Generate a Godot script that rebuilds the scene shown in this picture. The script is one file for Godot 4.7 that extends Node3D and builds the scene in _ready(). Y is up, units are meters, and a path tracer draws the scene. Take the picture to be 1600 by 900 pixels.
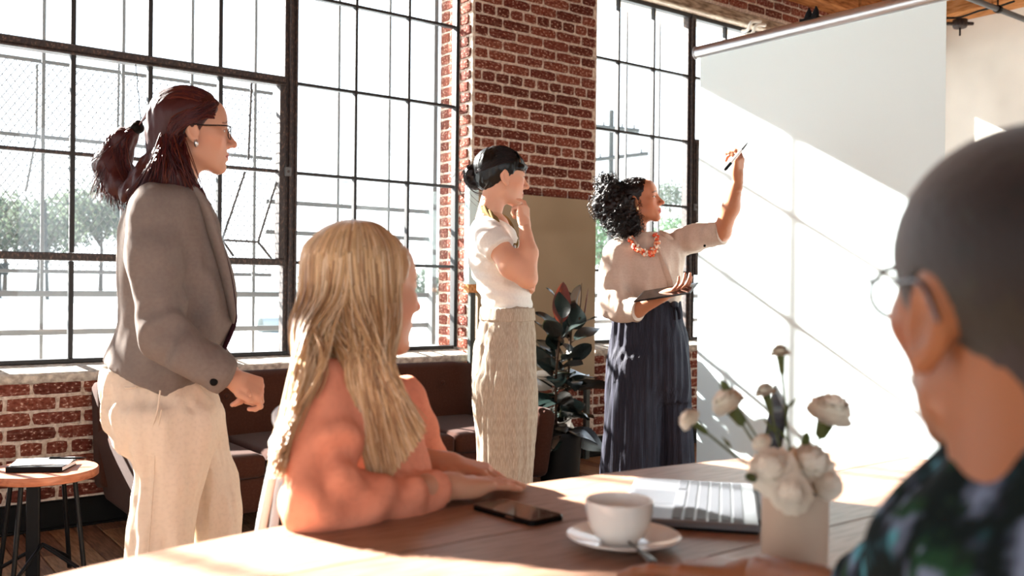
extends Node3D
# A brick loft office: four people stand and sit round a wooden table while one of them points at a hanging white screen.
# x runs along the window wall, z from that wall (z = 0) into the room, y up; metres.

const FOC := 1460.0                      # focal length for a frame 1600 wide
const EYE := Vector3(0.0, 1.1, 4.6)
var cam_r := Vector3.RIGHT
var cam_u := Vector3.UP
var cam_f := Vector3.FORWARD
var M := {}
var used := {}
var rng := RandomNumberGenerator.new()

func _ready():
	camera_and_light()
	materials()
	room_shell()
	windows()
	outdoors()
	ceiling_work()
	furniture()
	table_and_things()
	screen_and_far_end()
	plant()
	person_in_blazer()
	person_with_long_hair()
	person_in_white()
	person_presenting()
	person_at_table()

func camera_and_light():
	var yaw := deg_to_rad(37.0)
	var roll := 0.0095
	var r := Vector3(cos(yaw), 0, sin(yaw))
	cam_f = Vector3(sin(yaw), 0, -cos(yaw))
	cam_r = r * cos(roll) + Vector3.UP * sin(roll)
	cam_u = Vector3.UP * cos(roll) - r * sin(roll)
	var cam := Camera3D.new()
	cam.name = "camera"
	cam.transform = Transform3D(Basis(cam_r, cam_u, -cam_f), EYE)
	cam.keep_aspect = Camera3D.KEEP_HEIGHT
	cam.near = 0.05
	cam.far = 500.0
	var at := CameraAttributesPhysical.new()
	at.frustum_focal_length = FOC * 24.0 / 900.0
	at.frustum_focus_distance = 3.3
	at.exposure_aperture = 4.6
	at.frustum_near = 0.05
	at.frustum_far = 500.0
	cam.attributes = at
	cam.current = true
	add_child(cam)
	var env := Environment.new()
	env.background_mode = Environment.BG_SKY
	var sky := Sky.new()
	var sm := ProceduralSkyMaterial.new()
	sm.sky_top_color = Color(0.80, 0.89, 0.98)
	sm.sky_horizon_color = Color(0.965, 0.99, 1.0)
	sm.sky_curve = 0.25
	sm.ground_horizon_color = Color(0.9, 0.92, 0.93)
	sm.ground_bottom_color = Color(0.75, 0.76, 0.76)
	sm.sun_angle_max = 1.0
	sm.energy_multiplier = 1.0
	sky.sky_material = sm
	env.sky = sky
	env.background_energy_multiplier = SKY_ENERGY
	env.tonemap_mode = Environment.TONE_MAPPER_LINEAR
	env.tonemap_exposure = EXPOSURE
	env.sdfgi_enabled = true
	env.ssao_enabled = true
	env.ssil_enabled = true
	var we := WorldEnvironment.new()
	we.name = "world_environment"
	we.environment = env
	add_child(we)
	var sun := DirectionalLight3D.new()
	sun.name = "sun"
	sun.light_energy = SUN_ENERGY
	sun.light_color = Color(1.0, 0.985, 0.955)
	sun.light_angular_distance = 0.68
	sun.shadow_enabled = true
	sun.sky_mode = DirectionalLight3D.SKY_MODE_LIGHT_ONLY
	var az := deg_to_rad(SUN_AZ)
	var el := deg_to_rad(SUN_EL)
	var d := Vector3(sin(az) * cos(el), -sin(el), cos(az) * cos(el))
	sun.look_at_from_position(Vector3(0, 6, -8), Vector3(0, 6, -8) + d, Vector3.UP)
	add_child(sun)

const SUN_AZ := 20.5
const SUN_EL := 28.8
const SUN_ENERGY := 19.0
const SKY_ENERGY := 3.3
const EXPOSURE := 1.12

# ---------------------------------------------------------------- naming and small helpers

func at(px: float, py: float, depth: float) -> Vector3:
	return EYE + (cam_f + cam_r * ((px - 800.0) / FOC) + cam_u * ((450.0 - py) / FOC)) * depth

func numbered(n: String) -> String:
	var k: int = used.get(n, 0)
	used[n] = k + 1
	return n if k == 0 else "%s_%03d" % [n, k]

func tag(o: Node3D, label: String, category: String, group := "", kind := ""):
	if label: o.set_meta("label", label)
	if category: o.set_meta("category", category)
	if group: o.set_meta("group", group)
	if kind: o.set_meta("kind", kind)
	return o

func thing(called: String, where: Vector3, label: String, category: String, group := "") -> Node3D:
	var o := Node3D.new()
	o.name = numbered(called)
	o.position = where
	add_child(o, true)
	tag(o, label, category, group)
	return o

func put(called: String, mesh: Mesh, mat: Material, parent: Node3D = null) -> MeshInstance3D:
	var o := MeshInstance3D.new()
	o.mesh = mesh
	o.material_override = mat
	if parent == null:
		o.name = numbered(called)
		add_child(o, true)
	else:
		o.name = called
		parent.add_child(o, true)
	return o

func solid(called: String, mesh: Mesh, mat: Material, parent: Node3D = null) -> MeshInstance3D:
	var o := put(called, mesh, mat, parent)
	if parent == null: o.set_meta("kind", "structure")
	return o

# ---------------------------------------------------------------- mesh building
# Every shape is collected in a Build (positions, normals, uvs, colours, indices) and committed as an ArrayMesh.

class Build:
	var v := PackedVector3Array()
	var n := PackedVector3Array()
	var uv := PackedVector2Array()
	var c := PackedColorArray()
	var ix := PackedInt32Array()
	var col := Color.WHITE
	var off := Vector3.ZERO
	func vert(p: Vector3, nn: Vector3, t := Vector2.ZERO) -> int:
		v.append(p - off)
		n.append(nn)
		uv.append(t)
		c.append(col)
		return v.size() - 1
	func tri(a: int, b: int, d: int):
		# wind so that the front face runs clockwise seen from the side of the normal
		var fn := (v[b] - v[a]).cross(v[d] - v[a])
		var nn := n[a] + n[b] + n[d]
		if fn.dot(nn) > 0.0:
			ix.append(a); ix.append(d); ix.append(b)
		else:
			ix.append(a); ix.append(b); ix.append(d)
	func quad(a: int, b: int, d: int, e: int):
		tri(a, b, d)
		tri(a, d, e)
	func face(p: Array, nn := Vector3.ZERO):
		# a flat polygon, normal from its corners unless given
		if nn == Vector3.ZERO:
			nn = (p[1] - p[0]).cross(p[2] - p[0]).normalized()
		var k := []
		for q in p:
			k.append(vert(q, nn))
		for i in range(1, p.size() - 1):
			tri(k[0], k[i], k[i + 1])
	func mesh() -> ArrayMesh:
		var a := []
		a.resize(Mesh.ARRAY_MAX)
		a[Mesh.ARRAY_VERTEX] = v
		a[Mesh.ARRAY_NORMAL] = n
		a[Mesh.ARRAY_TEX_UV] = uv
		a[Mesh.ARRAY_COLOR] = c
		a[Mesh.ARRAY_INDEX] = ix
		var m := ArrayMesh.new()
		m.add_surface_from_arrays(Mesh.PRIMITIVE_TRIANGLES, a)
		return m

func box(b: Build, lo: Vector3, hi: Vector3, ch := 0.0, t := Transform3D()):
	# a box with chamfered edges
	var c := (lo + hi) * 0.5
	var h := (hi - lo) * 0.5
	ch = minf(ch, minf(h.x, minf(h.y, h.z)) * 0.9)
	for ax in 3:
		for s in [-1.0, 1.0]:
			var nn := Vector3.ZERO
			nn[ax] = s
			var u := (ax + 1) % 3
			var w := (ax + 2) % 3
			var pts := []
			for q in [[-1, -1], [1, -1], [1, 1], [-1, 1]]:
				var p := Vector3.ZERO
				p[ax] = s * h[ax]
				p[u] = q[0] * (h[u] - ch)
				p[w] = q[1] * (h[w] - ch)
				pts.append(t * (c + p))
			b.face(pts, (t.basis * nn).normalized())
	if ch <= 0.0: return
	for ax in 3:
		var u := (ax + 1) % 3
		var w := (ax + 2) % 3
		for su in [-1.0, 1.0]:
			for sw in [-1.0, 1.0]:
				var pts := []
				for q in [[-1, 0], [1, 0], [1, 1], [-1, 1]]:
					var p := Vector3.ZERO
					p[ax] = q[0] * (h[ax] - ch)
					p[u] = su * (h[u] - (0.0 if q[1] == 0 else ch))
					p[w] = sw * (h[w] - (ch if q[1] == 0 else 0.0))
					pts.append(t * (c + p))
				var nn := Vector3.ZERO
				nn[u] = su
				nn[w] = sw
				b.face(pts, (t.basis * nn).normalized())
	for sx in [-1.0, 1.0]:
		for sy in [-1.0, 1.0]:
			for sz in [-1.0, 1.0]:
				var s := Vector3(sx, sy, sz)
				b.face([t * (c + s * Vector3(h.x, h.y - ch, h.z - ch)), t * (c + s * Vector3(h.x - ch, h.y, h.z - ch)), t * (c + s * Vector3(h.x - ch, h.y - ch, h.z))], (t.basis * s).normalized())

func box_mesh(size: Vector3, ch := 0.0) -> ArrayMesh:
	var b := Build.new()
	box(b, size * -0.5, size * 0.5, ch)
	return b.mesh()

func tube(b: Build, pts: Array, radii, sides := 8, caps := true, flat := Vector2.ONE):
	# a swept tube through pts; radii is a number or one per point; flat squashes the section
	var nrm := Vector3.UP
	var n := pts.size()
	var first := -1
	for i in n:
		var d: Vector3 = (pts[mini(i + 1, n - 1)] - pts[maxi(i - 1, 0)]).normalized()
		if i == 0:
			nrm = d.cross(Vector3.RIGHT if absf(d.x) < 0.8 else Vector3.UP).normalized()
		nrm = (nrm - d * nrm.dot(d)).normalized()
		var bi := d.cross(nrm)
		var r: float = radii[i] if radii is Array else radii
		for k in sides:
			var a := TAU * k / sides
			var o := nrm * cos(a) * flat.x + bi * sin(a) * flat.y
			var id := b.vert(pts[i] + o * r, (nrm * cos(a) * flat.y + bi * sin(a) * flat.x).normalized(), Vector2(float(k) / sides, float(i) / n))
			if first < 0: first = id
		if i > 0:
			for k in sides:
				var p := first + (i - 1) * sides
				b.quad(p + k, p + (k + 1) % sides, p + sides + (k + 1) % sides, p + sides + k)
	if caps:
		for e in [0, n - 1]:
			var d: Vector3 = (pts[0] - pts[1]).normalized() if e == 0 else (pts[n - 1] - pts[n - 2]).normalized()
			var ring := []
			for k in sides:
				ring.append(b.v[first + e * sides + k] + b.off)
			b.face(ring, d)

func lathe(b: Build, c: Vector3, prof: Array, sides := 40, axis := Basis.IDENTITY):
	# prof: [radius, height] pairs from one end to the other; smooth unless a point is repeated
	var n := prof.size()
	var prev := -1
	for i in n:
		var p0: Vector2 = Vector2(prof[maxi(i - 1, 0)][0], prof[maxi(i - 1, 0)][1])
		var p: Vector2 = Vector2(prof[i][0], prof[i][1])
		var p1: Vector2 = Vector2(prof[mini(i + 1, n - 1)][0], prof[mini(i + 1, n - 1)][1])
		var d := p1 - p0
		if i > 0 and p.is_equal_approx(p0): d = p1 - p
		elif i < n - 1 and p.is_equal_approx(p1): d = p - p0
		var nn := Vector2(d.y, -d.x).normalized()
		var first := -1
		for k in sides + 1:
			var a := TAU * k / sides
			var id := b.vert(c + axis * Vector3(cos(a) * p.x, p.y, sin(a) * p.x), axis * Vector3(cos(a) * nn.x, nn.y, sin(a) * nn.x), Vector2(float(k) / sides, float(i) / n))
			if first < 0: first = id
		if prev >= 0 and not p.is_equal_approx(p0):
			for k in sides:
				b.quad(prev + k, prev + k + 1, first + k + 1, first + k)
		prev = first

func ball(b: Build, c: Vector3, r: Vector3, basis := Basis.IDENTITY, rings := 12, sides := 18):
	var first := b.v.size()
	for i in rings + 1:
		var t := PI * i / rings
		for k in sides + 1:
			var a := TAU * k / sides
			var u := Vector3(sin(t) * cos(a), cos(t), sin(t) * sin(a))
			b.vert(c + basis * (u * r), (basis * (u / r)).normalized(), Vector2(float(k) / sides, float(i) / rings))
	for i in rings:
		for k in sides:
			var p := first + i * (sides + 1) + k
			b.quad(p, p + 1, p + sides + 2, p + sides + 1)

func slab(b: Build, poly: PackedVector2Array, y0: float, y1: float, ch := 0.0):
	# a flat plan shape (x, z) drawn out from y0 to y1, its upper rim chamfered
	var inner := poly
	if ch > 0.0:
		var o := Geometry2D.offset_polygon(poly, -ch, Geometry2D.JOIN_MITER)
		if o.size() == 1 and o[0].size() == poly.size():
			inner = o[0]
			var best := 0
			for k in inner.size():
				if inner[k].distance_to(poly[0]) < inner[best].distance_to(poly[0]): best = k
			var turned := PackedVector2Array()
			for k in inner.size(): turned.append(inner[(k + best) % inner.size()])
			inner = turned
		else: ch = 0.0
	for top in [true, false]:
		var pl := inner if top else poly
		var t := Geometry2D.triangulate_polygon(pl)
		var base := b.v.size()
		for p in pl: b.vert(Vector3(p.x, y1 if top else y0, p.y), Vector3.UP if top else Vector3.DOWN, p)
		for i in range(0, t.size(), 3): b.tri(base + t[i], base + t[i + 1], base + t[i + 2])
	var cw := Geometry2D.is_polygon_clockwise(poly)
	for i in poly.size():
		var p := poly[i]
		var q := poly[(i + 1) % poly.size()]
		var e := (q - p).normalized()
		var o := Vector2(e.y, -e.x) * (-1.0 if cw else 1.0)
		var nn := Vector3(o.x, 0, o.y)
		b.face([Vector3(p.x, y0, p.y), Vector3(q.x, y0, q.y), Vector3(q.x, y1 - ch, q.y), Vector3(p.x, y1 - ch, p.y)], nn)
		if ch > 0.0:
			var pi := inner[i]
			var qi := inner[(i + 1) % poly.size()]
			b.face([Vector3(p.x, y1 - ch, p.y), Vector3(q.x, y1 - ch, q.y), Vector3(qi.x, y1, qi.y), Vector3(pi.x, y1, pi.y)], (nn + Vector3.UP).normalized())

func smooth_path(pts: Array, per := 6) -> Array:
	var c := Curve3D.new()
	for i in pts.size():
		var t: Vector3 = (pts[mini(i + 1, pts.size() - 1)] - pts[maxi(i - 1, 0)]) / 6.0
		c.add_point(pts[i], -t, t)
	var out := []
	for i in pts.size() - 1:
		for k in per: out.append(c.sample(i, float(k) / per))
	out.append(pts[-1])
	return out

func rnd(a: float, b: float) -> float:
	return rng.randf_range(a, b)

# ---------------------------------------------------------------- materials

func grad(stops: Array) -> Gradient:
	var g := Gradient.new()
	var o := PackedFloat32Array()
	var c := PackedColorArray()
	for s in stops:
		o.append(s[0])
		c.append(s[1])
	g.offsets = o
	g.colors = c
	return g

func noise_tex(freq: float, stops: Array, size := 256, oct := 4, kind := FastNoiseLite.TYPE_SIMPLEX_SMOOTH, sd := 1) -> NoiseTexture2D:
	var f := FastNoiseLite.new()
	f.noise_type = kind
	f.frequency = freq
	f.fractal_octaves = oct
	f.seed = sd
	var t := NoiseTexture2D.new()
	t.width = size
	t.height = size
	t.seamless = true
	t.noise = f
	if stops: t.color_ramp = grad(stops)
	return t

func plain(c: Color, rough := 0.7, metal := 0.0) -> StandardMaterial3D:
	var m := StandardMaterial3D.new()
	m.albedo_color = c
	m.roughness = rough
	m.metallic = metal
	m.metallic_specular = 0.5 if metal > 0.0 or rough < 0.3 else (0.34 if rough < 0.7 else 0.2)
	return m

func textured(t: Texture2D, scale: Vector3, rough := 0.8, bump: Texture2D = null, bump_cm := 0.1, world := false) -> StandardMaterial3D:
	var m := StandardMaterial3D.new()
	m.albedo_texture = t
	m.roughness = rough
	m.metallic_specular = 0.4 if rough < 0.6 else 0.18
	m.uv1_triplanar = true
	m.uv1_world_triplanar = world
	m.uv1_scale = scale
	if bump:
		m.heightmap_enabled = true
		m.heightmap_texture = bump
		m.heightmap_scale = bump_cm
	return m

func gray(a: float) -> Color:
	return Color(a, a, a)

func materials():
	var rough := noise_tex(0.05, [], 256, 5, FastNoiseLite.TYPE_SIMPLEX_SMOOTH, 5)
	M.rough = rough
	# bricks: five firings, each with pale flecks of old mortar
	var tones := [Color(0.42, 0.215, 0.17), Color(0.37, 0.178, 0.142), Color(0.46, 0.248, 0.193), Color(0.34, 0.168, 0.132), Color(0.435, 0.222, 0.168)]
	M.brick = []
	for i in tones.size():
		var c: Color = tones[i]
		var t := noise_tex(0.055, [[0.0, c.darkened(0.35)], [0.4, c], [0.66, c.lightened(0.08)], [0.76, c.lightened(0.15)], [0.81, Color(0.78, 0.66, 0.58)], [1.0, Color(0.86, 0.78, 0.70)]], 256, 5, FastNoiseLite.TYPE_SIMPLEX, 20 + i)
		M.brick.append(textured(t, Vector3(2.2, 3.2, 2.2), 0.92, rough, 0.25, true))
	M.mortar = textured(noise_tex(0.04, [[0.0, Color(0.66, 0.59, 0.53)], [0.5, Color(0.80, 0.74, 0.68)], [1.0, Color(0.88, 0.83, 0.78)]], 256, 5, FastNoiseLite.TYPE_SIMPLEX, 3), Vector3(3, 3, 3), 0.95, rough, 0.6, true)
	M.concrete = textured(noise_tex(0.03, [[0.0, Color(0.50, 0.47, 0.43)], [0.45, Color(0.66, 0.63, 0.59)], [0.7, Color(0.74, 0.71, 0.66)], [1.0, Color(0.82, 0.79, 0.74)]], 256, 5, FastNoiseLite.TYPE_SIMPLEX, 4), Vector3(2.5, 2.5, 2.5), 0.9, rough, 0.2, true)
	M.plaster = textured(noise_tex(0.02, [[0.0, Color(0.84, 0.82, 0.78)], [1.0, Color(0.90, 0.88, 0.84)]], 128, 3), Vector3(0.6, 0.6, 0.6), 0.85, null, 0, true)
	# steel of the windows: dark paint, worn to rust
	M.steel = textured(noise_tex(0.04, [[0.0, Color(0.16, 0.14, 0.14)], [0.55, Color(0.22, 0.195, 0.19)], [0.72, Color(0.26, 0.22, 0.21)], [0.79, Color(0.34, 0.26, 0.23)], [1.0, Color(0.46, 0.40, 0.37)]], 256, 5, FastNoiseLite.TYPE_SIMPLEX, 8), Vector3(5, 2.5, 5), 0.5, rough, 0.05, true)
	M.steel_thin = plain(Color(0.17, 0.17, 0.175), 0.5)
	M.grille = plain(Color(0.36, 0.37, 0.38), 0.6)
	M.wire = plain(Color(0.40, 0.41, 0.42), 0.6)
	M.glass = StandardMaterial3D.new()
	M.glass.transparency = BaseMaterial3D.TRANSPARENCY_ALPHA
	M.glass.albedo_color = Color(0.9, 0.97, 0.97, 0.04)
	M.glass.roughness = 0.02
	# boards of floor, ceiling and table
	M.floor = []
	for i in 4:
		var c: Color = [Color(0.46, 0.34, 0.25), Color(0.52, 0.39, 0.28), Color(0.42, 0.30, 0.22), Color(0.56, 0.43, 0.32)][i]
		M.floor.append(textured(noise_tex(0.03, [[0.0, c.darkened(0.3)], [0.5, c], [1.0, c.lightened(0.15)]], 256, 5, FastNoiseLite.TYPE_SIMPLEX, 30 + i), Vector3(7, 7, 0.8), 0.5, rough, 0.03, true))
	M.beam = []
	for i in 3:
		var c: Color = [Color(0.70, 0.47, 0.28), Color(0.63, 0.41, 0.24), Color(0.76, 0.53, 0.33)][i]
		M.beam.append(textured(noise_tex(0.03, [[0.0, c.darkened(0.35)], [0.45, c], [1.0, c.lightened(0.15)]], 256, 5, FastNoiseLite.TYPE_SIMPLEX, 40 + i), Vector3(4, 4, 0.6), 0.75, rough, 0.1, true))
	M.beam_x = textured(noise_tex(0.03, [[0.0, Color(0.40, 0.25, 0.15)], [0.45, Color(0.62, 0.41, 0.25)], [1.0, Color(0.72, 0.50, 0.33)]], 256, 5, FastNoiseLite.TYPE_SIMPLEX, 44), Vector3(0.6, 4, 4), 0.75, rough, 0.1, true)
	M.lintel = textured(noise_tex(0.03, [[0.0, Color(0.36, 0.30, 0.25)], [0.45, Color(0.55, 0.48, 0.41)], [1.0, Color(0.72, 0.66, 0.58)]], 256, 5, FastNoiseLite.TYPE_SIMPLEX, 45), Vector3(0.8, 5, 5), 0.8, rough, 0.1, true)
	M.table = []
	for i in 4:
		var c: Color = [Color(0.60, 0.46, 0.38), Color(0.56, 0.425, 0.35), Color(0.62, 0.48, 0.40), Color(0.58, 0.445, 0.365)][i]
		M.table.append(textured(noise_tex(0.03, [[0.0, c.darkened(0.22)], [0.45, c], [1.0, c.lightened(0.10)]], 512, 5, FastNoiseLite.TYPE_SIMPLEX, 50 + i), Vector3(0.5, 5, 5), 0.42, rough, 0.015, true))
	M.black_metal = plain(Color(0.045, 0.045, 0.05), 0.42)
	M.black_metal.metallic_specular = 0.28
	M.black = plain(Color(0.025, 0.025, 0.028), 0.55)
	M.black.metallic_specular = 0.25
	M.dark_wood = plain(Color(0.07, 0.05, 0.045), 0.6)
	M.silver = plain(Color(0.78, 0.78, 0.79), 0.3, 0.9)
	M.chrome = plain(Color(0.85, 0.85, 0.86), 0.12, 1.0)
	M.white = plain(Color(0.90, 0.90, 0.90), 0.55)
	M.white_paint = plain(Color(0.88, 0.87, 0.84), 0.6)
	M.sheet = plain(Color(0.885, 0.945, 0.955), 0.75)
	M.paper = plain(Color(0.93, 0.93, 0.93), 0.8)
	M.porcelain = plain(Color(0.95, 0.945, 0.925), 0.16)
	M.porcelain.clearcoat_enabled = true
	M.porcelain.clearcoat = 0.6
	M.porcelain.clearcoat_roughness = 0.06
	M.ceramic = plain(Color(0.80, 0.715, 0.63), 0.45)
	# cloth
	var weave := noise_tex(0.35, [], 256, 3, FastNoiseLite.TYPE_SIMPLEX, 60)
	M.weave = weave
	M.sofa = cloth(Color(0.225, 0.125, 0.09), weave, 14.0, 0.05)
	M.sofa.rim_enabled = true
	M.sofa.rim = 0.1
	M.tone = cloth(Color.WHITE, weave, 12.0, 0.04)

func cloth(c: Color, weave: Texture2D, scale := 12.0, bump := 0.04) -> StandardMaterial3D:
	var m := textured(noise_tex(0.08, [[0.0, c.darkened(0.05)], [0.5, c], [1.0, c.lightened(0.03)]], 128, 3, FastNoiseLite.TYPE_SIMPLEX, int(c.r * 97.0 + c.g * 31.0)), Vector3.ONE * scale * 0.4, 0.9, null)
	m.heightmap_enabled = true
	m.heightmap_texture = weave
	m.heightmap_scale = bump
	m.metallic_specular = 0.15
	return m

# ---------------------------------------------------------------- the room

const X0 := -7.0
const X1 := 8.0
const Z1 := 10.0
const TOP := 3.80
const SILL := 0.741
const ROW := 0.4855
const HEAD := 3.145
const GLASS := -0.16
const WINS := [[-0.48, 3.155], [4.15, 7.785], [-4.235, -0.60]]

func room_shell():
	# the window wall: mortar body with three openings, bricks laid on it as pieces
	var b := Build.new()
	var marks := [X0 - 0.3, -4.235, -0.60, -0.48, 3.155, 4.15, 7.785, X1 + 0.3]
	for i in range(0, 8, 2):
		box(b, Vector3(marks[i], -0.2, -0.35), Vector3(marks[i + 1], TOP + 0.2, 0.0))
	for w in WINS:
		box(b, Vector3(w[0], -0.2, -0.35), Vector3(w[1], SILL - 0.075, 0.0))
		box(b, Vector3(w[0], HEAD, -0.35), Vector3(w[1], TOP + 0.2, 0.0))
	var wall := solid("wall_window", b.mesh(), M.mortar)
	tag(wall, "old red brick wall with thick pale mortar joints round tall steel windows", "wall")
	lay_bricks(wall)
	# end wall, white plaster
	b = Build.new()
	box(b, Vector3(X1, -0.2, 0.0), Vector3(X1 + 0.3, TOP + 0.2, Z1 + 0.3))
	tag(solid("wall_end", b.mesh(), M.plaster), "plain white plastered wall beyond the hanging screen", "wall")
	# the two walls behind the camera, with wide openings that let the sky in
	b = Build.new()
	for s in [[X0 - 0.3, -5.6], [-2.4, -1.6], [1.6, 2.4], [5.6, X1 + 0.3]]:
		box(b, Vector3(s[0], -0.2, Z1), Vector3(s[1], TOP + 0.2, Z1 + 0.3))
	for s in [[-5.6, -2.4], [-1.6, 1.6], [2.4, 5.6]]:
		box(b, Vector3(s[0], -0.2, Z1), Vector3(s[1], 0.5, Z1 + 0.3))
		box(b, Vector3(s[0], 3.4, Z1), Vector3(s[1], TOP + 0.2, Z1 + 0.3))
	tag(solid("wall_back", b.mesh(), M.plaster), "white plastered wall with wide window openings behind the table", "wall")
	b = Build.new()
	for s in [[0.0, 1.2], [4.4, 5.4], [8.6, Z1]]:
		box(b, Vector3(X0 - 0.3, -0.2, s[0]), Vector3(X0, TOP + 0.2, s[1]))
	for s in [[1.2, 4.4], [5.4, 8.6]]:
		box(b, Vector3(X0 - 0.3, -0.2, s[0]), Vector3(X0, 0.5, s[1]))
		box(b, Vector3(X0 - 0.3, 3.4, s[0]), Vector3(X0, TOP + 0.2, s[1]))
	tag(solid("wall_side", b.mesh(), M.plaster), "white plastered side wall with two window openings", "wall")
	# floor: a screed with boards laid towards the window wall
	b = Build.new()
	box(b, Vector3(X0 - 0.3, -0.25, -0.3), Vector3(X1 + 0.3, -0.022, Z1 + 0.3))
	var fl := solid("floor", b.mesh(), M.dark_wood)
	tag(fl, "worn brown wooden board floor of the loft", "floor")
	var far := [Build.new(), Build.new(), Build.new(), Build.new()]
	var shared := {}
	var x := -1.0
	var row := 0
	while x < X1 - 0.01:
		var w := minf(0.098, X1 - x)
		var z := -fposmod(row * 0.83, 2.2)
		while z < Z1:
			var z0 := maxf(z, 0.0)
			var z1 := minf(z + 2.2, Z1)
			var k := (row * 7 + int(z * 3.0 + 50.0)) % 4
			if z1 - z0 > 0.02:
				var seen := (x < 1.6 and z0 < 3.0) or (x > 3.0 and z0 < 2.6)
				if seen:
					var key := "%.3f %.2f" % [w, z1 - z0]
					if not shared.has(key): shared[key] = box_mesh(Vector3(w - 0.003, 0.022, z1 - z0 - 0.003), 0.0025)
					var o := put("plank", shared[key], M.floor[k], fl)
					o.position = Vector3(x + w / 2, -0.011 - 0.0012 * (row % 3), (z0 + z1) / 2)
				else:
					box(far[k], Vector3(x + 0.0015, -0.022, z0), Vector3(x + w - 0.0015, -0.0005, z1 - 0.003))
			z += 2.2
		x += w
		row += 1
	for k in 4:
		box(far[k], Vector3(X0 + k * 1.5, -0.022, 0), Vector3(X0 + k * 1.5 + 1.497, 0, Z1))
		var o := put("far_planks", far[k].mesh(), M.floor[k], fl)
		o.set_meta("kind", "stuff")
	# black skirting board along the window wall
	b = Build.new()
	for s in [[X0, X1]]:
		box(b, Vector3(s[0], 0.0, 0.0), Vector3(s[1], 0.125, 0.03), 0.004)
		box(b, Vector3(s[0], 0.0, 0.03), Vector3(s[1], 0.012, 0.045), 0.003)
	tag(solid("baseboard_window", b.mesh(), M.black), "black painted skirting board under the brick wall", "skirting")

func brick_mesh(l: float, sd: int) -> ArrayMesh:
	# a worn brick, its face a jittered outline that stands 12 mm proud of the joint
	var b := Build.new()
	var r := RandomNumberGenerator.new()
	r.seed = sd
	var hl := l / 2
	var hh := 0.0292
	var n := 5
	var rim := []
	for i in n: rim.append(Vector2(lerpf(-hl, hl, float(i) / n), -hh))
	for i in 2: rim.append(Vector2(hl, lerpf(-hh, hh, i / 2.0)))
	for i in n: rim.append(Vector2(lerpf(hl, -hl, float(i) / n), hh))
	for i in 2: rim.append(Vector2(-hl, lerpf(hh, -hh, i / 2.0)))
	var front := []
	var back := []
	for p in rim:
		var corner := 0.0035 if absf(absf(p.x) - hl) < 0.002 and absf(absf(p.y) - hh) < 0.002 else 0.0
		var j: Vector2 = p + Vector2(r.randf_range(-0.0025, 0.003) - signf(p.x) * corner, r.randf_range(-0.002, 0.002) - signf(p.y) * corner)
		back.append(j)
		front.append(j * Vector2(1.0 - 0.004 / hl, 1.0 - 0.004 / hh))
	var m := rim.size()
	var c := b.vert(Vector3(0, 0, 0.0105), Vector3.BACK)
	var f := []
	for p in front: f.append(b.vert(Vector3(p.x, p.y, 0.009 + r.randf_range(-0.0015, 0.001)), (Vector3.BACK + Vector3(p.x / hl, p.y / hh, 0) * 0.22).normalized()))
	for i in m: b.tri(c, f[i], f[(i + 1) % m])
	var s0 := []
	var s1 := []
	for i in m:
		var nn := Vector3(back[i].x / hl, back[i].y / hh, 0.25).normalized()
		s0.append(b.vert(Vector3(front[i].x, front[i].y, b.v[f[i]].z), (nn + Vector3.BACK).normalized()))
		s1.append(b.vert(Vector3(back[i].x, back[i].y, -0.004), nn))
	for i in m: b.quad(s0[i], s0[(i + 1) % m], s1[(i + 1) % m], s1[i])
	return b.mesh()

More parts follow.
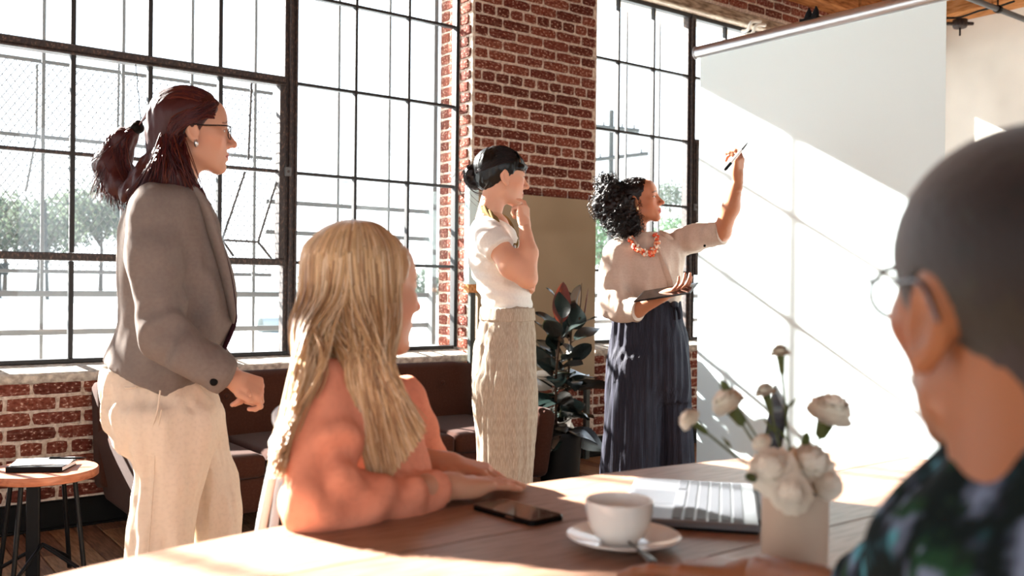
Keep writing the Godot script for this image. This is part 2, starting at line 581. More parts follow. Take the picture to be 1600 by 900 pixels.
func lay_bricks(wall: Node3D):
	var pitch := 0.0672
	var long := []
	var head := []
	for i in 7: long.append(brick_mesh(0.202, 100 + i))
	for i in 5: head.append(brick_mesh(0.094, 200 + i))
	var rest := [Build.new(), Build.new(), Build.new(), Build.new(), Build.new()]
	rng.seed = 11
	var lay := func(x0: float, x1: float, y: float, header: bool, shift: float, frame: Transform3D, single: bool):
		# one course between x0 and x1 on a face given by frame
		var unit := 0.105 if header else 0.211
		var x := x0 - shift
		while x < x1 - 0.03:
			var a := maxf(x, x0)
			var e := minf(x + unit, x1)
			var w := e - a - 0.011
			if w > 0.03:
				var set_: Array = head if w < 0.13 else long
				var full := 0.094 if w < 0.13 else 0.2
				var k := rng.randi() % set_.size()
				var tone := rng.randi() % 5
				var basis := Basis(Vector3.BACK, rnd(-0.006, 0.006)).scaled(Vector3(w / full, rnd(0.95, 1.03), 1.0))
				var t := frame * Transform3D(basis, Vector3((a + e) / 2, y, rnd(-0.0025, 0.002)))
				if single:
					var o := put("brick", set_[k], M.brick[tone], wall)
					o.transform = t
				else:
					var b: Build = rest[tone]
					var src: Array = set_[k].surface_get_arrays(0)
					var base := b.v.size()
					for i in src[0].size():
						b.vert(t * src[0][i], (t.basis * src[1][i]).normalized())
					for i in src[12]: b.ix.append(base + i)
			x += unit
	var front := Transform3D()
	var course := 0
	var y := 0.16
	while y < TOP:
		var header := course % 6 == 3
		var shift := 0.05 if header else (0.105 if course % 2 else 0.0)
		# the pillar between the windows
		var hi := y > 1.62
		lay.call(3.165, 4.14, y, header, shift, front, hi)
		# under the sills
		if y < SILL - 0.09:
			lay.call(0.3, 1.25, y, header, shift + 0.03, front, y > 0.1)
			lay.call(1.25, 3.165, y, header, shift, front, false)
			lay.call(-1.0, 0.3, y, header, shift, front, false)
			lay.call(4.14, 5.4, y, header, shift, front, y > 0.12)
			lay.call(5.4, 7.9, y, header, shift, front, false)
		elif y > HEAD + 0.06 and y < 3.5:
			lay.call(4.9, 7.2, y, header, shift + 0.07, front, true)
			lay.call(7.2, 7.9, y, header, shift, front, false)
			lay.call(-0.5, 3.165, y, header, shift, front, false)
		# reveals of the first window: the room side and the yard side, seen past the glass
		if y > SILL - 0.05 and y < HEAD:
			var jamb := Transform3D(Basis(Vector3(0, 0, 1), Vector3.UP, Vector3(-1, 0, 0)), Vector3(3.155, 0, 0))
			lay.call(-0.135, -0.005, y, course % 2 == 0, 0.0, jamb, false)
			lay.call(-0.345, -0.185, y, course % 2 == 1, 0.0, jamb, false)
			var other := Transform3D(Basis(Vector3(0, 0, 1), Vector3.UP, Vector3(-1, 0, 0)), Vector3(7.785, 0, 0))
			lay.call(-0.345, -0.005, y, course % 2 == 0, 0.0, other, false)
		y += pitch
		course += 1
	for k in 5:
		var o := put("far_bricks", rest[k].mesh(), M.brick[k], wall)
		o.set_meta("kind", "stuff")

func windows():
	for wi in WINS.size():
		var w: Array = WINS[wi]
		var root := Node3D.new()
		root.name = "window_%d" % (wi + 1)
		root.position = Vector3(w[0], SILL, GLASS)
		add_child(root)
		root.set_meta("kind", "structure")
		tag(root, ["tall dark steel framed window of many small panes beside the sofa", "tall dark steel framed window partly hidden by the white screen", "tall dark steel framed window beyond the small round table"][wi], "window")
		var wide: float = w[1] - w[0]
		var tall := HEAD - SILL
		# columns: three panes, a mullion, a pivoting sash of four panes, a mullion, three panes
		var p := 0.345
		var xs := [0.0]
		for i in 3: xs.append(xs[-1] + p)
		var m0: float = xs[-1]
		var m1: float = wide - m0
		var sw := (m1 - m0 - 0.18) / 4.0
		var bar := func(called: String, lo: Vector3, hi: Vector3, ch := 0.003, mat: Material = null):
			var b := Build.new()
			var c := (lo + hi) / 2
			box(b, lo - c, hi - c, ch)
			var o := put(called, b.mesh(), mat if mat else M.steel_thin, root)
			o.position = c
			return o
		# outer frame
		bar.call("frame", Vector3(0, 0, -0.03), Vector3(0.022, tall, 0.022))
		bar.call("frame", Vector3(wide - 0.022, 0, -0.03), Vector3(wide, tall, 0.022))
		bar.call("frame", Vector3(0.022, tall - 0.03, -0.03), Vector3(wide - 0.022, tall, 0.022))
		bar.call("frame", Vector3(0.022, -0.012, -0.03), Vector3(wide - 0.022, 0.008, 0.022))
		# mullions, built up of a wide flat and two ribs
		for x in [m0, m1 - 0.09]:
			bar.call("mullion", Vector3(x + 0.008, -0.01, -0.045), Vector3(x + 0.082, tall, 0.012), 0.004, M.steel)
			bar.call("mullion_rib", Vector3(x + 0.030, -0.01, 0.012), Vector3(x + 0.046, tall, 0.032), 0.004, M.steel)
			bar.call("mullion_rib", Vector3(x + 0.066, -0.01, 0.012), Vector3(x + 0.080, tall, 0.024), 0.003, M.steel)
		# glazing bars of the fixed bays
		for bay in [[0.022, m0 + 0.008, 0.0], [m1 - 0.008, wide - 0.022, m1]]:
			for i in [1, 2]:
				bar.call("glazing_bar", Vector3(bay[2] + p * i - 0.0085, 0.008, -0.022), Vector3(bay[2] + p * i + 0.0085, tall - 0.03, 0.014))
			for r in range(1, 5):
				bar.call("glazing_bar", Vector3(bay[0], ROW * r - 0.0085, -0.024), Vector3(bay[1], ROW * r + 0.0085, 0.012))
		# the middle bay: fixed rows at top and foot, a pivoting sash over the two rows between
		var s0 := m0 + 0.082
		var s1 := m1 - 0.082
		for i in [1, 2, 3]:
			var x = s0 + (s1 - s0) * i / 4.0
			bar.call("glazing_bar", Vector3(x - 0.011, 0.008, -0.022), Vector3(x + 0.011, ROW - 0.02, 0.014))
			bar.call("glazing_bar", Vector3(x - 0.011, ROW * 3 + 0.02, -0.022), Vector3(x + 0.011, tall - 0.03, 0.014))
			bar.call("glazing_bar", Vector3(x - 0.011, ROW + 0.02, -0.014), Vector3(x + 0.011, ROW * 3 - 0.02, 0.022))
		bar.call("glazing_bar", Vector3(s0, ROW * 4 - 0.0085, -0.024), Vector3(s1, ROW * 4 + 0.0085, 0.012))
		var sash := func(called: String, lo: Vector3, hi: Vector3): bar.call(called, lo, hi, 0.005, M.steel)
		sash.call("sash_rail", Vector3(s0, ROW - 0.018, -0.03), Vector3(s1, ROW + 0.018, 0.034))
		sash.call("sash_rail", Vector3(s0, ROW * 3 - 0.012, -0.03), Vector3(s1, ROW * 3 + 0.024, 0.030))
		sash.call("sash_rail", Vector3(s0, ROW * 3 - 0.026, -0.03), Vector3(s1, ROW * 3 - 0.014, 0.036))
		sash.call("sash_stile", Vector3(s0, ROW + 0.018, -0.03), Vector3(s0 + 0.034, ROW * 3 - 0.026, 0.034))
		sash.call("sash_stile", Vector3(s1 - 0.034, ROW + 0.018, -0.03), Vector3(s1, ROW * 3 - 0.026, 0.034))
		sash.call("glazing_bar", Vector3(s0 + 0.034, ROW * 2 - 0.009, -0.014), Vector3(s1 - 0.034, ROW * 2 + 0.009, 0.020))
		# pivot plate, casement stay
		for s in [s0 - 0.01, s1 + 0.01]:
			bar.call("pivot_plate", Vector3(s - 0.018, ROW * 2 - 0.025, 0.03), Vector3(s + 0.018, ROW * 2 + 0.025, 0.046), 0.004, M.grille)
			var bb := Build.new()
			lathe(bb, Vector3.ZERO, [[0.0, 0.004], [0.007, 0.004], [0.008, 0.0]], 12, Basis(Vector3.RIGHT, PI / 2))
			put("bolt", bb.mesh(), M.steel, root).position = Vector3(s, ROW * 2, 0.046)
		# panes
		var cols := []
		for i in 3: cols.append([p * i, p * (i + 1)])
		for i in 4: cols.append([s0 + (s1 - s0) * i / 4.0, s0 + (s1 - s0) * (i + 1) / 4.0])
		for i in 3: cols.append([m1 + p * i, m1 + p * (i + 1)])
		for c in cols:
			for r in 5:
				var hgt := minf(ROW, tall - ROW * r)
				var q := QuadMesh.new()
				q.size = Vector2(c[1] - c[0] - 0.012, hgt - 0.010)
				var o := put("pane", q, M.glass, root)
				o.position = Vector3((c[0] + c[1]) / 2, ROW * r + hgt / 2, -0.006)
		# sloping sill of rough concrete, its front edge chipped
		var b := Build.new()
		rng.seed = 40 + wi
		var n := 60
		var rows := []
		for i in n + 1:
			var x := lerpf(-0.0, wide + 0.03, float(i) / n)
			var e := rnd(-0.006, 0.004)
			var g := rnd(-0.005, 0.005)
			rows.append([Vector3(x, -0.012, -0.03), Vector3(x, -0.014, 0.03), Vector3(x, -0.040 + g * 0.5, 0.160 + e), Vector3(x, -0.048 + g, 0.172 + e), Vector3(x, -0.078 + g, 0.170 + e + rnd(-0.004, 0.004)), Vector3(x, -0.094, 0.158), Vector3(x, -0.094, -0.03)])
		for i in n:
			for k in 6:
				b.face([rows[i][k], rows[i][k + 1], rows[i + 1][k + 1], rows[i + 1][k]])
		put("window_sill", b.mesh(), M.concrete, root)
		# timber lintel in the room
		if wi < 2:
			var lb := Build.new()
			box(lb, Vector3(-0.08, tall - 0.035, 0.15), Vector3(wide + 0.08, tall + 0.045, 0.185), 0.006)
			put("lintel", lb.mesh(), M.lintel, root)
	# a cord that hangs from the sash of the first window
	var cb := Build.new()
	var top := at(211, 87, 4.55)
	var pts := []
	for i in 14: pts.append(top + Vector3(0.012 * sin(i * 1.7) * 0.2 + 0.0022 * i, -0.024 * i, 0.0))
	tube(cb, pts, 0.0022, 5)
	for i in 6: ball(cb, pts[i * 2] , Vector3.ONE * 0.0032, Basis.IDENTITY, 4, 6)
	tag(put("pull_cord", cb.mesh(), M.black), "thin dark cord hanging from the top rail of the big sash", "cord")

# ---------------------------------------------------------------- the yard outside

func outdoors():
	var b := Build.new()
	box(b, Vector3(-160, -0.6, -60), Vector3(200, -0.2, -0.36))
	tag(solid("ground", b.mesh(), plain(Color(0.80, 0.82, 0.82), 0.9)), "pale sunlit concrete yard outside the windows", "ground")
	b = Build.new()
	box(b, Vector3(-300, -0.62, -260), Vector3(320, -0.21, -60))
	tag(solid("road", b.mesh(), plain(Color(0.36, 0.40, 0.41), 0.9)), "wide grey road beyond the concrete yard", "road")
	# bars in front of the glass, on the yard side
	var labels := ["upright steel security bars with cross rails outside the window by the sofa", "upright steel security bars outside the window behind the screen"]
	for wi in 2:
		var w: Array = WINS[wi]
		var o := thing("window_bars", Vector3(w[0], SILL, -0.42), labels[wi], "bars")
		var upright := box_mesh(Vector3(0.016, 2.42, 0.016), 0.002)
		var xs := [0.33, 0.675, 1.02, 1.39, 1.76, 2.11, 2.46, 2.63, 2.97, 3.31]
		for i in xs.size():
			put("bar", upright, M.grille, o).position = Vector3(xs[i], 1.2, 0)
		for y in [0.122, 0.31]:
			var m := box_mesh(Vector3(3.62, 0.028, 0.02), 0.002)
			put("rail", m, M.grille, o).position = Vector3(1.81, y, 0.02)
		for y in [0.66, 0.83]:
			var m := box_mesh(Vector3(1.1, 0.024, 0.02), 0.002)
			put("rail", m, M.grille, o).position = Vector3(3.07, y, 0.02)
		for x in [0.02, 3.6]:
			put("bracket", box_mesh(Vector3(0.03, 2.4, 0.09), 0.003), M.grille, o).position = Vector3(x, 1.2, 0.03)
	# wire guard over the pivoting sash
	var g := thing("window_guard", Vector3(1.3, 1.16, -0.46), "diamond wire mesh guard outside the pivoting sash", "guard")
	b = Build.new()
	var gw := 0.80
	var gh := 1.03
	var s := 0.037
	var slope := 1.45
	var n := int((2 * gw + gh / slope) / s) + 1
	for dirn in [-1.0, 1.0]:
		for i in n:
			# a straight wire x = x0 + dirn * y / slope cut by the frame
			var x0: float = -gw * 1.0 + i * s - (gh / slope if dirn > 0 else 0.0)
			var pts := []
			for k in 2:
				pts.append(0.0)
			var ya := 0.0
			var yb := gh
			if dirn > 0:
				ya = maxf(0.0, (-gw - x0) * slope)
				yb = minf(gh, (gw - x0) * slope)
			else:
				ya = maxf(0.0, (x0 - gw) * slope)
				yb = minf(gh, (x0 + gw) * slope)
			if yb - ya > 0.02:
				tube(b, [Vector3(x0 + dirn * ya / slope, ya, 0.001 * dirn), Vector3(x0 + dirn * yb / slope, yb, 0.001 * dirn)], 0.0021, 3, false)
	put("wire_mesh", b.mesh(), M.wire, g).set_meta("kind", "stuff")
	for y in [0.0, 0.66, gh]:
		put("rail", box_mesh(Vector3(gw * 2, 0.018, 0.014), 0.002), M.grille, g).position = Vector3(0, y, 0)
	# edges of the guard's pockets, wound with wire
	for p in [[[383, 268], [347, 375]], [[432, 285], [403, 378]], [[347, 375], [403, 378]], [[347, 375], [365, 400]], [[403, 378], [424, 404]], [[58, 100], [57, 210]], [[57, 210], [40, 300]], [[186, 95], [184, 205]], [[393, 130], [388, 250]]]:
		b = Build.new()
		var a := at(p[0][0], p[0][1], 4.85) - g.position
		var e := at(p[1][0], p[1][1], 4.85) - g.position
		a = Vector3(a.x, a.y, a.z)
		tube(b, [a, e], 0.006, 6)
		var d := (e - a)
		var turns := int(d.length() / 0.03)
		var side := d.cross(Vector3.BACK).normalized()
		for i in turns:
			var c := a + d * (float(i) / turns)
			tube(b, [c - side * 0.009 + Vector3(0, 0, 0.004), c + d.normalized() * 0.013 + side * 0.009 + Vector3(0, 0, 0.004)], 0.0022, 3, false)
		put("wound_edge", b.mesh(), M.grille, g)
	# a long low shed far across the road
	var shed := thing("long_shed", Vector3(-30, -0.2, -93), "long low grey shed far across the road, banded light and dark", "building")
	var turn := Basis(Vector3.UP, deg_to_rad(-4.0))
	shed.basis = turn
	for p in [["base", Vector3(-60, 0, -4), Vector3(44, 0.75, 0), Color(0.17, 0.185, 0.19)], ["wall", Vector3(-60, 0.75, -4), Vector3(44, 2.15, -0.1), Color(0.34, 0.36, 0.365)], ["roof", Vector3(-60.5, 2.15, -4.5), Vector3(44.5, 3.1, 0.6), Color(0.22, 0.24, 0.245)], ["gutter", Vector3(-60.5, 2.05, 0.5), Vector3(44.5, 2.2, 0.75), Color(0.2, 0.22, 0.22)]]:
		b = Build.new()
		box(b, p[1], p[2])
		put(p[0], b.mesh(), plain(p[3], 0.9), shed)
	for i in 7:
		put("door", box_mesh(Vector3(3.0, 1.5, 0.1)), plain(Color(0.27, 0.29, 0.3), 0.9), shed).position = Vector3(-50 + i * 13.0, 1.35, -0.02)
	# utility poles
	pole("utility_pole", at(953, 425, 46.0), 10.1, 0.16, [[9.2, 2.6, -0.12], [7.75, 3.5, 0.22]], "tall wooden utility pole with two crossarms outside the window behind the curly haired woman")
	pole("lamp_post", at(533, 450, 60.0), 8.0, 0.05, [], "thin lamp post in the yard seen through the pane beside the mullion")
	pole("leaning_post", at(74, 452, 75.0), 8.0, 0.16, [], "grey leaning post in front of the trees outside the wire guard")
	# trees
	rng.seed = 77
	var k := 0
	for t in [[8, 345, 128.0, 5.0, 0], [60, 362, 112.0, 4.3, 0], [110, 345, 140.0, 5.2, 0], [158, 326, 122.0, 4.7, 0], [212, 342, 165.0, 6.2, 0], [-48, 330, 118.0, 4.4, 0], [1058, 372, 50.0, 1.5, 1], [1034, 388, 42.0, 1.1, 1], [1046, 305, 70.0, 1.4, 0], [938, 372, 58.0, 2.2, 1], [668, 447, 120.0, 3.0, 0], [505, 447, 130.0, 3.5, 0]]:
		var names := ["grey hazy tree beyond the road behind the wire mesh", "hazy grey tree with the leaning post in front of it", "hazy grey tree right of the long glazing bar behind the wire mesh", "tallest hazy grey tree, next to the woman in the blazer", "hazy grey tree largely hidden by the ponytail of the woman in the blazer", "hazy grey tree at the very edge of the picture", "leafy green tree by the mullion, behind the face of the presenting woman", "low green tree under the chin of the presenting woman", "small pale tree high behind the presenting woman", "green tree behind the curls of the presenting woman", "low far tree on the horizon between the blonde woman and the brick reveal", "low far tree on the horizon beside the mullion"]
		tree(at(t[0], t[1], t[2]), t[3], t[4], names[k], "trees outside the windows")
		k += 1
	# ribbed drain pipe lying in the yard
	b = Build.new()
	var c := at(424, 501, 26.0)
	c.y = -0.2
	var prof := []
	for i in 40: prof.append([0.21 + 0.02 * (i % 2), -0.35 + i * 0.0175])
	lathe(b, Vector3(0, 0.21, 0), prof, 20, Basis(Vector3.BACK, PI / 2))
	var pipe := put("drain_pipe", b.mesh(), plain(Color(0.55, 0.58, 0.58), 0.8))
	pipe.position = c
	tag(pipe, "ribbed grey drain pipe lying on the yard beside the mullion", "pipe")

func pole(called: String, top: Vector3, tall: float, r: float, arms: Array, label: String):
	var base := Vector3(top.x, -0.2, top.z)
	var o := thing(called, base, label, "pole")
	var m := plain(Color(0.25, 0.26, 0.26), 0.9)
	var b := Build.new()
	var lean := 0.25 if "leaning" in label else 0.0
	tube(b, [Vector3.ZERO, Vector3(-lean, tall, 0)], [r, r * 0.8], 8)
	put("post", b.mesh(), m, o)
	for a in arms:
		b = Build.new()
		var d = cam_r * a[1] * 0.5
		d.y = a[2]
		tube(b, [Vector3(0, a[0], 0.12) - d, Vector3(0, a[0], 0.12) + d], 0.11, 6)
		put("crossarm", b.mesh(), m, o)
		for f in [-0.8, -0.35, 0.35, 0.8]:
			b = Build.new()
			tube(b, [Vector3(0, a[0], 0.12) + d * f, Vector3(0, a[0] + 0.28, 0.12) + d * f], 0.05, 6)
			put("insulator", b.mesh(), m, o)
	if r < 0.1:
		b = Build.new()
		tube(b, [Vector3(0, tall, 0), Vector3(0, tall, 0) + cam_r * 0.9], 0.05, 6)
		put("lamp_arm", b.mesh(), m, o)

func tree(c: Vector3, r: float, kind: int, label: String, group: String):
	var o := thing("tree", Vector3(c.x, -0.2, c.z), label, "tree", group)
	var b := Build.new()
	var h := c.y + 0.2
	tube(b, [Vector3.ZERO, Vector3(0.1, h * 0.5, 0), Vector3(0, h, 0)], [r * 0.07, r * 0.05, r * 0.02], 7)
	put("trunk", b.mesh(), plain(Color(0.34, 0.31, 0.29), 0.9), o)
	b = Build.new()
	for i in 5:
		var a := rnd(0, TAU)
		tube(b, [Vector3(0, h * 0.55, 0), Vector3(cos(a) * r * 0.4, h * 0.85, sin(a) * r * 0.4), Vector3(cos(a) * r * 0.8, h + r * rnd(0, 0.6), sin(a) * r * 0.8)], [r * 0.03, r * 0.02, r * 0.006], 5)
	put("branch", b.mesh(), plain(Color(0.34, 0.31, 0.29), 0.9), o)
	b = Build.new()
	var n := 4200
	for i in n:
		var cl := Vector3(rnd(-1, 1), rnd(-1, 1), rnd(-1, 1))
		if cl.length() > 1.0: continue
		var hump := 0.8 + 0.25 * sin(cl.x * 9.0 + c.x) * cos(cl.z * 7.0 + c.z)
		var p := Vector3(0, h, 0) + cl * Vector3(r * 1.1, r * hump, r * 1.1)
		if p.y < 0.3: continue
		var s := r * rnd(0.04, 0.085)
		var u := Vector3(rnd(-1, 1), rnd(-1, 1), rnd(-1, 1)).normalized()
		var w := u.cross(Vector3(rnd(-1, 1), rnd(-1, 1), rnd(-1, 1))).normalized()
		b.face([p - u * s, p + w * s * 0.6, p + u * s, p - w * s * 0.6])
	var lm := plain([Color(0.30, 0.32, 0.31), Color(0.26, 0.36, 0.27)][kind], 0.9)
	lm.backlight_enabled = true
	lm.backlight = Color(0.3, 0.34, 0.28)
	put("crown", b.mesh(), lm, o).set_meta("kind", "stuff")

# ---------------------------------------------------------------- beams, pipe and fittings under the ceiling

func ceiling_work():
	var b := Build.new()
	box(b, Vector3(X0 - 0.3, TOP, -0.35), Vector3(X1 + 0.3, TOP + 0.25, Z1 + 0.3))
	var c := solid("ceiling", b.mesh(), M.beam_x)
	tag(c, "board ceiling of warm brown timber on heavy joists", "ceiling")
	# joists towards the window wall
	var x := X0 + 0.4
	var k := 0
	while x < X1 - 0.4:
		var o := put("joist", box_mesh(Vector3(0.09, 0.24, Z1 - 0.3), 0.006) if k == 0 else null, M.beam[k % 3], c)
		if k == 0: M.joist = o.mesh
		o.mesh = M.joist
		o.position = Vector3(x, TOP - 0.12, Z1 / 2 + 0.1)
		x += 0.61
		k += 1
	# wall plate over the brick band, and the end beam over the white wall
	b = Build.new()
	box(b, Vector3(X0, 3.39, 0.0), Vector3(6.9, 3.56, 0.16), 0.008)
	put("wall_plate", b.mesh(), M.beam_x, c)
	b = Build.new()
	box(b, Vector3(6.91, 3.39, 0.0), Vector3(X1 - 0.3, 3.56, 0.17), 0.008)
	put("wall_plate", b.mesh(), M.beam_x, c)
	b = Build.new()
	box(b, Vector3(X1 - 0.28, 3.455, 0.0), Vector3(X1 - 0.005, TOP, Z1), 0.008)
	put("end_beam", b.mesh(), M.beam[0], c)
	# steel conduit crossing under the joists
	b = Build.new()
	var p0 := at(1600, 30, 7.28)
	tube(b, [Vector3(p0.x - 6.0, p0.y, p0.z), Vector3(X1 - 0.02, p0.y, p0.z)], 0.021, 12)
	var pipe := put("conduit", b.mesh(), M.grille)
	tag(pipe, "grey steel conduit pipe running below the ceiling beam", "pipe")
	b = Build.new()
	for dx in [-0.42]:
		lathe(b, Vector3(p0.x + dx, p0.y, p0.z), [[0.022, -0.02], [0.030, -0.02], [0.030, 0.02], [0.022, 0.02]], 14, Basis(Vector3.BACK, PI / 2))
		tube(b, [Vector3(p0.x + dx, p0.y + 0.02, p0.z), Vector3(p0.x + dx, p0.y + 0.45, p0.z)], 0.007, 6)
	tag(put("pipe_hanger", b.mesh(), M.black_metal), "dark hanger clamping the conduit to the ceiling", "hanger")
	# junction box with a hook, cable along the beam
	var jp := at(1500, 37, 7.75)
	var j := thing("junction_box", jp, "small dark junction box with a hook under the end beam", "box")
	b = Build.new()
	lathe(b, Vector3.ZERO, [[0.0, -0.035], [0.05, -0.035], [0.058, -0.02], [0.058, 0.03], [0.0, 0.03]], 18)
	put("body", b.mesh(), M.steel, j)
	for s in [-1.0, 1.0]:
		b = Build.new()
		tube(b, [Vector3(0, 0, 0), cam_r * s * 0.11], [0.02, 0.014], 8)
		put("socket", b.mesh(), M.steel, j)
	b = Build.new()
	tube(b, [Vector3(0.0, -0.03, 0.0), Vector3(0.0, -0.10, 0.0)], 0.008, 6)
	put("hook", b.mesh(), M.black_metal, j)
	b = Build.new()
	tube(b, smooth_path([at(1478, 28, 7.8), at(1500, 27, 7.7), at(1530, 17, 7.5), at(1560, 10, 7.36), at(1585, 2, 7.25)]), 0.009, 6)
	tag(put("cable", b.mesh(), M.black), "black cable sagging along the end beam to the junction box", "cable")
	# two bent white coat hooks on the bricks over the second window
	for i in 2:
		b = Build.new()
		var q := at(1190 + i * 14, 30 + i * 4, 6.9)
		q.z = 0.01
		tube(b, smooth_path([q + Vector3(0, -0.05, 0), q + Vector3(0, -0.05, 0.05), q + Vector3(0, 0.0, 0.09), q + Vector3(0.10, 0.02, 0.09)]), 0.013, 8)
		tag(put("pipe_stub", b.mesh(), M.white_paint), ["bent white pipe stub on the bricks over the window, farther from the screen", "bent white pipe stub on the bricks over the window, nearer the screen"][i], "pipe")

# ---------------------------------------------------------------- furniture by the window

func puff(b: Build, lo: Vector3, hi: Vector3, bulge := Vector3.ZERO, r := 0.03, t := Transform3D(), n := 12):
	# an upholstered block: rounded edges, faces swelling by bulge
	var c := (lo + hi) / 2
	var h := (hi - lo) / 2
	r = minf(r, minf(h.x, minf(h.y, h.z)) * 0.95)
	for ax in 3:
		for s in [-1.0, 1.0]:
			var u := (ax + 1) % 3
			var w := (ax + 2) % 3
			var first := b.v.size()
			for i in n + 1:
				for k in n + 1:
					var q := Vector3.ZERO
					q[ax] = s
					q[u] = sin((float(i) / n * 2 - 1) * PI / 2) * 0.25 + (float(i) / n * 2 - 1) * 0.75
					q[w] = sin((float(k) / n * 2 - 1) * PI / 2) * 0.25 + (float(k) / n * 2 - 1) * 0.75
					var p := q * h
					var core := Vector3(clampf(p.x, -h.x + r, h.x - r), clampf(p.y, -h.y + r, h.y - r), clampf(p.z, -h.z + r, h.z - r))
					var nn := (p - core).normalized()
					p = core + nn * r
					var f := (1.0 - q[u] * q[u]) * (1.0 - q[w] * q[w])
					p[ax] += s * bulge[ax] * f
					nn[u] += 1.2 * bulge[ax] * q[u] * (1 - q[w] * q[w]) / h[u]
					nn[w] += 1.2 * bulge[ax] * q[w] * (1 - q[u] * q[u]) / h[w]
					b.vert(t * (c + p), (t.basis * nn).normalized())
			for i in n:
				for k in n:
					var a := first + i * (n + 1) + k
					b.quad(a, a + 1, a + n + 2, a + n + 1)

func furniture():
	# sofa
	var s := thing("sofa", Vector3(2.02, 0, 0.5), "brown fabric sofa with low arms standing under the window sill", "sofa")
	var part := func(called: String, lo: Vector3, hi: Vector3, bulge: Vector3, r: float, t := Transform3D()):
		var b := Build.new()
		puff(b, lo, hi, bulge, r, t)
		return put(called, b.mesh(), M.sofa, s)
	part.call("base", Vector3(-0.95, 0.15, -0.38), Vector3(0.95, 0.30, 0.36), Vector3(0, 0, 0.006), 0.025)
	var back: Node3D = part.call("backrest", Vector3(-1.0, 0.2, -0.12), Vector3(1.0, 0.69, 0.06), Vector3(0, 0.006, 0.02), 0.045, Transform3D(Basis(Vector3.RIGHT, -0.16), Vector3(0, 0.0, -0.20)))
	for i in 4:
		part.call("seat_cushion", Vector3(-0.945 + i * 0.473, 0.295, -0.26), Vector3(-0.945 + i * 0.473 + 0.468, 0.395, 0.37), Vector3(0, 0.012, 0.008), 0.03)
	for sd in [-1.0, 1.0]:
		part.call("armrest", Vector3(-0.055, 0.13, -0.36), Vector3(0.055, 0.485, 0.385), Vector3(0.008, 0.008, 0.006), 0.045, Transform3D(Basis(Vector3.BACK, -sd * 0.17), Vector3(sd * 0.905 + (0.03 if sd < 0 else 0.055), 0.0, 0)))
		var wb := Build.new()
		tube(wb, smooth_path([Vector3(sd * 0.985 + 0.02, 0.465, 0.378), Vector3(sd * 1.01 + 0.02, 0.489, 0.2), Vector3(sd * 1.01 + 0.02, 0.489, -0.2)]), 0.006, 6)
		put("piping", wb.mesh(), M.sofa, s)
	for x in [-0.6, 0.0, 0.6]:
		for y in [0.46, 0.58]:
			var bb := Build.new()
			ball(bb, Vector3(x + (0.3 if y > 0.5 else 0.0) - 0.15, y, -0.165 - (y - 0.4) * 0.16), Vector3(0.014, 0.014, 0.01))
			put("button", bb.mesh(), M.sofa, back)
	for x in [-0.85, 0.85]:
		for z in [-0.3, 0.28]:
			var b := Build.new()
			lathe(b, Vector3(x, 0, z), [[0.0, 0.0], [0.016, 0.0], [0.024, 0.16]], 14)
			put("leg", b.mesh(), M.dark_wood, s)
	# low round table with black tube legs
	var t := thing("side_table", Vector3(0.70, 0, 0.80), "low round wooden side table on black metal legs beside the sofa", "table")
	var b := Build.new()
	lathe(b, Vector3.ZERO, [[0.0, 0.385], [0.185, 0.385], [0.190, 0.389], [0.190, 0.412], [0.186, 0.416], [0.186, 0.416], [0.0, 0.416]], 56)
	put("tabletop", b.mesh(), textured(noise_tex(0.03, [[0.0, Color(0.45, 0.25, 0.17)], [0.5, Color(0.62, 0.38, 0.27)], [1.0, Color(0.70, 0.46, 0.34)]], 256, 5, FastNoiseLite.TYPE_SIMPLEX, 71), Vector3(1, 6, 6), 0.4), t)
	var view := Vector2(cam_r.x, cam_r.z).angle()
	for i in 4:
		var a := view + 0.12 + PI / 2 * i
		var d := Vector3(cos(a), 0, sin(a))
		b = Build.new()
		tube(b, [d * 0.125 + Vector3(0, 0.386, 0), d * 0.172], 0.0085, 10)
		put("leg", b.mesh(), M.black_metal, t)
		b = Build.new()
		tube(b, [Vector3(0, 0.135, 0), d * 0.160 + Vector3(0, 0.045, 0)], 0.0075, 8)
		put("brace", b.mesh(), M.black_metal, t)
	b = Build.new()
	box(b, Vector3(-0.025, 0.005, -0.008), Vector3(0.025, 0.386, 0.008), 0.004, Transform3D(Basis(Vector3.UP, -view), -cam_r * 0.035))
	put("centre_post", b.mesh(), M.black_metal, t)
	# notebook, sheet and pen on it
	var turn := -deg_to_rad(37.0) + 0.10
	var nb := thing("notebook", Vector3(0.695, 0.4165, 0.80), "black notebook with rounded corners lying on the low round table", "notebook")
	nb.rotation.y = turn
	b = Build.new()
	box(b, Vector3(-0.098, 0.0, -0.075), Vector3(0.098, 0.003, 0.07), 0.0012)
	box(b, Vector3(-0.098, 0.016, -0.075), Vector3(0.098, 0.019, 0.07), 0.0012)
	box(b, Vector3(-0.098, 0.0, 0.066), Vector3(0.098, 0.019, 0.072), 0.0012)
	put("cover", b.mesh(), M.black, nb)
	b = Build.new()
	box(b, Vector3(-0.095, 0.003, -0.073), Vector3(0.095, 0.016, 0.066))
	put("pages", b.mesh(), M.paper, nb)
	var sh := thing("paper_sheet", Vector3(0.70, 0.4362, 0.79), "folded white paper sheets on top of the black notebook", "paper")
	sh.rotation.y = turn + 0.12
	for i in 3:
		b = Build.new()
		box(b, Vector3(-0.098, 0.0015 * i, -0.078), Vector3(0.1, 0.0015 * i + 0.001, 0.055), 0.0, Transform3D(Basis(Vector3.UP, 0.05 * i), Vector3.ZERO))
		put("sheet", b.mesh(), M.paper, sh)
	var pn := put("pen", pen_mesh(0.135, 0.0042), M.black)
	pn.transform = Transform3D(Basis(Vector3.UP, turn + 0.05) * Basis(Vector3.BACK, PI / 2), Vector3(0.785, 0.4450, 0.795))
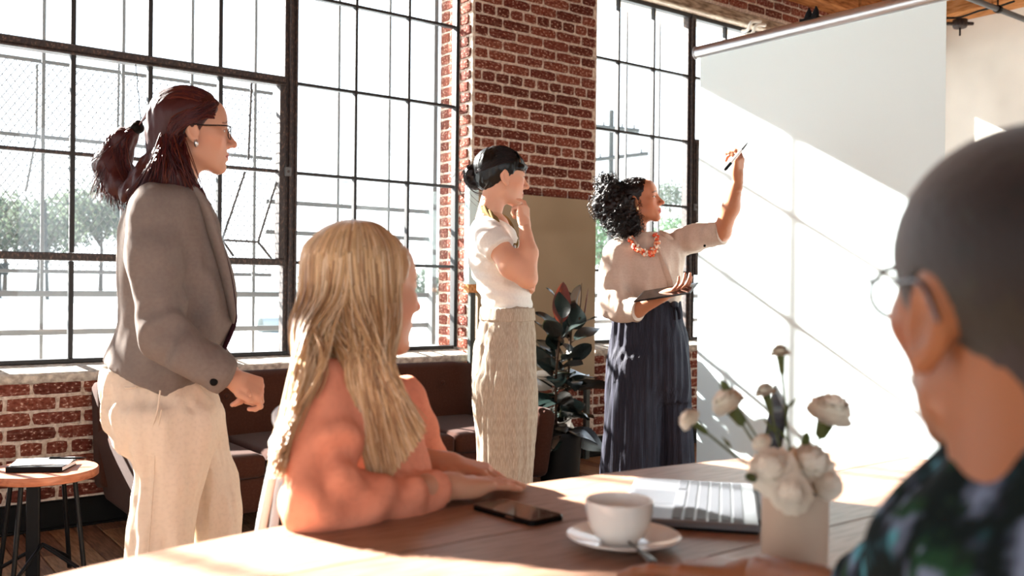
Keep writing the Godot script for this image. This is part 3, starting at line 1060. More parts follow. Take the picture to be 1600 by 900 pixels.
	tag(pn, "black pen lying on the paper sheets of the low round table", "pen")
	# a big beige board on a stand in front of the pillar
	var bd := thing("display_board", Vector3(3.575, 0.0, 0.0), "big plain beige board on dark posts in front of the brick pillar", "board")
	b = Build.new()
	box(b, Vector3(-0.42, 0.50, 0.055), Vector3(0.51, 1.672, 0.08), 0.002)
	put("panel", b.mesh(), textured(noise_tex(0.01, [[0.0, Color(0.56, 0.50, 0.41)], [1.0, Color(0.62, 0.56, 0.47)]], 128, 3), Vector3(1, 1, 1), 0.75), bd)
	b = Build.new()
	box(b, Vector3(-0.488, 1.12, 0.03), Vector3(-0.422, 1.70, 0.085), 0.003)
	put("edge_panel", b.mesh(), plain(Color(0.78, 0.86, 0.87), 0.6), bd)
	b = Build.new()
	box(b, Vector3(-0.488, 1.07, 0.03), Vector3(-0.422, 1.119, 0.085), 0.003)
	put("edge_block", b.mesh(), M.beam[2], bd)
	for x in [-0.47, 0.44]:
		b = Build.new()
		box(b, Vector3(x, 0.0, 0.046), Vector3(x + 0.034, 1.07 if x < 0 else 0.5, 0.08), 0.003)
		put("post", b.mesh(), plain(Color(0.26, 0.28, 0.27), 0.6), bd)

func pen_mesh(l: float, r: float) -> ArrayMesh:
	var b := Build.new()
	lathe(b, Vector3.ZERO, [[0.0, -l / 2], [r * 0.3, -l / 2], [r * 0.35, -l / 2 + 0.006], [r, -l / 2 + 0.022], [r, -l / 2 + 0.022], [r, l / 2 - 0.004], [r * 0.7, l / 2], [0.0, l / 2]], 14)
	box(b, Vector3(r * 0.8, l / 2 - 0.04, -0.0012), Vector3(r * 1.5, l / 2 - 0.004, 0.0012))
	return b.mesh()

# ---------------------------------------------------------------- the big table and what lies on it

const DECK := 0.75

func on_table(px: float, py: float) -> Vector3:
	# the point of the table top seen there
	var d := cam_f + cam_r * ((px - 800.0) / FOC) + cam_u * ((450.0 - py) / FOC)
	return EYE + d * ((DECK - EYE.y) / d.y)

func table_and_things():
	var t := thing("meeting_table", Vector3(0.98, 0, 3.69), "long meeting table of brown boards with a gently bowed edge", "table")
	var outline := PackedVector2Array()
	var n := 28
	# two bowed long sides, soft corners
	for i in n + 1:
		var u := float(i) / n * 2 - 1
		outline.append(Vector2(0.98 + u * 0.88, 3.285 + 0.118 * u * u + 0.06 * pow(absf(u), 14)))
	for i in range(1, 8):
		var u := float(i) / 8
		outline.append(Vector2(1.86 + 0.02 * sin(u * PI), lerpf(3.463, 3.917, u)))
	for i in n + 1:
		var u := 1 - float(i) / n * 2
		outline.append(Vector2(0.98 + u * 0.88, 4.095 - 0.118 * u * u - 0.06 * pow(absf(u), 14)))
	for i in range(1, 8):
		var u := float(i) / 8
		outline.append(Vector2(0.10 - 0.02 * sin(u * PI), lerpf(3.917, 3.463, u)))
	var cuts := [3.2, 3.531, 3.777, 4.02, 4.2]
	for k in 4:
		var strip := PackedVector2Array([Vector2(-2, cuts[k] + 0.002), Vector2(4, cuts[k] + 0.002), Vector2(4, cuts[k + 1] - 0.002), Vector2(-2, cuts[k + 1] - 0.002)])
		for poly in Geometry2D.intersect_polygons(outline, strip):
			var b := Build.new()
			b.off = t.position
			slab(b, poly, DECK - 0.034, DECK, 0.002)
			put("board", b.mesh(), M.table[k], t)
	var b := Build.new()
	b.off = t.position
	box(b, Vector3(0.3, DECK - 0.075, 3.55), Vector3(1.66, DECK - 0.0345, 3.83), 0.004)
	put("under_frame", b.mesh(), M.black_metal, t)
	for x in [0.42, 1.54]:
		for z in [3.56, 3.82]:
			b = Build.new()
			b.off = t.position
			tube(b, [Vector3(x, DECK - 0.075, z), Vector3(x, 0.0, z + (-0.1 if z < 3.7 else 0.1))], 0.022, 10)
			put("leg", b.mesh(), M.black_metal, t)
	mobile_phone()
	cup_and_spoon()
	laptop()
	vase_and_flowers()

func mobile_phone():
	var a := on_table(741, 797)
	var d := on_table(838, 825)
	var dirn := (d - a).normalized()
	var o := thing("mobile_phone", on_table(808, 804), "black mobile phone with a shiny rim lying face up on the table", "phone")
	o.rotation.y = -Vector2(dirn.x, dirn.z).angle()
	var rr := func(hx: float, hz: float, r: float) -> PackedVector2Array:
		var p := PackedVector2Array()
		for q in [[1, 1, 0], [-1, 1, 1], [-1, -1, 2], [1, -1, 3]]:
			for i in 6:
				var an = PI / 2 * (q[2] + i / 5.0)
				p.append(Vector2(q[0] * (hx - r) + cos(an) * r, q[1] * (hz - r) + sin(an) * r))
		return p
	var b := Build.new()
	slab(b, rr.call(0.0715, 0.0345, 0.011), 0.0005, 0.0080, 0.0015)
	put("case", b.mesh(), plain(Color(0.10, 0.10, 0.105), 0.22, 0.7), o)
	b = Build.new()
	slab(b, rr.call(0.0695, 0.0325, 0.009), 0.0080, 0.0087, 0.0004)
	var g := plain(Color(0.012, 0.012, 0.014), 0.06)
	put("screen", b.mesh(), g, o)
	b = Build.new()
	box(b, Vector3(0.012, 0.004, 0.0342), Vector3(0.03, 0.006, 0.0352), 0.0005)
	put("button", b.mesh(), M.chrome, o)

func cup_and_spoon():
	var c := on_table(974, 853)
	var s := thing("saucer", c, "white porcelain saucer under the coffee cup", "saucer")
	var b := Build.new()
	lathe(b, Vector3.ZERO, [[0.0, 0.001], [0.038, 0.001], [0.040, 0.003], [0.060, 0.0075], [0.0765, 0.0145], [0.0775, 0.016], [0.0765, 0.0172], [0.060, 0.0115], [0.034, 0.0065], [0.032, 0.0055], [0.0, 0.0055]], 64)
	put("plate", b.mesh(), M.porcelain, s)
	var o := thing("coffee_cup", c + Vector3(0, 0.0058, 0) - cam_r * 0.006, "white porcelain coffee cup standing on its saucer", "cup")
	b = Build.new()
	lathe(b, Vector3.ZERO, [[0.0, 0.002], [0.022, 0.002], [0.0235, 0.0], [0.0255, 0.0], [0.026, 0.003], [0.034, 0.010], [0.0415, 0.024], [0.0455, 0.042], [0.0465, 0.056], [0.0462, 0.0575], [0.0452, 0.0580], [0.0443, 0.0565], [0.0432, 0.042], [0.039, 0.024], [0.031, 0.0115], [0.018, 0.0075], [0.0, 0.007]], 64)
	put("bowl", b.mesh(), M.porcelain, o)
	b = Build.new()
	lathe(b, Vector3.ZERO, [[0.0335, 0.0142], [0.034, 0.015], [0.0, 0.015]], 40)
	put("coffee", b.mesh(), plain(Color(0.66, 0.58, 0.48), 0.15), o)
	b = Build.new()
	var hd := (cam_f * 0.9 + cam_r * 0.45)
	hd.y = 0
	hd = hd.normalized()
	tube(b, smooth_path([hd * 0.043 + Vector3(0, 0.045, 0), hd * 0.066 + Vector3(0, 0.047, 0), hd * 0.068 + Vector3(0, 0.03, 0), hd * 0.036 + Vector3(0, 0.016, 0)]), 0.0038, 8)
	put("handle", b.mesh(), M.porcelain, o)
	# teaspoon on the saucer, handle towards the camera
	var p0 := on_table(982, 862) + Vector3(0, 0.014, 0)
	var p1 := on_table(1020, 912) + Vector3(0, 0.026, 0)
	var sp := thing("teaspoon", p0, "dark metal teaspoon resting on the saucer", "spoon")
	b = Build.new()
	var dv := p1 - p0
	tube(b, [Vector3.ZERO, dv * 0.35, dv * 0.8, dv], [0.0018, 0.002, 0.0034, 0.004], 10, true, Vector2(0.6, 1.4))
	put("handle", b.mesh(), plain(Color(0.20, 0.19, 0.18), 0.3, 0.8), sp)
	b = Build.new()
	var bx := dv.normalized()
	var bz := bx.cross(Vector3.UP).normalized()
	ball(b, -bx * 0.016 + Vector3(0, 0.001, 0), Vector3(0.018, 0.003, 0.011), Basis(bx, bz.cross(bx), bz))
	put("bowl", b.mesh(), plain(Color(0.20, 0.19, 0.18), 0.3, 0.8), sp)

func laptop():
	var nr := on_table(1188, 836)
	var fr := on_table(1178, 769)
	var w := (nr - fr)
	var wl := 0.296
	var z := w.normalized()
	var x := Vector3.UP.cross(z).normalized()   # towards the hinge
	if x.dot(cam_r) < 0: x = -x
	var o := thing("laptop", (nr + fr) / 2, "open silver grey laptop seen from the side on the table", "laptop")
	o.basis = Basis(x, Vector3.UP, x.cross(Vector3.UP))
	var body := plain(Color(0.47, 0.48, 0.50), 0.4, 0.5)
	var b := Build.new()
	box(b, Vector3(-0.205, 0.002, -wl / 2), Vector3(0.0, 0.0145, wl / 2), 0.003)
	var deck := put("base", b.mesh(), body, o)
	b = Build.new()
	box(b, Vector3(-0.205, 0.0002, -wl / 2 + 0.004), Vector3(-0.002, 0.0045, wl / 2 + 0.001), 0.001)
	put("underside", b.mesh(), M.black, o)
	b = Build.new()
	box(b, Vector3(-0.196, 0.0144, -0.048), Vector3(-0.126, 0.0149, 0.048), 0.0002)
	put("touchpad", b.mesh(), plain(Color(0.40, 0.41, 0.43), 0.3, 0.5), deck)
	var key := box_mesh(Vector3(0.0145, 0.0016, 0.0155), 0.0006)
	var km := plain(Color(0.34, 0.35, 0.37), 0.5)
	for r in 6:
		for k in 15:
			if r == 5 and k > 3 and k < 10: continue
			var q := put("key", key, km, deck)
			q.position = Vector3(-0.030 - r * 0.0178, 0.0152, -0.130 + k * 0.0186)
	b = Build.new()
	box(b, Vector3(-0.008, 0.0, -0.056), Vector3(0.008, 0.0016, 0.056), 0.0006, Transform3D(Basis(), Vector3(-0.030 - 5 * 0.0178, 0.0144, 0.0)))
	put("space_bar", b.mesh(), km, deck)
	b = Build.new()
	tube(b, [Vector3(0.002, 0.011, -0.12), Vector3(0.002, 0.011, 0.12)], 0.005, 10)
	put("hinge", b.mesh(), M.black, o)
	var tilt := Transform3D(Basis(Vector3.BACK, -0.16), Vector3(0.004, 0.014, 0))
	b = Build.new()
	box(b, Vector3(0.0, 0.0, -wl / 2), Vector3(0.006, 0.176, wl / 2), 0.002, tilt)
	var lid := put("lid", b.mesh(), plain(Color(0.10, 0.10, 0.11), 0.4, 0.4), o)
	b = Build.new()
	box(b, Vector3(-0.0006, 0.008, -wl / 2 + 0.006), Vector3(0.0, 0.170, wl / 2 - 0.006), 0.0002, tilt)
	put("display", b.mesh(), plain(Color(0.02, 0.02, 0.022), 0.12), lid)

func petals(b: Build, c: Vector3, r: float, up: Vector3, seed_: int):
	# a carnation: many ruffled petals set in rings
	var g := RandomNumberGenerator.new()
	g.seed = seed_
	var x := up.cross(Vector3(0.3, 0.2, 0.9)).normalized()
	var z := x.cross(up).normalized()
	for ring in 5:
		var cnt: int = [10, 10, 9, 8, 7][ring]
		var open: float = [1.60, 1.36, 1.12, 0.88, 0.64][ring]
		for k in cnt:
			var a := TAU * k / cnt + ring * 0.7 + g.randf_range(-0.2, 0.2)
			var rad := x * cos(a) + z * sin(a)
			var tan_ := up.cross(rad)
			var ids := []
			var nu := 4
			var nw := 6
			for i in nu + 1:
				var u := float(i) / nu
				var row := []
				var ang := open * (0.35 + 0.65 * u)
				var mid := c + (rad * sin(ang) + up * cos(ang)) * r * 1.12 * u * g.randf_range(0.9, 1.08) - up * r * 0.25
				for j in nw + 1:
					var w := float(j) / nw * 2 - 1
					var half := r * 0.62 * sin(minf(u * 1.9, 1.35))
					var ruff := 0.10 * r * u * sin(j * 2.6 + k * 1.3 + ring)
					var p := mid + tan_ * half * w + (up * 0.7 + rad * 0.7) * ruff - rad * 0.18 * r * w * w * u
					row.append(b.vert(p, (up * sin(ang) * 0.8 + rad * cos(ang) + up * 0.5).normalized()))
				ids.append(row)
			for i in nu:
				for j in nw: b.quad(ids[i][j], ids[i][j + 1], ids[i + 1][j + 1], ids[i + 1][j])

func ruffle(b: Build, c: Vector3, r: float, sd: int):
	# the crowded middle of a carnation: a ball folded into wavy ridges
	var nz := FastNoiseLite.new()
	nz.seed = sd
	nz.frequency = 1.0
	var first := b.v.size()
	var rings := 18
	var sides := 28
	for i in rings + 1:
		var t := PI * i / rings
		for k in sides + 1:
			var a := TAU * (k % sides) / sides
			var u := Vector3(sin(t) * cos(a), cos(t), sin(t) * sin(a))
			var f := 1.0 + 0.20 * sin(26.0 * nz.get_noise_3dv(u * 1.9)) * (0.6 + 0.4 * u.y)
			b.vert(c + u * r * f, (u + u.cross(Vector3(0.3, 1, 0.2)) * 0.7 * cos(26.0 * nz.get_noise_3dv(u * 1.9))).normalized())
	for i in rings:
		for k in sides:
			var q := first + i * (sides + 1) + k
			b.quad(q, q + 1, q + sides + 2, q + sides + 1)

func vase_and_flowers():
	var c := on_table(1241, 893)
	var v := thing("flower_vase", c, "pale stoneware vase with straight sides holding white carnations", "vase")
	var b := Build.new()
	lathe(b, Vector3.ZERO, [[0.0, 0.001], [0.037, 0.001], [0.040, 0.004], [0.0405, 0.06], [0.0405, 0.118], [0.0395, 0.1205], [0.0375, 0.118], [0.0372, 0.012], [0.034, 0.006], [0.0, 0.006]], 56)
	put("body", b.mesh(), M.ceramic, v)
	var petal := plain(Color(0.97, 0.93, 0.86), 0.7)
	petal.backlight_enabled = true
	petal.backlight = Color(0.35, 0.33, 0.28)
	var green := plain(Color(0.33, 0.36, 0.20), 0.6)
	var mouth := c + Vector3(0, 0.116, 0)
	var list := [[1077, 655, 0.0125, 1.15, "half open white carnation bud reaching farthest out from the vase towards the standing women"], [1137, 629, 0.019, 1.16, "white carnation in front of the dark trousers and the screen, second from the outermost bud"], [1196, 612, 0.0125, 1.18, "small white carnation on a tall stem before the screen"], [1219, 551, 0.0115, 1.19, "tallest white carnation standing above all the others"], [1297, 642, 0.0235, 1.12, "open white carnation with a ragged head on the side of the man"], [1190, 692, 0.011, 1.14, "little white carnation just above the big heads in the vase"], [1208, 737, 0.027, 1.10, "big creamy carnation resting on the vase rim on the cup side"], [1264, 730, 0.027, 1.12, "big creamy carnation resting on the vase rim under the laptop lid"], [1293, 757, 0.017, 1.10, "fading white carnation drooping over the vase rim on the side of the man"], [1236, 770, 0.022, 1.075, "low creamy carnation on the front of the vase rim"]]
	var k := 0
	for f in list:
		var h := at(f[0], f[1], f[2 + 1])
		var up := (h - mouth + Vector3(0, 0.03, 0)).normalized()
		var lowp := c + Vector3(0, 0.03, 0) - (h - mouth).normalized() * 0.0 + Vector3((k % 3 - 1) * 0.012, 0, (k % 4 - 1.5) * 0.01)
		var o := thing("carnation", lowp, f[4], "flower", "white carnations in the vase")
		b = Build.new()
		b.off = lowp
		petals(b, h, f[2], up, 300 + k)
		ruffle(b, h + up * f[2] * 0.16, f[2] * 0.70, k)
		put("flower_head", b.mesh(), petal, o)
		b = Build.new()
		b.off = lowp
		var q = h - up * f[2] * 0.3
		tube(b, [q, q - up * f[2] * 0.6, q - up * (f[2] * 0.6 + 0.014), q - up * (f[2] * 0.6 + 0.018)], [f[2] * 0.5, f[2] * 0.42, f[2] * 0.3, 0.002], 10)
		put("calyx", b.mesh(), green, o)
		b = Build.new()
		b.off = lowp
		var e = q - up * (f[2] * 0.6 + 0.015)
		var m := c + Vector3(0, 0.112, 0) + (h - c) * Vector3(0.12, 0, 0.12)
		if Vector2(m.x - c.x, m.z - c.z).length() > 0.03:
			var dd := Vector3(m.x - c.x, 0, m.z - c.z).normalized() * 0.03
			m = Vector3(c.x, m.y, c.z) + dd
		tube(b, smooth_path([e, (e + m) / 2 + Vector3(0, -0.006, 0), m, lowp], 5), 0.0016, 7)
		put("stem", b.mesh(), green, o)
		b = Build.new()
		b.off = lowp
		for i in 2:
			var s = e.lerp(m, 0.35 + 0.3 * i)
			var dl := (cam_r * (1.0 if (i + k) % 2 else -1.0) + Vector3.UP * 1.2).normalized()
			var ln := 0.022 + 0.006 * ((k + i) % 3)
			var sd := dl.cross(cam_f).normalized()
			b.face([s, s + dl * ln * 0.45 + sd * 0.0025, s + dl * ln, s + dl * ln * 0.45 - sd * 0.0025])
		put("leaf", b.mesh(), green, o)
		k += 1
	for bd in [[1134, 606, 1.16, "closed dark green carnation bud above the second outermost flower"], [1259, 688, 1.13, "closed green carnation bud over the big creamy heads"], [1174, 746, 1.09, "closed green carnation bud beside the vase on the laptop side"]]:
		var h := at(bd[0], bd[1], bd[2])
		var up := (h - mouth + Vector3(0, 0.02, 0)).normalized()
		var lowp := c + Vector3(0.006, 0.03, 0.008)
		var o := thing("carnation_bud", lowp, bd[3], "bud", "closed carnation buds")
		b = Build.new()
		b.off = lowp
		tube(b, [h + up * 0.012, h + up * 0.006, h - up * 0.004, h - up * 0.012], [0.001, 0.005, 0.0055, 0.002], 10)
		put("calyx", b.mesh(), green, o)
		b = Build.new()
		b.off = lowp
		var m := mouth + (h - mouth) * Vector3(0.2, 0.02, 0.2)
		if Vector2(m.x - c.x, m.z - c.z).length() > 0.03:
			m = mouth + Vector3(m.x - c.x, 0.0, m.z - c.z).normalized() * 0.03
		tube(b, smooth_path([h - up * 0.012, (h + m) / 2, m, lowp], 5), 0.0014, 7)
		put("stem", b.mesh(), green, o)

# ---------------------------------------------------------------- the screen, the far end of the room

func screen_and_far_end():
	var a := at(1091, 450, 4.7)
	var e := at(1474.5, 450, 3.745)
	a.y = 0
	e.y = 0
	var x := (e - a).normalized()
	var w := a.distance_to(e)
	var o := thing("projection_screen", a, "big white pull up screen with a silver top bar standing before the window", "screen")
	o.basis = Basis(x, Vector3.UP, x.cross(Vector3.UP))     # z of the screen faces the table side
	if (o.basis.z).dot(-cam_f) < 0: o.basis = Basis(x, Vector3.UP, -x.cross(Vector3.UP))
	var b := Build.new()
	var top := 2.262
	var nx := 48
	var ny := 40
	var first := 0
	for side in [1.0, -1.0]:
		first = b.v.size()
		for i in nx + 1:
			for k in ny + 1:
				var u := float(i) / nx
				var vv := float(k) / ny
				var y := lerpf(0.09, top + 0.03, vv)
				var z := 0.0016 * sin(u * 19.0 + 0.6 * sin(vv * 5.0)) * (0.3 + 0.7 * (1 - vv)) + 0.0012 * sin(u * 7.0 + vv * 3.0)
				if u > 0.86: z += 0.004 * sin((u - 0.86) / 0.14 * PI)
				var dz := 0.0016 * 19.0 * cos(u * 19.0 + 0.6 * sin(vv * 5.0)) * (0.3 + 0.7 * (1 - vv)) / w + 0.0012 * 7.0 * cos(u * 7.0 + vv * 3.0) / w
				b.vert(Vector3(u * w, y, z + side * 0.0006), Vector3(-dz, 0, 1).normalized() * side)
		for i in nx:
			for k in ny:
				var q := first + i * (ny + 1) + k
				b.quad(q, q + 1, q + ny + 2, q + ny + 1)
	put("sheet", b.mesh(), M.sheet, o)
	# top bar: a flattened oval profile in brushed aluminium
	b = Build.new()
	tube(b, [Vector3(-0.026, top + 0.035, 0.0), Vector3(w + 0.026, top + 0.035, 0.0)], 0.030, 24, true, Vector2(0.72, 1.0))
	put("top_bar", b.mesh(), M.silver, o)
	for xx in [-0.030, w + 0.030]:
		b = Build.new()
		tube(b, [Vector3(xx - 0.004, top + 0.035, 0.0), Vector3(xx + 0.004, top + 0.035, 0.0)], 0.033, 24, true, Vector2(0.75, 1.0))
		put("end_cap", b.mesh(), plain(Color(0.62, 0.62, 0.63), 0.4, 0.5), o)
	# black hook plate in the middle of the bar
	b = Build.new()
	for s in [0.0, 0.036]:
		var pts := []
		for i in 9:
			var t := float(i) / 8
			pts.append(Vector3(w * 0.49 + s + 0.010 * sin(t * 2.0) - 0.008, top + 0.06 + 0.062 * t, -0.01))
		tube(b, pts, [0.020, 0.022, 0.022, 0.021, 0.019, 0.016, 0.012, 0.007, 0.002], 10, true, Vector2(0.4, 0.9))
	box(b, Vector3(w * 0.49 - 0.035, top + 0.058, -0.022), Vector3(w * 0.49 + 0.06, top + 0.072, 0.012), 0.003)
	put("hook", b.mesh(), M.black, o)
	b = Build.new()
	box(b, Vector3(-0.04, 0.0, -0.06), Vector3(w + 0.04, 0.095, 0.05), 0.012)
	put("base_case", b.mesh(), M.silver, o)
	b = Build.new()
	tube(b, [Vector3(w / 2, 0.09, -0.035), Vector3(w / 2, top + 0.03, -0.035)], 0.012, 10)
	put("support_pole", b.mesh(), M.black_metal, o)
	# far end: white plinth, dark low bench, a tube framed stool
	var pl := thing("plinth", at(1466, 657, 7.9) * Vector3(1, 0, 1), "white square plinth on the floor beyond the screen", "plinth")
	pl.rotation.y = -0.05
	b = Build.new()
	box(b, Vector3(-0.14, 0.0, -0.14), Vector3(0.14, 0.62, 0.14), 0.006)
	put("body", b.mesh(), M.white_paint, pl)
	var bn := thing("low_bench", Vector3(7.72, 0, 1.35), "low black bench against the end wall behind the neck of the man", "bench")
	b = Build.new()
	puff(b, Vector3(-0.24, 0.12, -0.55), Vector3(0.24, 0.42, 0.9), Vector3(0, 0.01, 0), 0.03)
	put("seat", b.mesh(), M.black, bn)
	for z in [-0.45, 0.8]:
		for xx in [-0.18, 0.18]:
			b = Build.new()
			tube(b, [Vector3(xx, 0.0, z), Vector3(xx, 0.13, z)], 0.02, 8)
			put("leg", b.mesh(), M.black, bn)
	var st := at(1592, 670, 5.0)
	var so := thing("metal_stool", Vector3(st.x, 0, st.z), "low stool with a bent white metal tube frame behind the shoulder of the man", "stool")
	so.rotation.y = 0.5
	for z in [-0.16, 0.16]:
		b = Build.new()
		tube(b, smooth_path([Vector3(-0.17, 0.0, z), Vector3(-0.16, 0.34, z), Vector3(-0.12, 0.405, z), Vector3(0.12, 0.405, z), Vector3(0.16, 0.34, z), Vector3(0.17, 0.0, z)]), 0.011, 10)
		put("frame", b.mesh(), M.white, so)
	b = Build.new()
	puff(b, Vector3(-0.13, 0.385, -0.15), Vector3(0.13, 0.415, 0.15), Vector3(0, 0.004, 0), 0.012)
	put("seat", b.mesh(), plain(Color(0.45, 0.46, 0.46), 0.7), so)

# ---------------------------------------------------------------- rubber plant

func rubber_leaf(l: float, w: float, curl: float, fold: float) -> ArrayMesh:
	# thick oval leaf along +x, tip pointed, midrib sunk, edges lifted
	var b := Build.new()
	var n := 12
	var m := 6
	for side in [1.0, -1.0]:
		var first := b.v.size()
		for i in n + 1:
			var u := float(i) / n
			var half := w * 0.5 * pow(sin(PI * pow(u, 0.85)), 0.75) if u < 0.999 else 0.0
			for k in m + 1:
				var v := float(k) / m * 2 - 1
				var y := -curl * l * u * u + fold * absf(v) * half - 0.003 * (1.0 - absf(v)) + 0.006 * sin(u * 9.0) * v * absf(v)
				var nn := Vector3(2 * curl * u, 1.0, -fold * signf(v) * 0.8).normalized()
				b.vert(Vector3(u * l, y + side * 0.0009, v * half), nn * side)
		for i in n:
			for k in m:
				var q := first + i * (m + 1) + k
				b.quad(q, q + 1, q + m + 2, q + m + 1)
	return b.mesh()

func plant():
	var base := at(876, 600, 4.98)
	base.y = 0
	var o := thing("rubber_plant", base, "tall rubber plant with broad dark leaves in a black pot beside the sofa", "plant")
	var b := Build.new()
	lathe(b, Vector3.ZERO, [[0.0, 0.0], [0.095, 0.0], [0.098, 0.004], [0.116, 0.315], [0.122, 0.32], [0.122, 0.342], [0.112, 0.342], [0.109, 0.315], [0.0, 0.313]], 48)
	put("pot", b.mesh(), plain(Color(0.035, 0.037, 0.04), 0.5), o)
	b = Build.new()
	lathe(b, Vector3.ZERO, [[0.110, 0.312], [0.09, 0.318], [0.0, 0.322]], 24)
	put("soil", b.mesh(), plain(Color(0.08, 0.06, 0.05), 0.95), o)
	var leafm := []
	for c in [Color(0.10, 0.15, 0.14), Color(0.13, 0.17, 0.16), Color(0.09, 0.12, 0.12), Color(0.16, 0.14, 0.12)]:
		var m := plain(c, 0.26)
		m.clearcoat_enabled = true
		m.clearcoat = 0.5
		m.clearcoat_roughness = 0.25
		m.backlight_enabled = true
		m.backlight = Color(0.10, 0.10, 0.05)
		leafm.append(m)
	var young := plain(Color(0.26, 0.11, 0.08), 0.35)
	young.backlight_enabled = true
	young.backlight = Color(0.35, 0.13, 0.06)
	var stemm := plain(Color(0.22, 0.16, 0.12), 0.8)
	var shapes := [rubber_leaf(0.205, 0.125, 0.18, 0.20), rubber_leaf(0.235, 0.135, 0.28, 0.14), rubber_leaf(0.185, 0.12, 0.10, 0.28), rubber_leaf(0.215, 0.13, 0.4, 0.10)]
	rng.seed = 9
	var stems := [[Vector3(-0.03, 0.3, 0.01), Vector3(-0.05, 0.62, 0.02), Vector3(-0.015, 0.98, 0.03)], [Vector3(0.03, 0.3, 0.0), Vector3(0.07, 0.6, -0.02), Vector3(0.10, 0.97, -0.03)], [Vector3(0.0, 0.3, -0.04), Vector3(0.02, 0.55, -0.06), Vector3(0.03, 0.84, -0.07)]]
	var ang := 0.4
	for si in stems.size():
		b = Build.new()
		var path := smooth_path(stems[si], 8)
		tube(b, path, 0.007, 7)
		put("stem", b.mesh(), stemm, o)
		var cnt: int = [21, 23, 17][si]
		for i in cnt:
			ang += 2.4
			var t := 0.10 + 0.88 * float(i) / cnt
			var p: Vector3 = path[int(t * (path.size() - 1))]
			var pitch := lerpf(-0.45, 1.15, t) + rnd(-0.4, 0.35)
			var basis := Basis(Vector3.UP, ang) * Basis(Vector3.BACK, pitch) * Basis(Vector3.RIGHT, rnd(-1.0, 1.0))
			var s := rnd(0.8, 1.08) * lerpf(1.0, 0.85, t)
			var reach := basis.x * 0.028
			var lf := put("leaf", shapes[i % 4], leafm[rng.randi() % 4], o)
			lf.transform = Transform3D(basis.scaled(Vector3.ONE * s), p + reach)
			b = Build.new()
			tube(b, [p, p + reach * 1.1], 0.003, 5)
			put("leaf_stalk", b.mesh(), stemm, o)
	# the young red leaf and two rolled shoots at the top
	for q in [[868, 512, 880, 440, 0.27, 0.11]]:
		var p := at(q[0] + 8, q[1] - 6, 4.96) - base
		var e := at(q[2], q[3], 4.96) - base
		var d := (e - p).normalized()
		var zz := cam_r.cross(d).normalized().cross(d).normalized()
		var lf := put("young_leaf", rubber_leaf(p.distance_to(e), 0.10, 0.05, 0.25), young, o)
		lf.transform = Transform3D(Basis(d, zz.cross(d), zz), p)
	for q in [[905, 500, 909, 442], [912, 498, 919, 450]]:
		b = Build.new()
		var p := at(q[0], q[1], 4.98) - base
		var e := at(q[2], q[3], 4.98) - base
		tube(b, [p, p.lerp(e, 0.6), e], [0.004, 0.004, 0.0008], 6)
		put("shoot", b.mesh(), young if q[0] > 908 else stemm, o)

# ---------------------------------------------------------------- bodies, cloth and hair as smooth fields meshed by surface nets

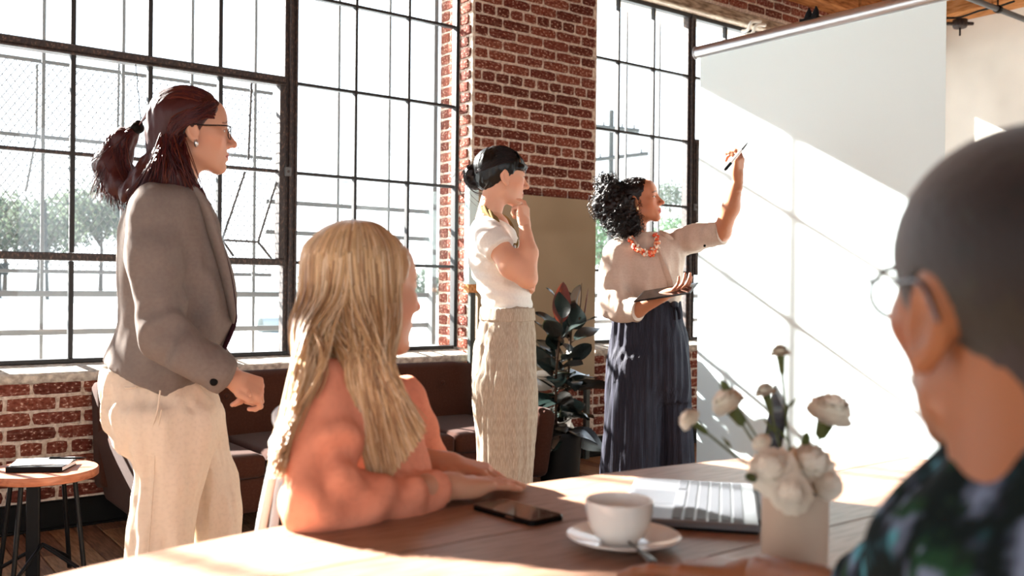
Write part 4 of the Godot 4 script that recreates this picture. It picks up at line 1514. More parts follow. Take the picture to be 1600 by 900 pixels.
class Blob:
	# A list of rounded shapes joined by a smooth minimum. Kinds: 0 tapered capsule, 1 ellipsoid, 2 stack of
	# elliptic slices, 3 cut (keeps the side against the normal), 4 carved ellipsoid, 5 carved capsule, 6 tapered rod with flat ends
	var kind := PackedInt32Array()
	var a := PackedVector3Array()
	var b := PackedVector3Array()
	var ra := PackedFloat32Array()
	var rb := PackedFloat32Array()
	var kk := PackedFloat32Array()
	var cen := PackedVector3Array()
	var rad := PackedFloat32Array()
	var turn: Array[Basis] = []
	var tab: Array[PackedFloat32Array] = []
	var lo := Vector3.ONE * 1e6
	var hi := Vector3.ONE * -1e6
	var k := 0.02
	func _add(kd: int, pa: Vector3, pb: Vector3, r0: float, r1: float, c: Vector3, r: float, kf: float, t := Basis.IDENTITY, tb := PackedFloat32Array()):
		kind.append(kd); a.append(pa); b.append(pb); ra.append(r0); rb.append(r1); kk.append(k if kf < 0.0 else kf)
		cen.append(c); rad.append(r); turn.append(t); tab.append(tb)
		if kd in [0, 1, 2, 6]:
			for i in 3:
				lo[i] = minf(lo[i], c[i] - r)
				hi[i] = maxf(hi[i], c[i] + r)
	func cap(pa: Vector3, pb: Vector3, r0: float, r1: float, kf := -1.0):
		_add(0, pa, pb, r0, r1, (pa + pb) / 2, pa.distance_to(pb) / 2 + maxf(r0, r1), kf)
	func chain(pts: Array, rs: Array, kf := -1.0):
		for i in pts.size() - 1: cap(pts[i], pts[i + 1], rs[i], rs[i + 1], kf)
	func rod(pa: Vector3, pb: Vector3, r0: float, r1: float, kf := -1.0):
		_add(6, pa, pb, r0, r1, (pa + pb) / 2, pa.distance_to(pb) / 2 + maxf(r0, r1), kf)
	func ell(c: Vector3, r: Vector3, t := Basis.IDENTITY, kf := -1.0):
		_add(1, c, r, 0, 0, c, maxf(r.x, maxf(r.y, r.z)), kf, t.inverse())
	func carve(c: Vector3, r: Vector3, t := Basis.IDENTITY, kf := 0.008):
		_add(4, c, r, 0, 0, c, maxf(r.x, maxf(r.y, r.z)), kf, t.inverse())
	func carve_cap(pa: Vector3, pb: Vector3, r0: float, r1: float, kf := 0.006):
		_add(5, pa, pb, r0, r1, (pa + pb) / 2, pa.distance_to(pb) / 2 + maxf(r0, r1), kf)
	func cut(o: Vector3, n: Vector3, kf := 0.004):
		_add(3, o, n.normalized(), 0, 0, o, 0, kf)
	func stack(rows: Array, w: Vector3, v: Vector3, kf := -1.0):
		# rows: [centre, half width along w, half width along v], any order of height
		rows = rows.duplicate()
		rows.sort_custom(func(p, q): return p[0].y < q[0].y)
		var y0: float = rows[0][0].y
		var y1: float = rows[-1][0].y
		var n := maxi(2, int((y1 - y0) / 0.012) + 1)
		var t := PackedFloat32Array()
		var bw := Vector3.ZERO
		var j := 0
		var m := rows.size()
		for i in n:
			var y := lerpf(y0, y1, float(i) / (n - 1))
			while j < m - 2 and rows[j + 1][0].y < y: j += 1
			var p0: Array = rows[maxi(j - 1, 0)]
			var p1: Array = rows[j]
			var p2: Array = rows[j + 1]
			var p3: Array = rows[mini(j + 2, m - 1)]
			var f := clampf((y - p1[0].y) / maxf(p2[0].y - p1[0].y, 1e-5), 0, 1)
			var c: Vector3 = p1[0].cubic_interpolate(p2[0], p0[0], p3[0], f)
			t.append(c.dot(w)); t.append(c.dot(v))
			t.append(cubic_interpolate(p1[1], p2[1], p0[1], p3[1], f))
			t.append(cubic_interpolate(p1[2], p2[2], p0[2], p3[2], f))
		var cmin := Vector3.ONE * 1e6
		var cmax := Vector3.ONE * -1e6
		var rm := 0.0
		for r in rows:
			cmin = cmin.min(r[0])
			cmax = cmax.max(r[0])
			rm = maxf(rm, maxf(r[1], r[2]))
		var c := (cmin + cmax) / 2
		_add(2, Vector3(y0, y1, (y1 - y0) / (n - 1)), w, v.x, v.z, c, (cmax - cmin).length() / 2 + rm, kf, Basis(w, Vector3.UP, v), t)
		# tighter bounds than the sphere gives
		lo = lo.min(cmin - Vector3(rm, 0.02, rm))
		hi = hi.max(cmax + Vector3(rm, 0.02, rm))

	func ev(p: Vector3, list: PackedInt32Array) -> float:
		var d := 10.0
		for i in list:
			var e := 10.0
			var kd := kind[i]
			if kd == 0 or kd == 5:
				var pa := p - a[i]
				var ba := b[i] - a[i]
				var l2 := ba.length_squared()
				var h := clampf(pa.dot(ba) / l2, 0.0, 1.0) if l2 > 1e-12 else 0.0
				e = (pa - ba * h).length() - (ra[i] + (rb[i] - ra[i]) * h)
			elif kd == 1 or kd == 4:
				var q: Vector3 = turn[i] * (p - a[i])
				var r := b[i]
				var u := q / r
				var k0 := u.length()
				if k0 < 1e-6:
					e = -minf(r.x, minf(r.y, r.z))
				else:
					e = k0 * (k0 - 1.0) / (u / r).length()
			elif kd == 2:
				var s := a[i]
				var t := tab[i]
				var f := clampf((p.y - s.x) / s.z, 0.0, t.size() / 4.0 - 1.001)
				var j := int(f)
				f -= j
				j *= 4
				var w := b[i]
				var x := p.dot(w) - lerpf(t[j], t[j + 4], f)
				var z := p.x * ra[i] + p.z * rb[i] - lerpf(t[j + 1], t[j + 5], f)
				var rx := maxf(lerpf(t[j + 2], t[j + 6], f), 0.004)
				var rz := maxf(lerpf(t[j + 3], t[j + 7], f), 0.004)
				var k0 := sqrt(x * x / (rx * rx) + z * z / (rz * rz))
				if k0 < 1e-5: e = -minf(rx, rz)
				else:
					var x2 := x / (rx * rx)
					var z2 := z / (rz * rz)
					e = k0 * (k0 - 1.0) / sqrt(x2 * x2 + z2 * z2)
				var dy := maxf(s.x - p.y, p.y - s.y)
				if dy > 0.0 and e > 0.0: e = sqrt(dy * dy + e * e)
				else: e = maxf(e, dy)
			elif kd == 3:
				e = (p - a[i]).dot(b[i])
			else:
				var pa := p - a[i]
				var ba := b[i] - a[i]
				var l := ba.length()
				var t := pa.dot(ba) / l
				var h := clampf(t / l, 0.0, 1.0)
				e = maxf((pa - ba * (t / l)).length() - (ra[i] + (rb[i] - ra[i]) * h), maxf(-t, t - l))
			var ki := kk[i]
			if kd >= 3 and kd <= 5:
				if kd != 3: e = -e
				var h := maxf(ki - absf(d - e), 0.0)
				d = maxf(d, e) + h * h / (4.0 * maxf(ki, 1e-6))
			else:
				var h := maxf(ki - absf(d - e), 0.0)
				d = minf(d, e) - h * h / (4.0 * maxf(ki, 1e-6))
		return d

	func net(out: Build, cell: float, xf := Transform3D(), paint = null, bend = null):
		var all := PackedInt32Array(range(kind.size()))
		var o := lo - Vector3.ONE * cell * 2.0
		var nb := Vector3i(((hi - lo) / cell + Vector3.ONE * 4.0) / 4.0) + Vector3i.ONE
		var nx := nb.x * 4 + 1
		var ny := nb.y * 4 + 1
		var nz := nb.z * 4 + 1
		var val := PackedFloat32Array()
		val.resize(nx * ny * nz)
		val.fill(99.0)
		var idx := PackedInt32Array()
		idx.resize(nx * ny * nz)
		idx.fill(-1)
		var reach := cell * 3.6
		var act := PackedInt32Array()
		var sx := 1
		var sy := nx
		var sz := nx * ny
		for bz in nb.z:
			for by in nb.y:
				for bx in nb.x:
					var c := o + Vector3(bx * 4 + 2, by * 4 + 2, bz * 4 + 2) * cell
					# a cheap bound first
					var near := 1e6
					for i in all:
						if kind[i] < 3 or kind[i] == 6: near = minf(near, c.distance_to(cen[i]) - rad[i])
					if near > reach: continue
					var d := ev(c, all)
					if absf(d) > reach * 1.25 + 0.004: continue
					var list := PackedInt32Array()
					for i in all:
						if kind[i] == 3 or c.distance_to(cen[i]) - rad[i] < maxf(d, 0.0) + reach * 2.0 + kk[i]: list.append(i)
					var g0 := bx * 4 + by * 4 * sy + bz * 4 * sz
					for z in 5:
						for y in 5:
							for x in 5:
								var g := g0 + x + y * sy + z * sz
								if val[g] > 98.0:
									val[g] = ev(o + Vector3(bx * 4 + x, by * 4 + y, bz * 4 + z) * cell, list)
					act.append(g0)
		# a vertex in every cell the surface crosses
		var P := PackedVector3Array()
		var corner := PackedInt32Array([0, 1, sy, sy + 1, sz, sz + 1, sz + sy, sz + sy + 1])
		var cp := PackedVector3Array()
		for q in 8: cp.append(Vector3(q & 1, (q >> 1) & 1, (q >> 2) & 1))
		var edges := PackedInt32Array([0, 1, 2, 3, 4, 5, 6, 7, 0, 2, 1, 3, 4, 6, 5, 7, 0, 4, 1, 5, 2, 6, 3, 7])
		for g0 in act:
			for z in 4:
				for y in 4:
					for x in 4:
						var g := g0 + x + y * sy + z * sz
						var neg := 0
						for q in 8:
							if val[g + corner[q]] < 0.0: neg += 1
						if neg == 0 or neg == 8: continue
						var s := Vector3.ZERO
						var n := 0
						for e in 12:
							var va := val[g + corner[edges[e * 2]]]
							var vb := val[g + corner[edges[e * 2 + 1]]]
							if (va < 0.0) != (vb < 0.0):
								s += cp[edges[e * 2]].lerp(cp[edges[e * 2 + 1]], va / (va - vb))
								n += 1
						idx[g] = P.size()
						var gx := g % nx
						var gy := (g / sy) % ny
						var gz := g / sz
						P.append(o + (Vector3(gx, gy, gz) + s / n) * cell)
		var tri := PackedInt32Array()
		for g0 in act:
			for z in 4:
				for y in 4:
					for x in 4:
						var g := g0 + x + y * sy + z * sz
						if idx[g] < 0: continue
						var v0 := val[g]
						for ax in 3:
							var st: int = [sx, sy, sz][ax]
							var u: int = [sy, sz, sx][ax]
							var w: int = [sz, sx, sy][ax]
							if g - u - w < 0: continue
							var v1 := val[g + st]
							if (v0 < 0.0) == (v1 < 0.0): continue
							var i0 := idx[g]
							var i1 := idx[g - u]
							var i2 := idx[g - u - w]
							var i3 := idx[g - w]
							if i1 < 0 or i2 < 0 or i3 < 0: continue
							if v0 < 0.0:
								tri.append_array(PackedInt32Array([i0, i2, i1, i0, i3, i2]))
							else:
								tri.append_array(PackedInt32Array([i0, i1, i2, i0, i2, i3]))
		var N := _normals(P, tri)
		if bend != null:
			for i in P.size(): P[i] = bend.call(P[i], N[i])
			N = _normals(P, tri)
		var base := out.v.size()
		var nb3 := xf.basis.orthonormalized()
		for i in P.size():
			if paint != null: out.col = paint.call(P[i], N[i])
			out.vert(xf * P[i], nb3 * N[i])
		out.col = Color.WHITE
		for i in tri: out.ix.append(base + i)

	func _normals(P: PackedVector3Array, tri: PackedInt32Array) -> PackedVector3Array:
		var N := PackedVector3Array()
		N.resize(P.size())
		for i in range(0, tri.size(), 3):
			var p := P[tri[i]]
			var f := (P[tri[i + 2]] - p).cross(P[tri[i + 1]] - p)
			N[tri[i]] += f
			N[tri[i + 1]] += f
			N[tri[i + 2]] += f
		for i in N.size(): N[i] = N[i].normalized()
		return N

func strand(b: Build, pts: Array, r0: float, r1: float, sides := 3):
	# a lock of hair, thinning towards its tip
	var n := pts.size()
	var nrm := Vector3.ZERO
	var first := -1
	for i in n:
		var d: Vector3 = (pts[mini(i + 1, n - 1)] - pts[maxi(i - 1, 0)]).normalized()
		if i == 0: nrm = d.cross(Vector3(0.3, 0.8, 0.5)).normalized()
		nrm = (nrm - d * nrm.dot(d)).normalized()
		var bi := d.cross(nrm)
		var r := lerpf(r0, r1, float(i) / (n - 1))
		for k in sides:
			var an := TAU * k / sides
			var o := nrm * cos(an) + bi * sin(an)
			var id := b.vert(pts[i] + o * r, o)
			if first < 0: first = id
		if i > 0:
			for k in sides:
				var p := first + (i - 1) * sides
				b.quad(p + k, p + (k + 1) % sides, p + sides + (k + 1) % sides, p + sides + k)

func frame(fwd: Vector3, up := Vector3.UP) -> Basis:
	# a basis whose z looks along fwd, y near up, x to the figure's own left
	var z := fwd.normalized()
	var x := up.cross(z).normalized()
	return Basis(x, z.cross(x), z)

func skin_mat(rough := 0.5) -> StandardMaterial3D:
	var m := plain(Color.WHITE, rough)
	m.vertex_color_use_as_albedo = true
	m.subsurf_scatter_enabled = true
	m.subsurf_scatter_strength = 0.12
	m.heightmap_enabled = true
	m.heightmap_texture = M.weave
	m.heightmap_scale = 0.008
	m.uv1_triplanar = true
	m.uv1_scale = Vector3.ONE * 12.0
	return m

func hair_mat(rough := 0.45) -> StandardMaterial3D:
	var m := plain(Color.WHITE, rough)
	m.vertex_color_use_as_albedo = true
	m.metallic_specular = 0.4
	return m

func lin(r: float, g: float, b: float) -> Color:
	return Color(r, g, b).srgb_to_linear()

func head_blob(b: Blob, o := {}):
	# in the head's own frame: y up, z to the face, x to its left; eye level at 0, chin at -0.113, crown at 0.112
	var nose: float = o.get("nose", 1.0)
	var lip: float = o.get("lip", 1.0)
	var jaw: float = o.get("jaw", 1.0)
	b.k = 0.03
	b.ell(Vector3(0, 0.028, -0.016), Vector3(0.073 * o.get("skull", 1.0), 0.084, 0.096))
	b.ell(Vector3(0, -0.030, 0.028), Vector3(0.060 * jaw, 0.074, 0.058))
	b.k = 0.022
	for s in [-1.0, 1.0]:
		b.cap(Vector3(s * 0.049 * jaw, -0.062, -0.004), Vector3(s * 0.012, -0.097, 0.060), 0.017, 0.015)
		b.ell(Vector3(s * 0.041 * jaw, -0.020, 0.054), Vector3(0.021, 0.017, 0.018))
	b.ell(Vector3(0, -0.099, 0.068), Vector3(0.019, 0.0145, 0.0165), Basis.IDENTITY, 0.016)
	b.cap(Vector3(-0.032, 0.019, 0.068), Vector3(0.032, 0.019, 0.068), 0.0135, 0.0135, 0.016)
	b.ell(Vector3(0, 0.045, 0.052), Vector3(0.05, 0.04, 0.034))
	# mouth mound
	b.ell(Vector3(0, -0.064, 0.068), Vector3(0.026, 0.022, 0.020), Basis.IDENTITY, 0.014)
	for s in [-1.0, 1.0]:
		b.carve(Vector3(s * 0.031, 0.001, 0.089), Vector3(0.0165, 0.0105, 0.014), Basis.IDENTITY, 0.014)
	# nose
	b.cap(Vector3(0, 0.012, 0.078), Vector3(0, -0.028, 0.078 + 0.027 * nose), 0.0075, 0.0088, 0.012)
	b.ell(Vector3(0, -0.0325, 0.076 + 0.029 * nose), Vector3(0.0118, 0.0095, 0.0118), Basis.IDENTITY, 0.007)
	for s in [-1.0, 1.0]:
		b.ell(Vector3(s * 0.0105, -0.0375, 0.090 + 0.004 * (nose - 1)), Vector3(0.0075, 0.0075, 0.0105), Basis.IDENTITY, 0.006)
		# lids
		b.ell(Vector3(s * 0.031, 0.0065, 0.0715), Vector3(0.0155, 0.0065, 0.0105), Basis.IDENTITY, 0.005)
		b.ell(Vector3(s * 0.031, -0.0075, 0.071), Vector3(0.0150, 0.0045, 0.0095), Basis.IDENTITY, 0.006)
	# lips
	for s in [-1.0, 1.0]:
		b.cap(Vector3(s * 0.021, -0.0655, 0.077), Vector3(s * 0.003, -0.0605, 0.0875), 0.0032, 0.0055 * lip, 0.005)
		b.cap(Vector3(s * 0.019, -0.0675, 0.077), Vector3(s * 0.004, -0.0730, 0.0855), 0.0032, 0.0062 * lip, 0.005)
	b.carve_cap(Vector3(-0.020, -0.0665, 0.0825), Vector3(0.020, -0.0665, 0.0825), 0.0014, 0.0014, 0.003)
	b.carve(Vector3(0, -0.0455, 0.097), Vector3(0.005, 0.008, 0.004), Basis.IDENTITY, 0.008)
	# ears
	for s in [-1.0, 1.0]:
		var t := Basis(Vector3.RIGHT, -0.2) * Basis(Vector3.UP, s * 0.35)
		var ez: float = o.get("ear_z", 0.0)
		b.ell(Vector3(s * 0.0755, -0.010, -0.014 + ez), Vector3(0.0075, 0.030, 0.0185), t, 0.008)
		b.ell(Vector3(s * 0.0745, -0.036, -0.006 + ez), Vector3(0.006, 0.010, 0.008), t, 0.006)
		b.carve(Vector3(s * 0.0830, -0.008, -0.010 + ez), Vector3(0.0062, 0.021, 0.0115), t, 0.004)
		b.ell(Vector3(s * 0.0765, -0.014, 0.003 + ez), Vector3(0.004, 0.008, 0.004), t, 0.004)
	# neck
	b.k = 0.028
	b.cap(Vector3(0, -0.055, -0.026), o.get("neck", Vector3(0, -0.19, -0.040)), 0.047, o.get("neck_r", 0.052))

func face_paint(skin: Color, lips: Color, brow: Color, o := {}) -> Callable:
	return func(p: Vector3, n: Vector3) -> Color:
		var c := skin
		# warmer cheeks, ears and nose tip
		var warm := exp(-((absf(p.x) - 0.042) ** 2 + (p.y + 0.028) ** 2) / 0.0006) * float(p.z > 0.0) + 0.7 * exp(-(p.x ** 2 + (p.y + 0.033) ** 2) / 0.0002) * float(p.z > 0.09)
		c = c.lerp(Color(c.r * 1.06, c.g * 0.80, c.b * 0.76), 0.5 * warm)
		if p.z > 0.068 and absf(p.x) < 0.024:
			var up := -0.0665 + 0.0085 * (1.0 - absf(p.x) / 0.024) - 0.002 * exp(-p.x * p.x / 0.00001)
			var dn := -0.0665 - 0.0105 * (1.0 - (p.x / 0.024) ** 2)
			if p.y < up and p.y > dn: c = lips
		# brows
		var bx := (absf(p.x) - 0.031) / 0.019
		if absf(bx) < 1.0 and p.z > 0.04:
			var by := 0.0215 + 0.004 * (1.0 - bx * bx) - 0.003 * bx
			if absf(p.y - by) < 0.0032 * (1.0 - 0.5 * maxf(bx, 0.0)): c = brow
		# lashes
		if absf(absf(p.x) - 0.031) < 0.016 and p.z > 0.062 and absf(p.y - 0.0015) < 0.0022: c = c.lerp(brow, 0.8)
		var hairline: float = o.get("scalp", 9.0)
		if o.has("scalp_fn"): c = o.scalp_fn.call(p, n, c)
		return c

func eyes(parent: Node3D, xf: Transform3D, iris: Color, look := Vector3(0, 0, 1)):
	for s in [-1.0, 1.0]:
		var b := Build.new()
		b.off = parent.position
		var c := Vector3(s * 0.031, 0.0, 0.0672)
		var first := b.v.size()
		var bs := Basis(Quaternion(Vector3(0, 1, 0), look.normalized()))
		# a ball whose pole looks out: pupil, iris and white by ring
		var rings := 16
		for i in rings + 1:
			var t := PI * i / rings
			for k in 19:
				var an := TAU * k / 18
				var u := bs * Vector3(sin(t) * cos(an), cos(t), sin(t) * sin(an))
				b.col = Color(0.01, 0.01, 0.01) if t < 0.22 else (iris if t < 0.50 else Color(0.72, 0.70, 0.66))
				b.vert(xf * (c + u * 0.0122), xf.basis.orthonormalized() * u)
		for i in rings:
			for k in 18:
				var q := first + i * 19 + k
				b.quad(q, q + 1, q + 20, q + 19)
		var m := plain(Color.WHITE, 0.12)
		m.vertex_color_use_as_albedo = true
		put("eye", b.mesh(), m, parent)

func hand_blob(b: Blob, side: float, o := {}):
	# hand frame: wrist at the origin, fingers along +x, back of the hand +y, thumb towards +z * side
	var s: float = o.get("size", 1.0)
	var curl: Array = o.get("curl", [[0.3, 0.4, 0.3], [0.3, 0.4, 0.3], [0.35, 0.45, 0.3], [0.4, 0.5, 0.3]])
	var fan: float = o.get("fan", 0.10)
	b.k = 0.010 * s
	var kz := [0.027, 0.009, -0.010, -0.027]
	var kx := [0.083, 0.087, 0.083, 0.075]
	var lens := [[0.040, 0.024, 0.020], [0.044, 0.028, 0.021], [0.041, 0.026, 0.020], [0.032, 0.019, 0.018]]
	for f in 4:
		var z0: float = kz[f] * side * s
		b.cap(Vector3(0.004 * s, 0, z0 * 0.55), Vector3(kx[f] * s, 0.002 * s, z0), 0.0125 * s, 0.0095 * s, 0.014 * s)
	b.cap(Vector3(-0.045 * s, 0, 0.004), Vector3(0.012 * s, 0, 0), 0.0225 * s, 0.021 * s, 0.016 * s)
	b.ell(Vector3(0.030 * s, -0.010 * s, 0.020 * side * s), Vector3(0.028, 0.013, 0.014) * s, Basis.IDENTITY, 0.012 * s)
	b.ell(Vector3(0.038 * s, -0.008 * s, -0.020 * side * s), Vector3(0.032, 0.011, 0.011) * s, Basis.IDENTITY, 0.012 * s)
	for f in 4:
		var p := Vector3(kx[f] * s, 0.001 * s, kz[f] * side * s)
		var yaw: float = (1.5 - f) * fan * side
		var pit := 0.0
		var r: float = [0.0088, 0.0090, 0.0086, 0.0076][f] * s
		for j in 3:
			pit += curl[f][j]
			var d := Vector3(cos(pit), -sin(pit), 0)
			d = Basis(Vector3.UP, -yaw) * d
			var e: Vector3 = p + d * lens[f][j] * s
			b.cap(p, e, r, r * 0.90, 0.004 * s)
			p = e
			r *= 0.90
	var th: Array = o.get("thumb", [Vector3(0.034, -0.010, 0.036), Vector3(0.064, -0.016, 0.050), Vector3(0.090, -0.018, 0.050)])
	var q := Vector3(0.014 * s, -0.006 * s, 0.018 * side * s)
	var rr := [0.0125, 0.0110, 0.0098, 0.0080]
	for j in 3:
		var e := Vector3(th[j].x, th[j].y, th[j].z * side) * s
		b.cap(q, e, rr[j] * s, rr[j + 1] * s, 0.006 * s)
		q = e

func hand_paint(skin: Color, nail: Color) -> Callable:
	return func(p: Vector3, n: Vector3) -> Color:
		var c := skin
		var kn := exp(-((p.x - 0.085) ** 2) / 0.00008) + exp(-((p.x - 0.125) ** 2) / 0.00006)
		return c.lerp(Color(c.r * 1.03, c.g * 0.84, c.b * 0.80), clampf(kn, 0, 1) * 0.4)

func add_hand(out: Build, xf: Transform3D, side: float, skin: Color, o := {}, cell := 0.0028):
	var b := Blob.new()
	hand_blob(b, side, o)
	b.net(out, cell, xf, hand_paint(skin, skin.lightened(0.2)))

func hand_frame(wrist: Vector3, tip: Vector3, back: Vector3) -> Transform3D:
	var x := (tip - wrist).normalized()
	var z := x.cross(back).normalized()
	return Transform3D(Basis(x, z.cross(x), z), wrist)

func wrinkles(f: Vector3, amp: float, sd: int, extra = null) -> Callable:
	var nz := FastNoiseLite.new()
	nz.noise_type = FastNoiseLite.TYPE_SIMPLEX_SMOOTH
	nz.seed = sd
	nz.frequency = 1.0
	nz.fractal_octaves = 2
	return func(p: Vector3, n: Vector3) -> Vector3:
		var d := nz.get_noise_3dv(p * f) * amp
		if extra != null: d += extra.call(p, n)
		return p + n * d

# the person's own axes: w to the right in the picture, v away from the camera, both level
func axes(px: float) -> Array:
	var d := cam_f + cam_r * ((px - 800.0) / FOC)
	d.y = 0
	d = d.normalized()
	return [Vector3(-d.z, 0, d.x), d]

func rows_at(depth: float, rows: Array) -> Array:
	# [py, left px, right px, half depth in metres] -> stack rows at that depth (an optional fifth value shifts it away)
	var out := []
	for r in rows:
		var dd: float = depth + (r[4] if r.size() > 4 else 0.0)
		out.append([at((r[1] + r[2]) / 2.0, r[0], dd), (r[2] - r[1]) / 2.0 * dd / FOC, r[3]])
	return out

# ---------------------------------------------------------------- the woman in the blazer

func cloth_of(c: Color, rough := 0.9, scale := 12.0, bump := 0.03) -> StandardMaterial3D:
	var m := cloth(c, M.weave, scale, bump)
	m.roughness = rough
	return m

func commit(called: String, b: Build, mat: Material, parent: Node3D) -> MeshInstance3D:
	return put(called, b.mesh(), mat, parent)

func fresh(o: Node3D) -> Build:
	var b := Build.new()
	b.off = o.position
	return b

func person_in_blazer():
	var D := 2.59
	var ax := axes(275)
	var w: Vector3 = ax[0]
	var v: Vector3 = ax[1]
	var foot := at(275, 800, D)
	foot.y = 0
	var o := thing("person", foot, "standing woman in a grey blazer and cream trousers with dark red hair and glasses", "person")
	var skin := lin(0.78, 0.595, 0.50)
	# head in profile
	var hc := at(303, 205, D)
	var hx := Transform3D(frame(w * 0.995 + v * 0.10 + Vector3(0, 0.02, 0)), hc)
	var body := fresh(o)
	var hb := Blob.new()
	head_blob(hb, {"nose": 0.98, "neck": Vector3(0, -0.20, -0.055)})
	hb.net(body, 0.0034, hx, face_paint(skin, lin(0.66, 0.38, 0.34), lin(0.42, 0.26, 0.20)))
	# body under the clothes
	var bb := Blob.new()
	bb.k = 0.05
	bb.stack(rows_at(D, [[310, 250, 295, 0.08], [335, 225, 312, 0.13], [400, 212, 325, 0.13], [500, 215, 335, 0.12], [580, 195, 310, 0.125], [640, 195, 315, 0.13], [680, 205, 315, 0.11]]), w, v)
	bb.cap(hx * Vector3(0, -0.17, -0.045), at(272, 335, D), 0.053, 0.06)
	bb.chain([at(275, 650, D - 0.08), at(262, 760, D - 0.08), at(255, 1020, D - 0.08)], [0.062, 0.055, 0.045])
	bb.chain([at(290, 650, D + 0.09), at(330, 780, D + 0.09), at(335, 1010, D + 0.09)], [0.062, 0.055, 0.045])
	bb.chain([at(250, 350, D - 0.14), at(258, 515, D - 0.195), at(350, 586, D - 0.21)], [0.04, 0.036, 0.026], 0.02)
	bb.chain([at(275, 345, D + 0.13), at(300, 505, D + 0.20), at(362, 585, D + 0.04)], [0.04, 0.036, 0.026], 0.02)
	for s in [[255, 1048, -0.08], [335, 1040, 0.09]]:
		var f := at(s[0], s[1], D + s[2])
		f.y = 0.03
		bb.cap(f - w * 0.04, f + w * 0.15, 0.028, 0.022)
	bb.net(body, 0.013, Transform3D(), func(_p, _n): return skin)
	# hands, folded in front
	var wr := at(362, 590, D - 0.19)
	var hr := hand_frame(wr, at(396, 604, D - 0.17), -v * 0.75 + Vector3(0, 0.65, 0))
	add_hand(body, hr, 1.0, skin, {"size": 0.93, "curl": [[0.95, 0.9, 0.5], [1.15, 1.0, 0.6], [1.25, 1.0, 0.6], [1.3, 1.1, 0.6]], "thumb": [Vector3(0.036, -0.008, 0.034), Vector3(0.066, -0.006, 0.040), Vector3(0.090, -0.010, 0.034)]})
	var wl := at(344, 592, D - 0.10)
	var hl := hand_frame(wl, at(402, 597, D - 0.15), v * 0.45 + Vector3(0, 0.9, 0) + w * 0.1)
	add_hand(body, hl, 1.0, skin, {"size": 0.93, "curl": [[0.48, 0.20, 0.12], [1.05, 1.0, 0.5], [1.1, 1.0, 0.5], [1.1, 1.0, 0.5]], "fan": 0.08})
	var lf := at(398, 598, D - 0.15)
	commit("body", body, skin_mat(), o)
	eyes(o, hx, lin(0.25, 0.18, 0.12), Vector3(0, 0.05, 1))
	# trousers
	var tr := Blob.new()
	tr.k = 0.045
	tr.stack(rows_at(D, [[572, 166, 318, 0.155], [600, 163, 325, 0.165], [630, 166, 338, 0.172], [660, 176, 340, 0.165], [690, 190, 330, 0.14]]), w, v)
	tr.stack(rows_at(D - 0.085, [[612, 190, 310, 0.05], [640, 168, 333, 0.095], [690, 189, 332, 0.10], [720, 206, 322, 0.098], [745, 214, 316, 0.097], [780, 207, 310, 0.097], [820, 202, 306, 0.10], [870, 199, 303, 0.105], [960, 196, 310, 0.11], [1055, 196, 310, 0.115]]), w, v)
	tr.stack(rows_at(D + 0.11, [[612, 245, 315, 0.05], [640, 240, 346, 0.095], [700, 262, 356, 0.10], [760, 282, 370, 0.098], [800, 290, 378, 0.10], [845, 292, 378, 0.10], [930, 288, 376, 0.105], [1040, 284, 376, 0.11]]), w, v)
	var side := fresh(o)
	tr.net(side, 0.011, Transform3D(), null, wrinkles(Vector3(17, 2.2, 17), 0.016, 4, func(p: Vector3, n: Vector3): return 0.004 * sin(p.dot(w) * 62.0 + p.y * 9.0) * clampf(1.05 - p.y, 0.0, 1.0)))
	var tmat := cloth_of(Color(0.88, 0.82, 0.745), 0.9, 14.0, 0.03)
	var legs := commit("trousers", side, tmat, o)
	var pk := fresh(o)
	tube(pk, smooth_path([at(250, 610, D - 0.195), at(246, 640, D - 0.197), at(238, 668, D - 0.19)]), 0.0022, 5)
	tube(pk, smooth_path([at(180, 604, D - 0.13), at(200, 606, D - 0.165), at(214, 605, D - 0.18)]), 0.002, 5)
	tube(pk, smooth_path([at(252, 640, D - 0.196), at(243, 700, D - 0.186), at(238, 780, D - 0.184), at(230, 880, D - 0.192)]), 0.0018, 5)
	commit("pocket_seam", pk, tmat, legs)
	for s in [[255, -0.08], [335, 0.09]]:
		var f := at(s[0], 1048, D + s[1])
		f.y = 0.0
		var sh := fresh(o)
		var sb := Blob.new()
		sb.k = 0.02
		sb.cap(f + Vector3(0, 0.045, 0) - w * 0.05, f + w * 0.09 + Vector3(0, 0.032, 0), 0.040, 0.036)
		sb.cap(f + w * 0.09 + Vector3(0, 0.032, 0), f + w * 0.18 + Vector3(0, 0.022, 0), 0.036, 0.022)
		sb.cut(f + Vector3(0, 0.002, 0), Vector3.DOWN)
		sb.net(sh, 0.008)
		commit("shoe", sh, plain(Color(0.12, 0.09, 0.08), 0.4), o)
	# blazer: body and the near and far sleeve in one
	var jk := Blob.new()
	jk.k = 0.028
	jk.stack(rows_at(D, [[293, 246, 306, 0.10, 0.01], [303, 226, 320, 0.15], [318, 208, 328, 0.185], [345, 194, 336, 0.195], [390, 190, 350, 0.185], [430, 190, 360, 0.17], [465, 192, 366, 0.158], [500, 190, 365, 0.155], [530, 182, 354, 0.162], [560, 170, 340, 0.178], [590, 164, 322, 0.188], [616, 162, 302, 0.192]]), w, v)
	jk.cut(at(167, 566, D), (Vector3.DOWN * 1.0 - w * 0.52).normalized(), 0.006)
	jk.k = 0.022
	jk.chain([at(243, 326, D - 0.135), at(240, 400, D - 0.175), at(255, 512, D - 0.20), at(262, 528, D - 0.205)], [0.066, 0.0655, 0.060, 0.056], 0.030)
	jk.chain([at(258, 520, D - 0.20), at(302, 556, D - 0.225), at(336, 577, D - 0.225)], [0.060, 0.054, 0.048], 0.02)
	jk.rod(at(325, 571, D - 0.225), at(356, 590, D - 0.215), 0.050, 0.044, 0.02)
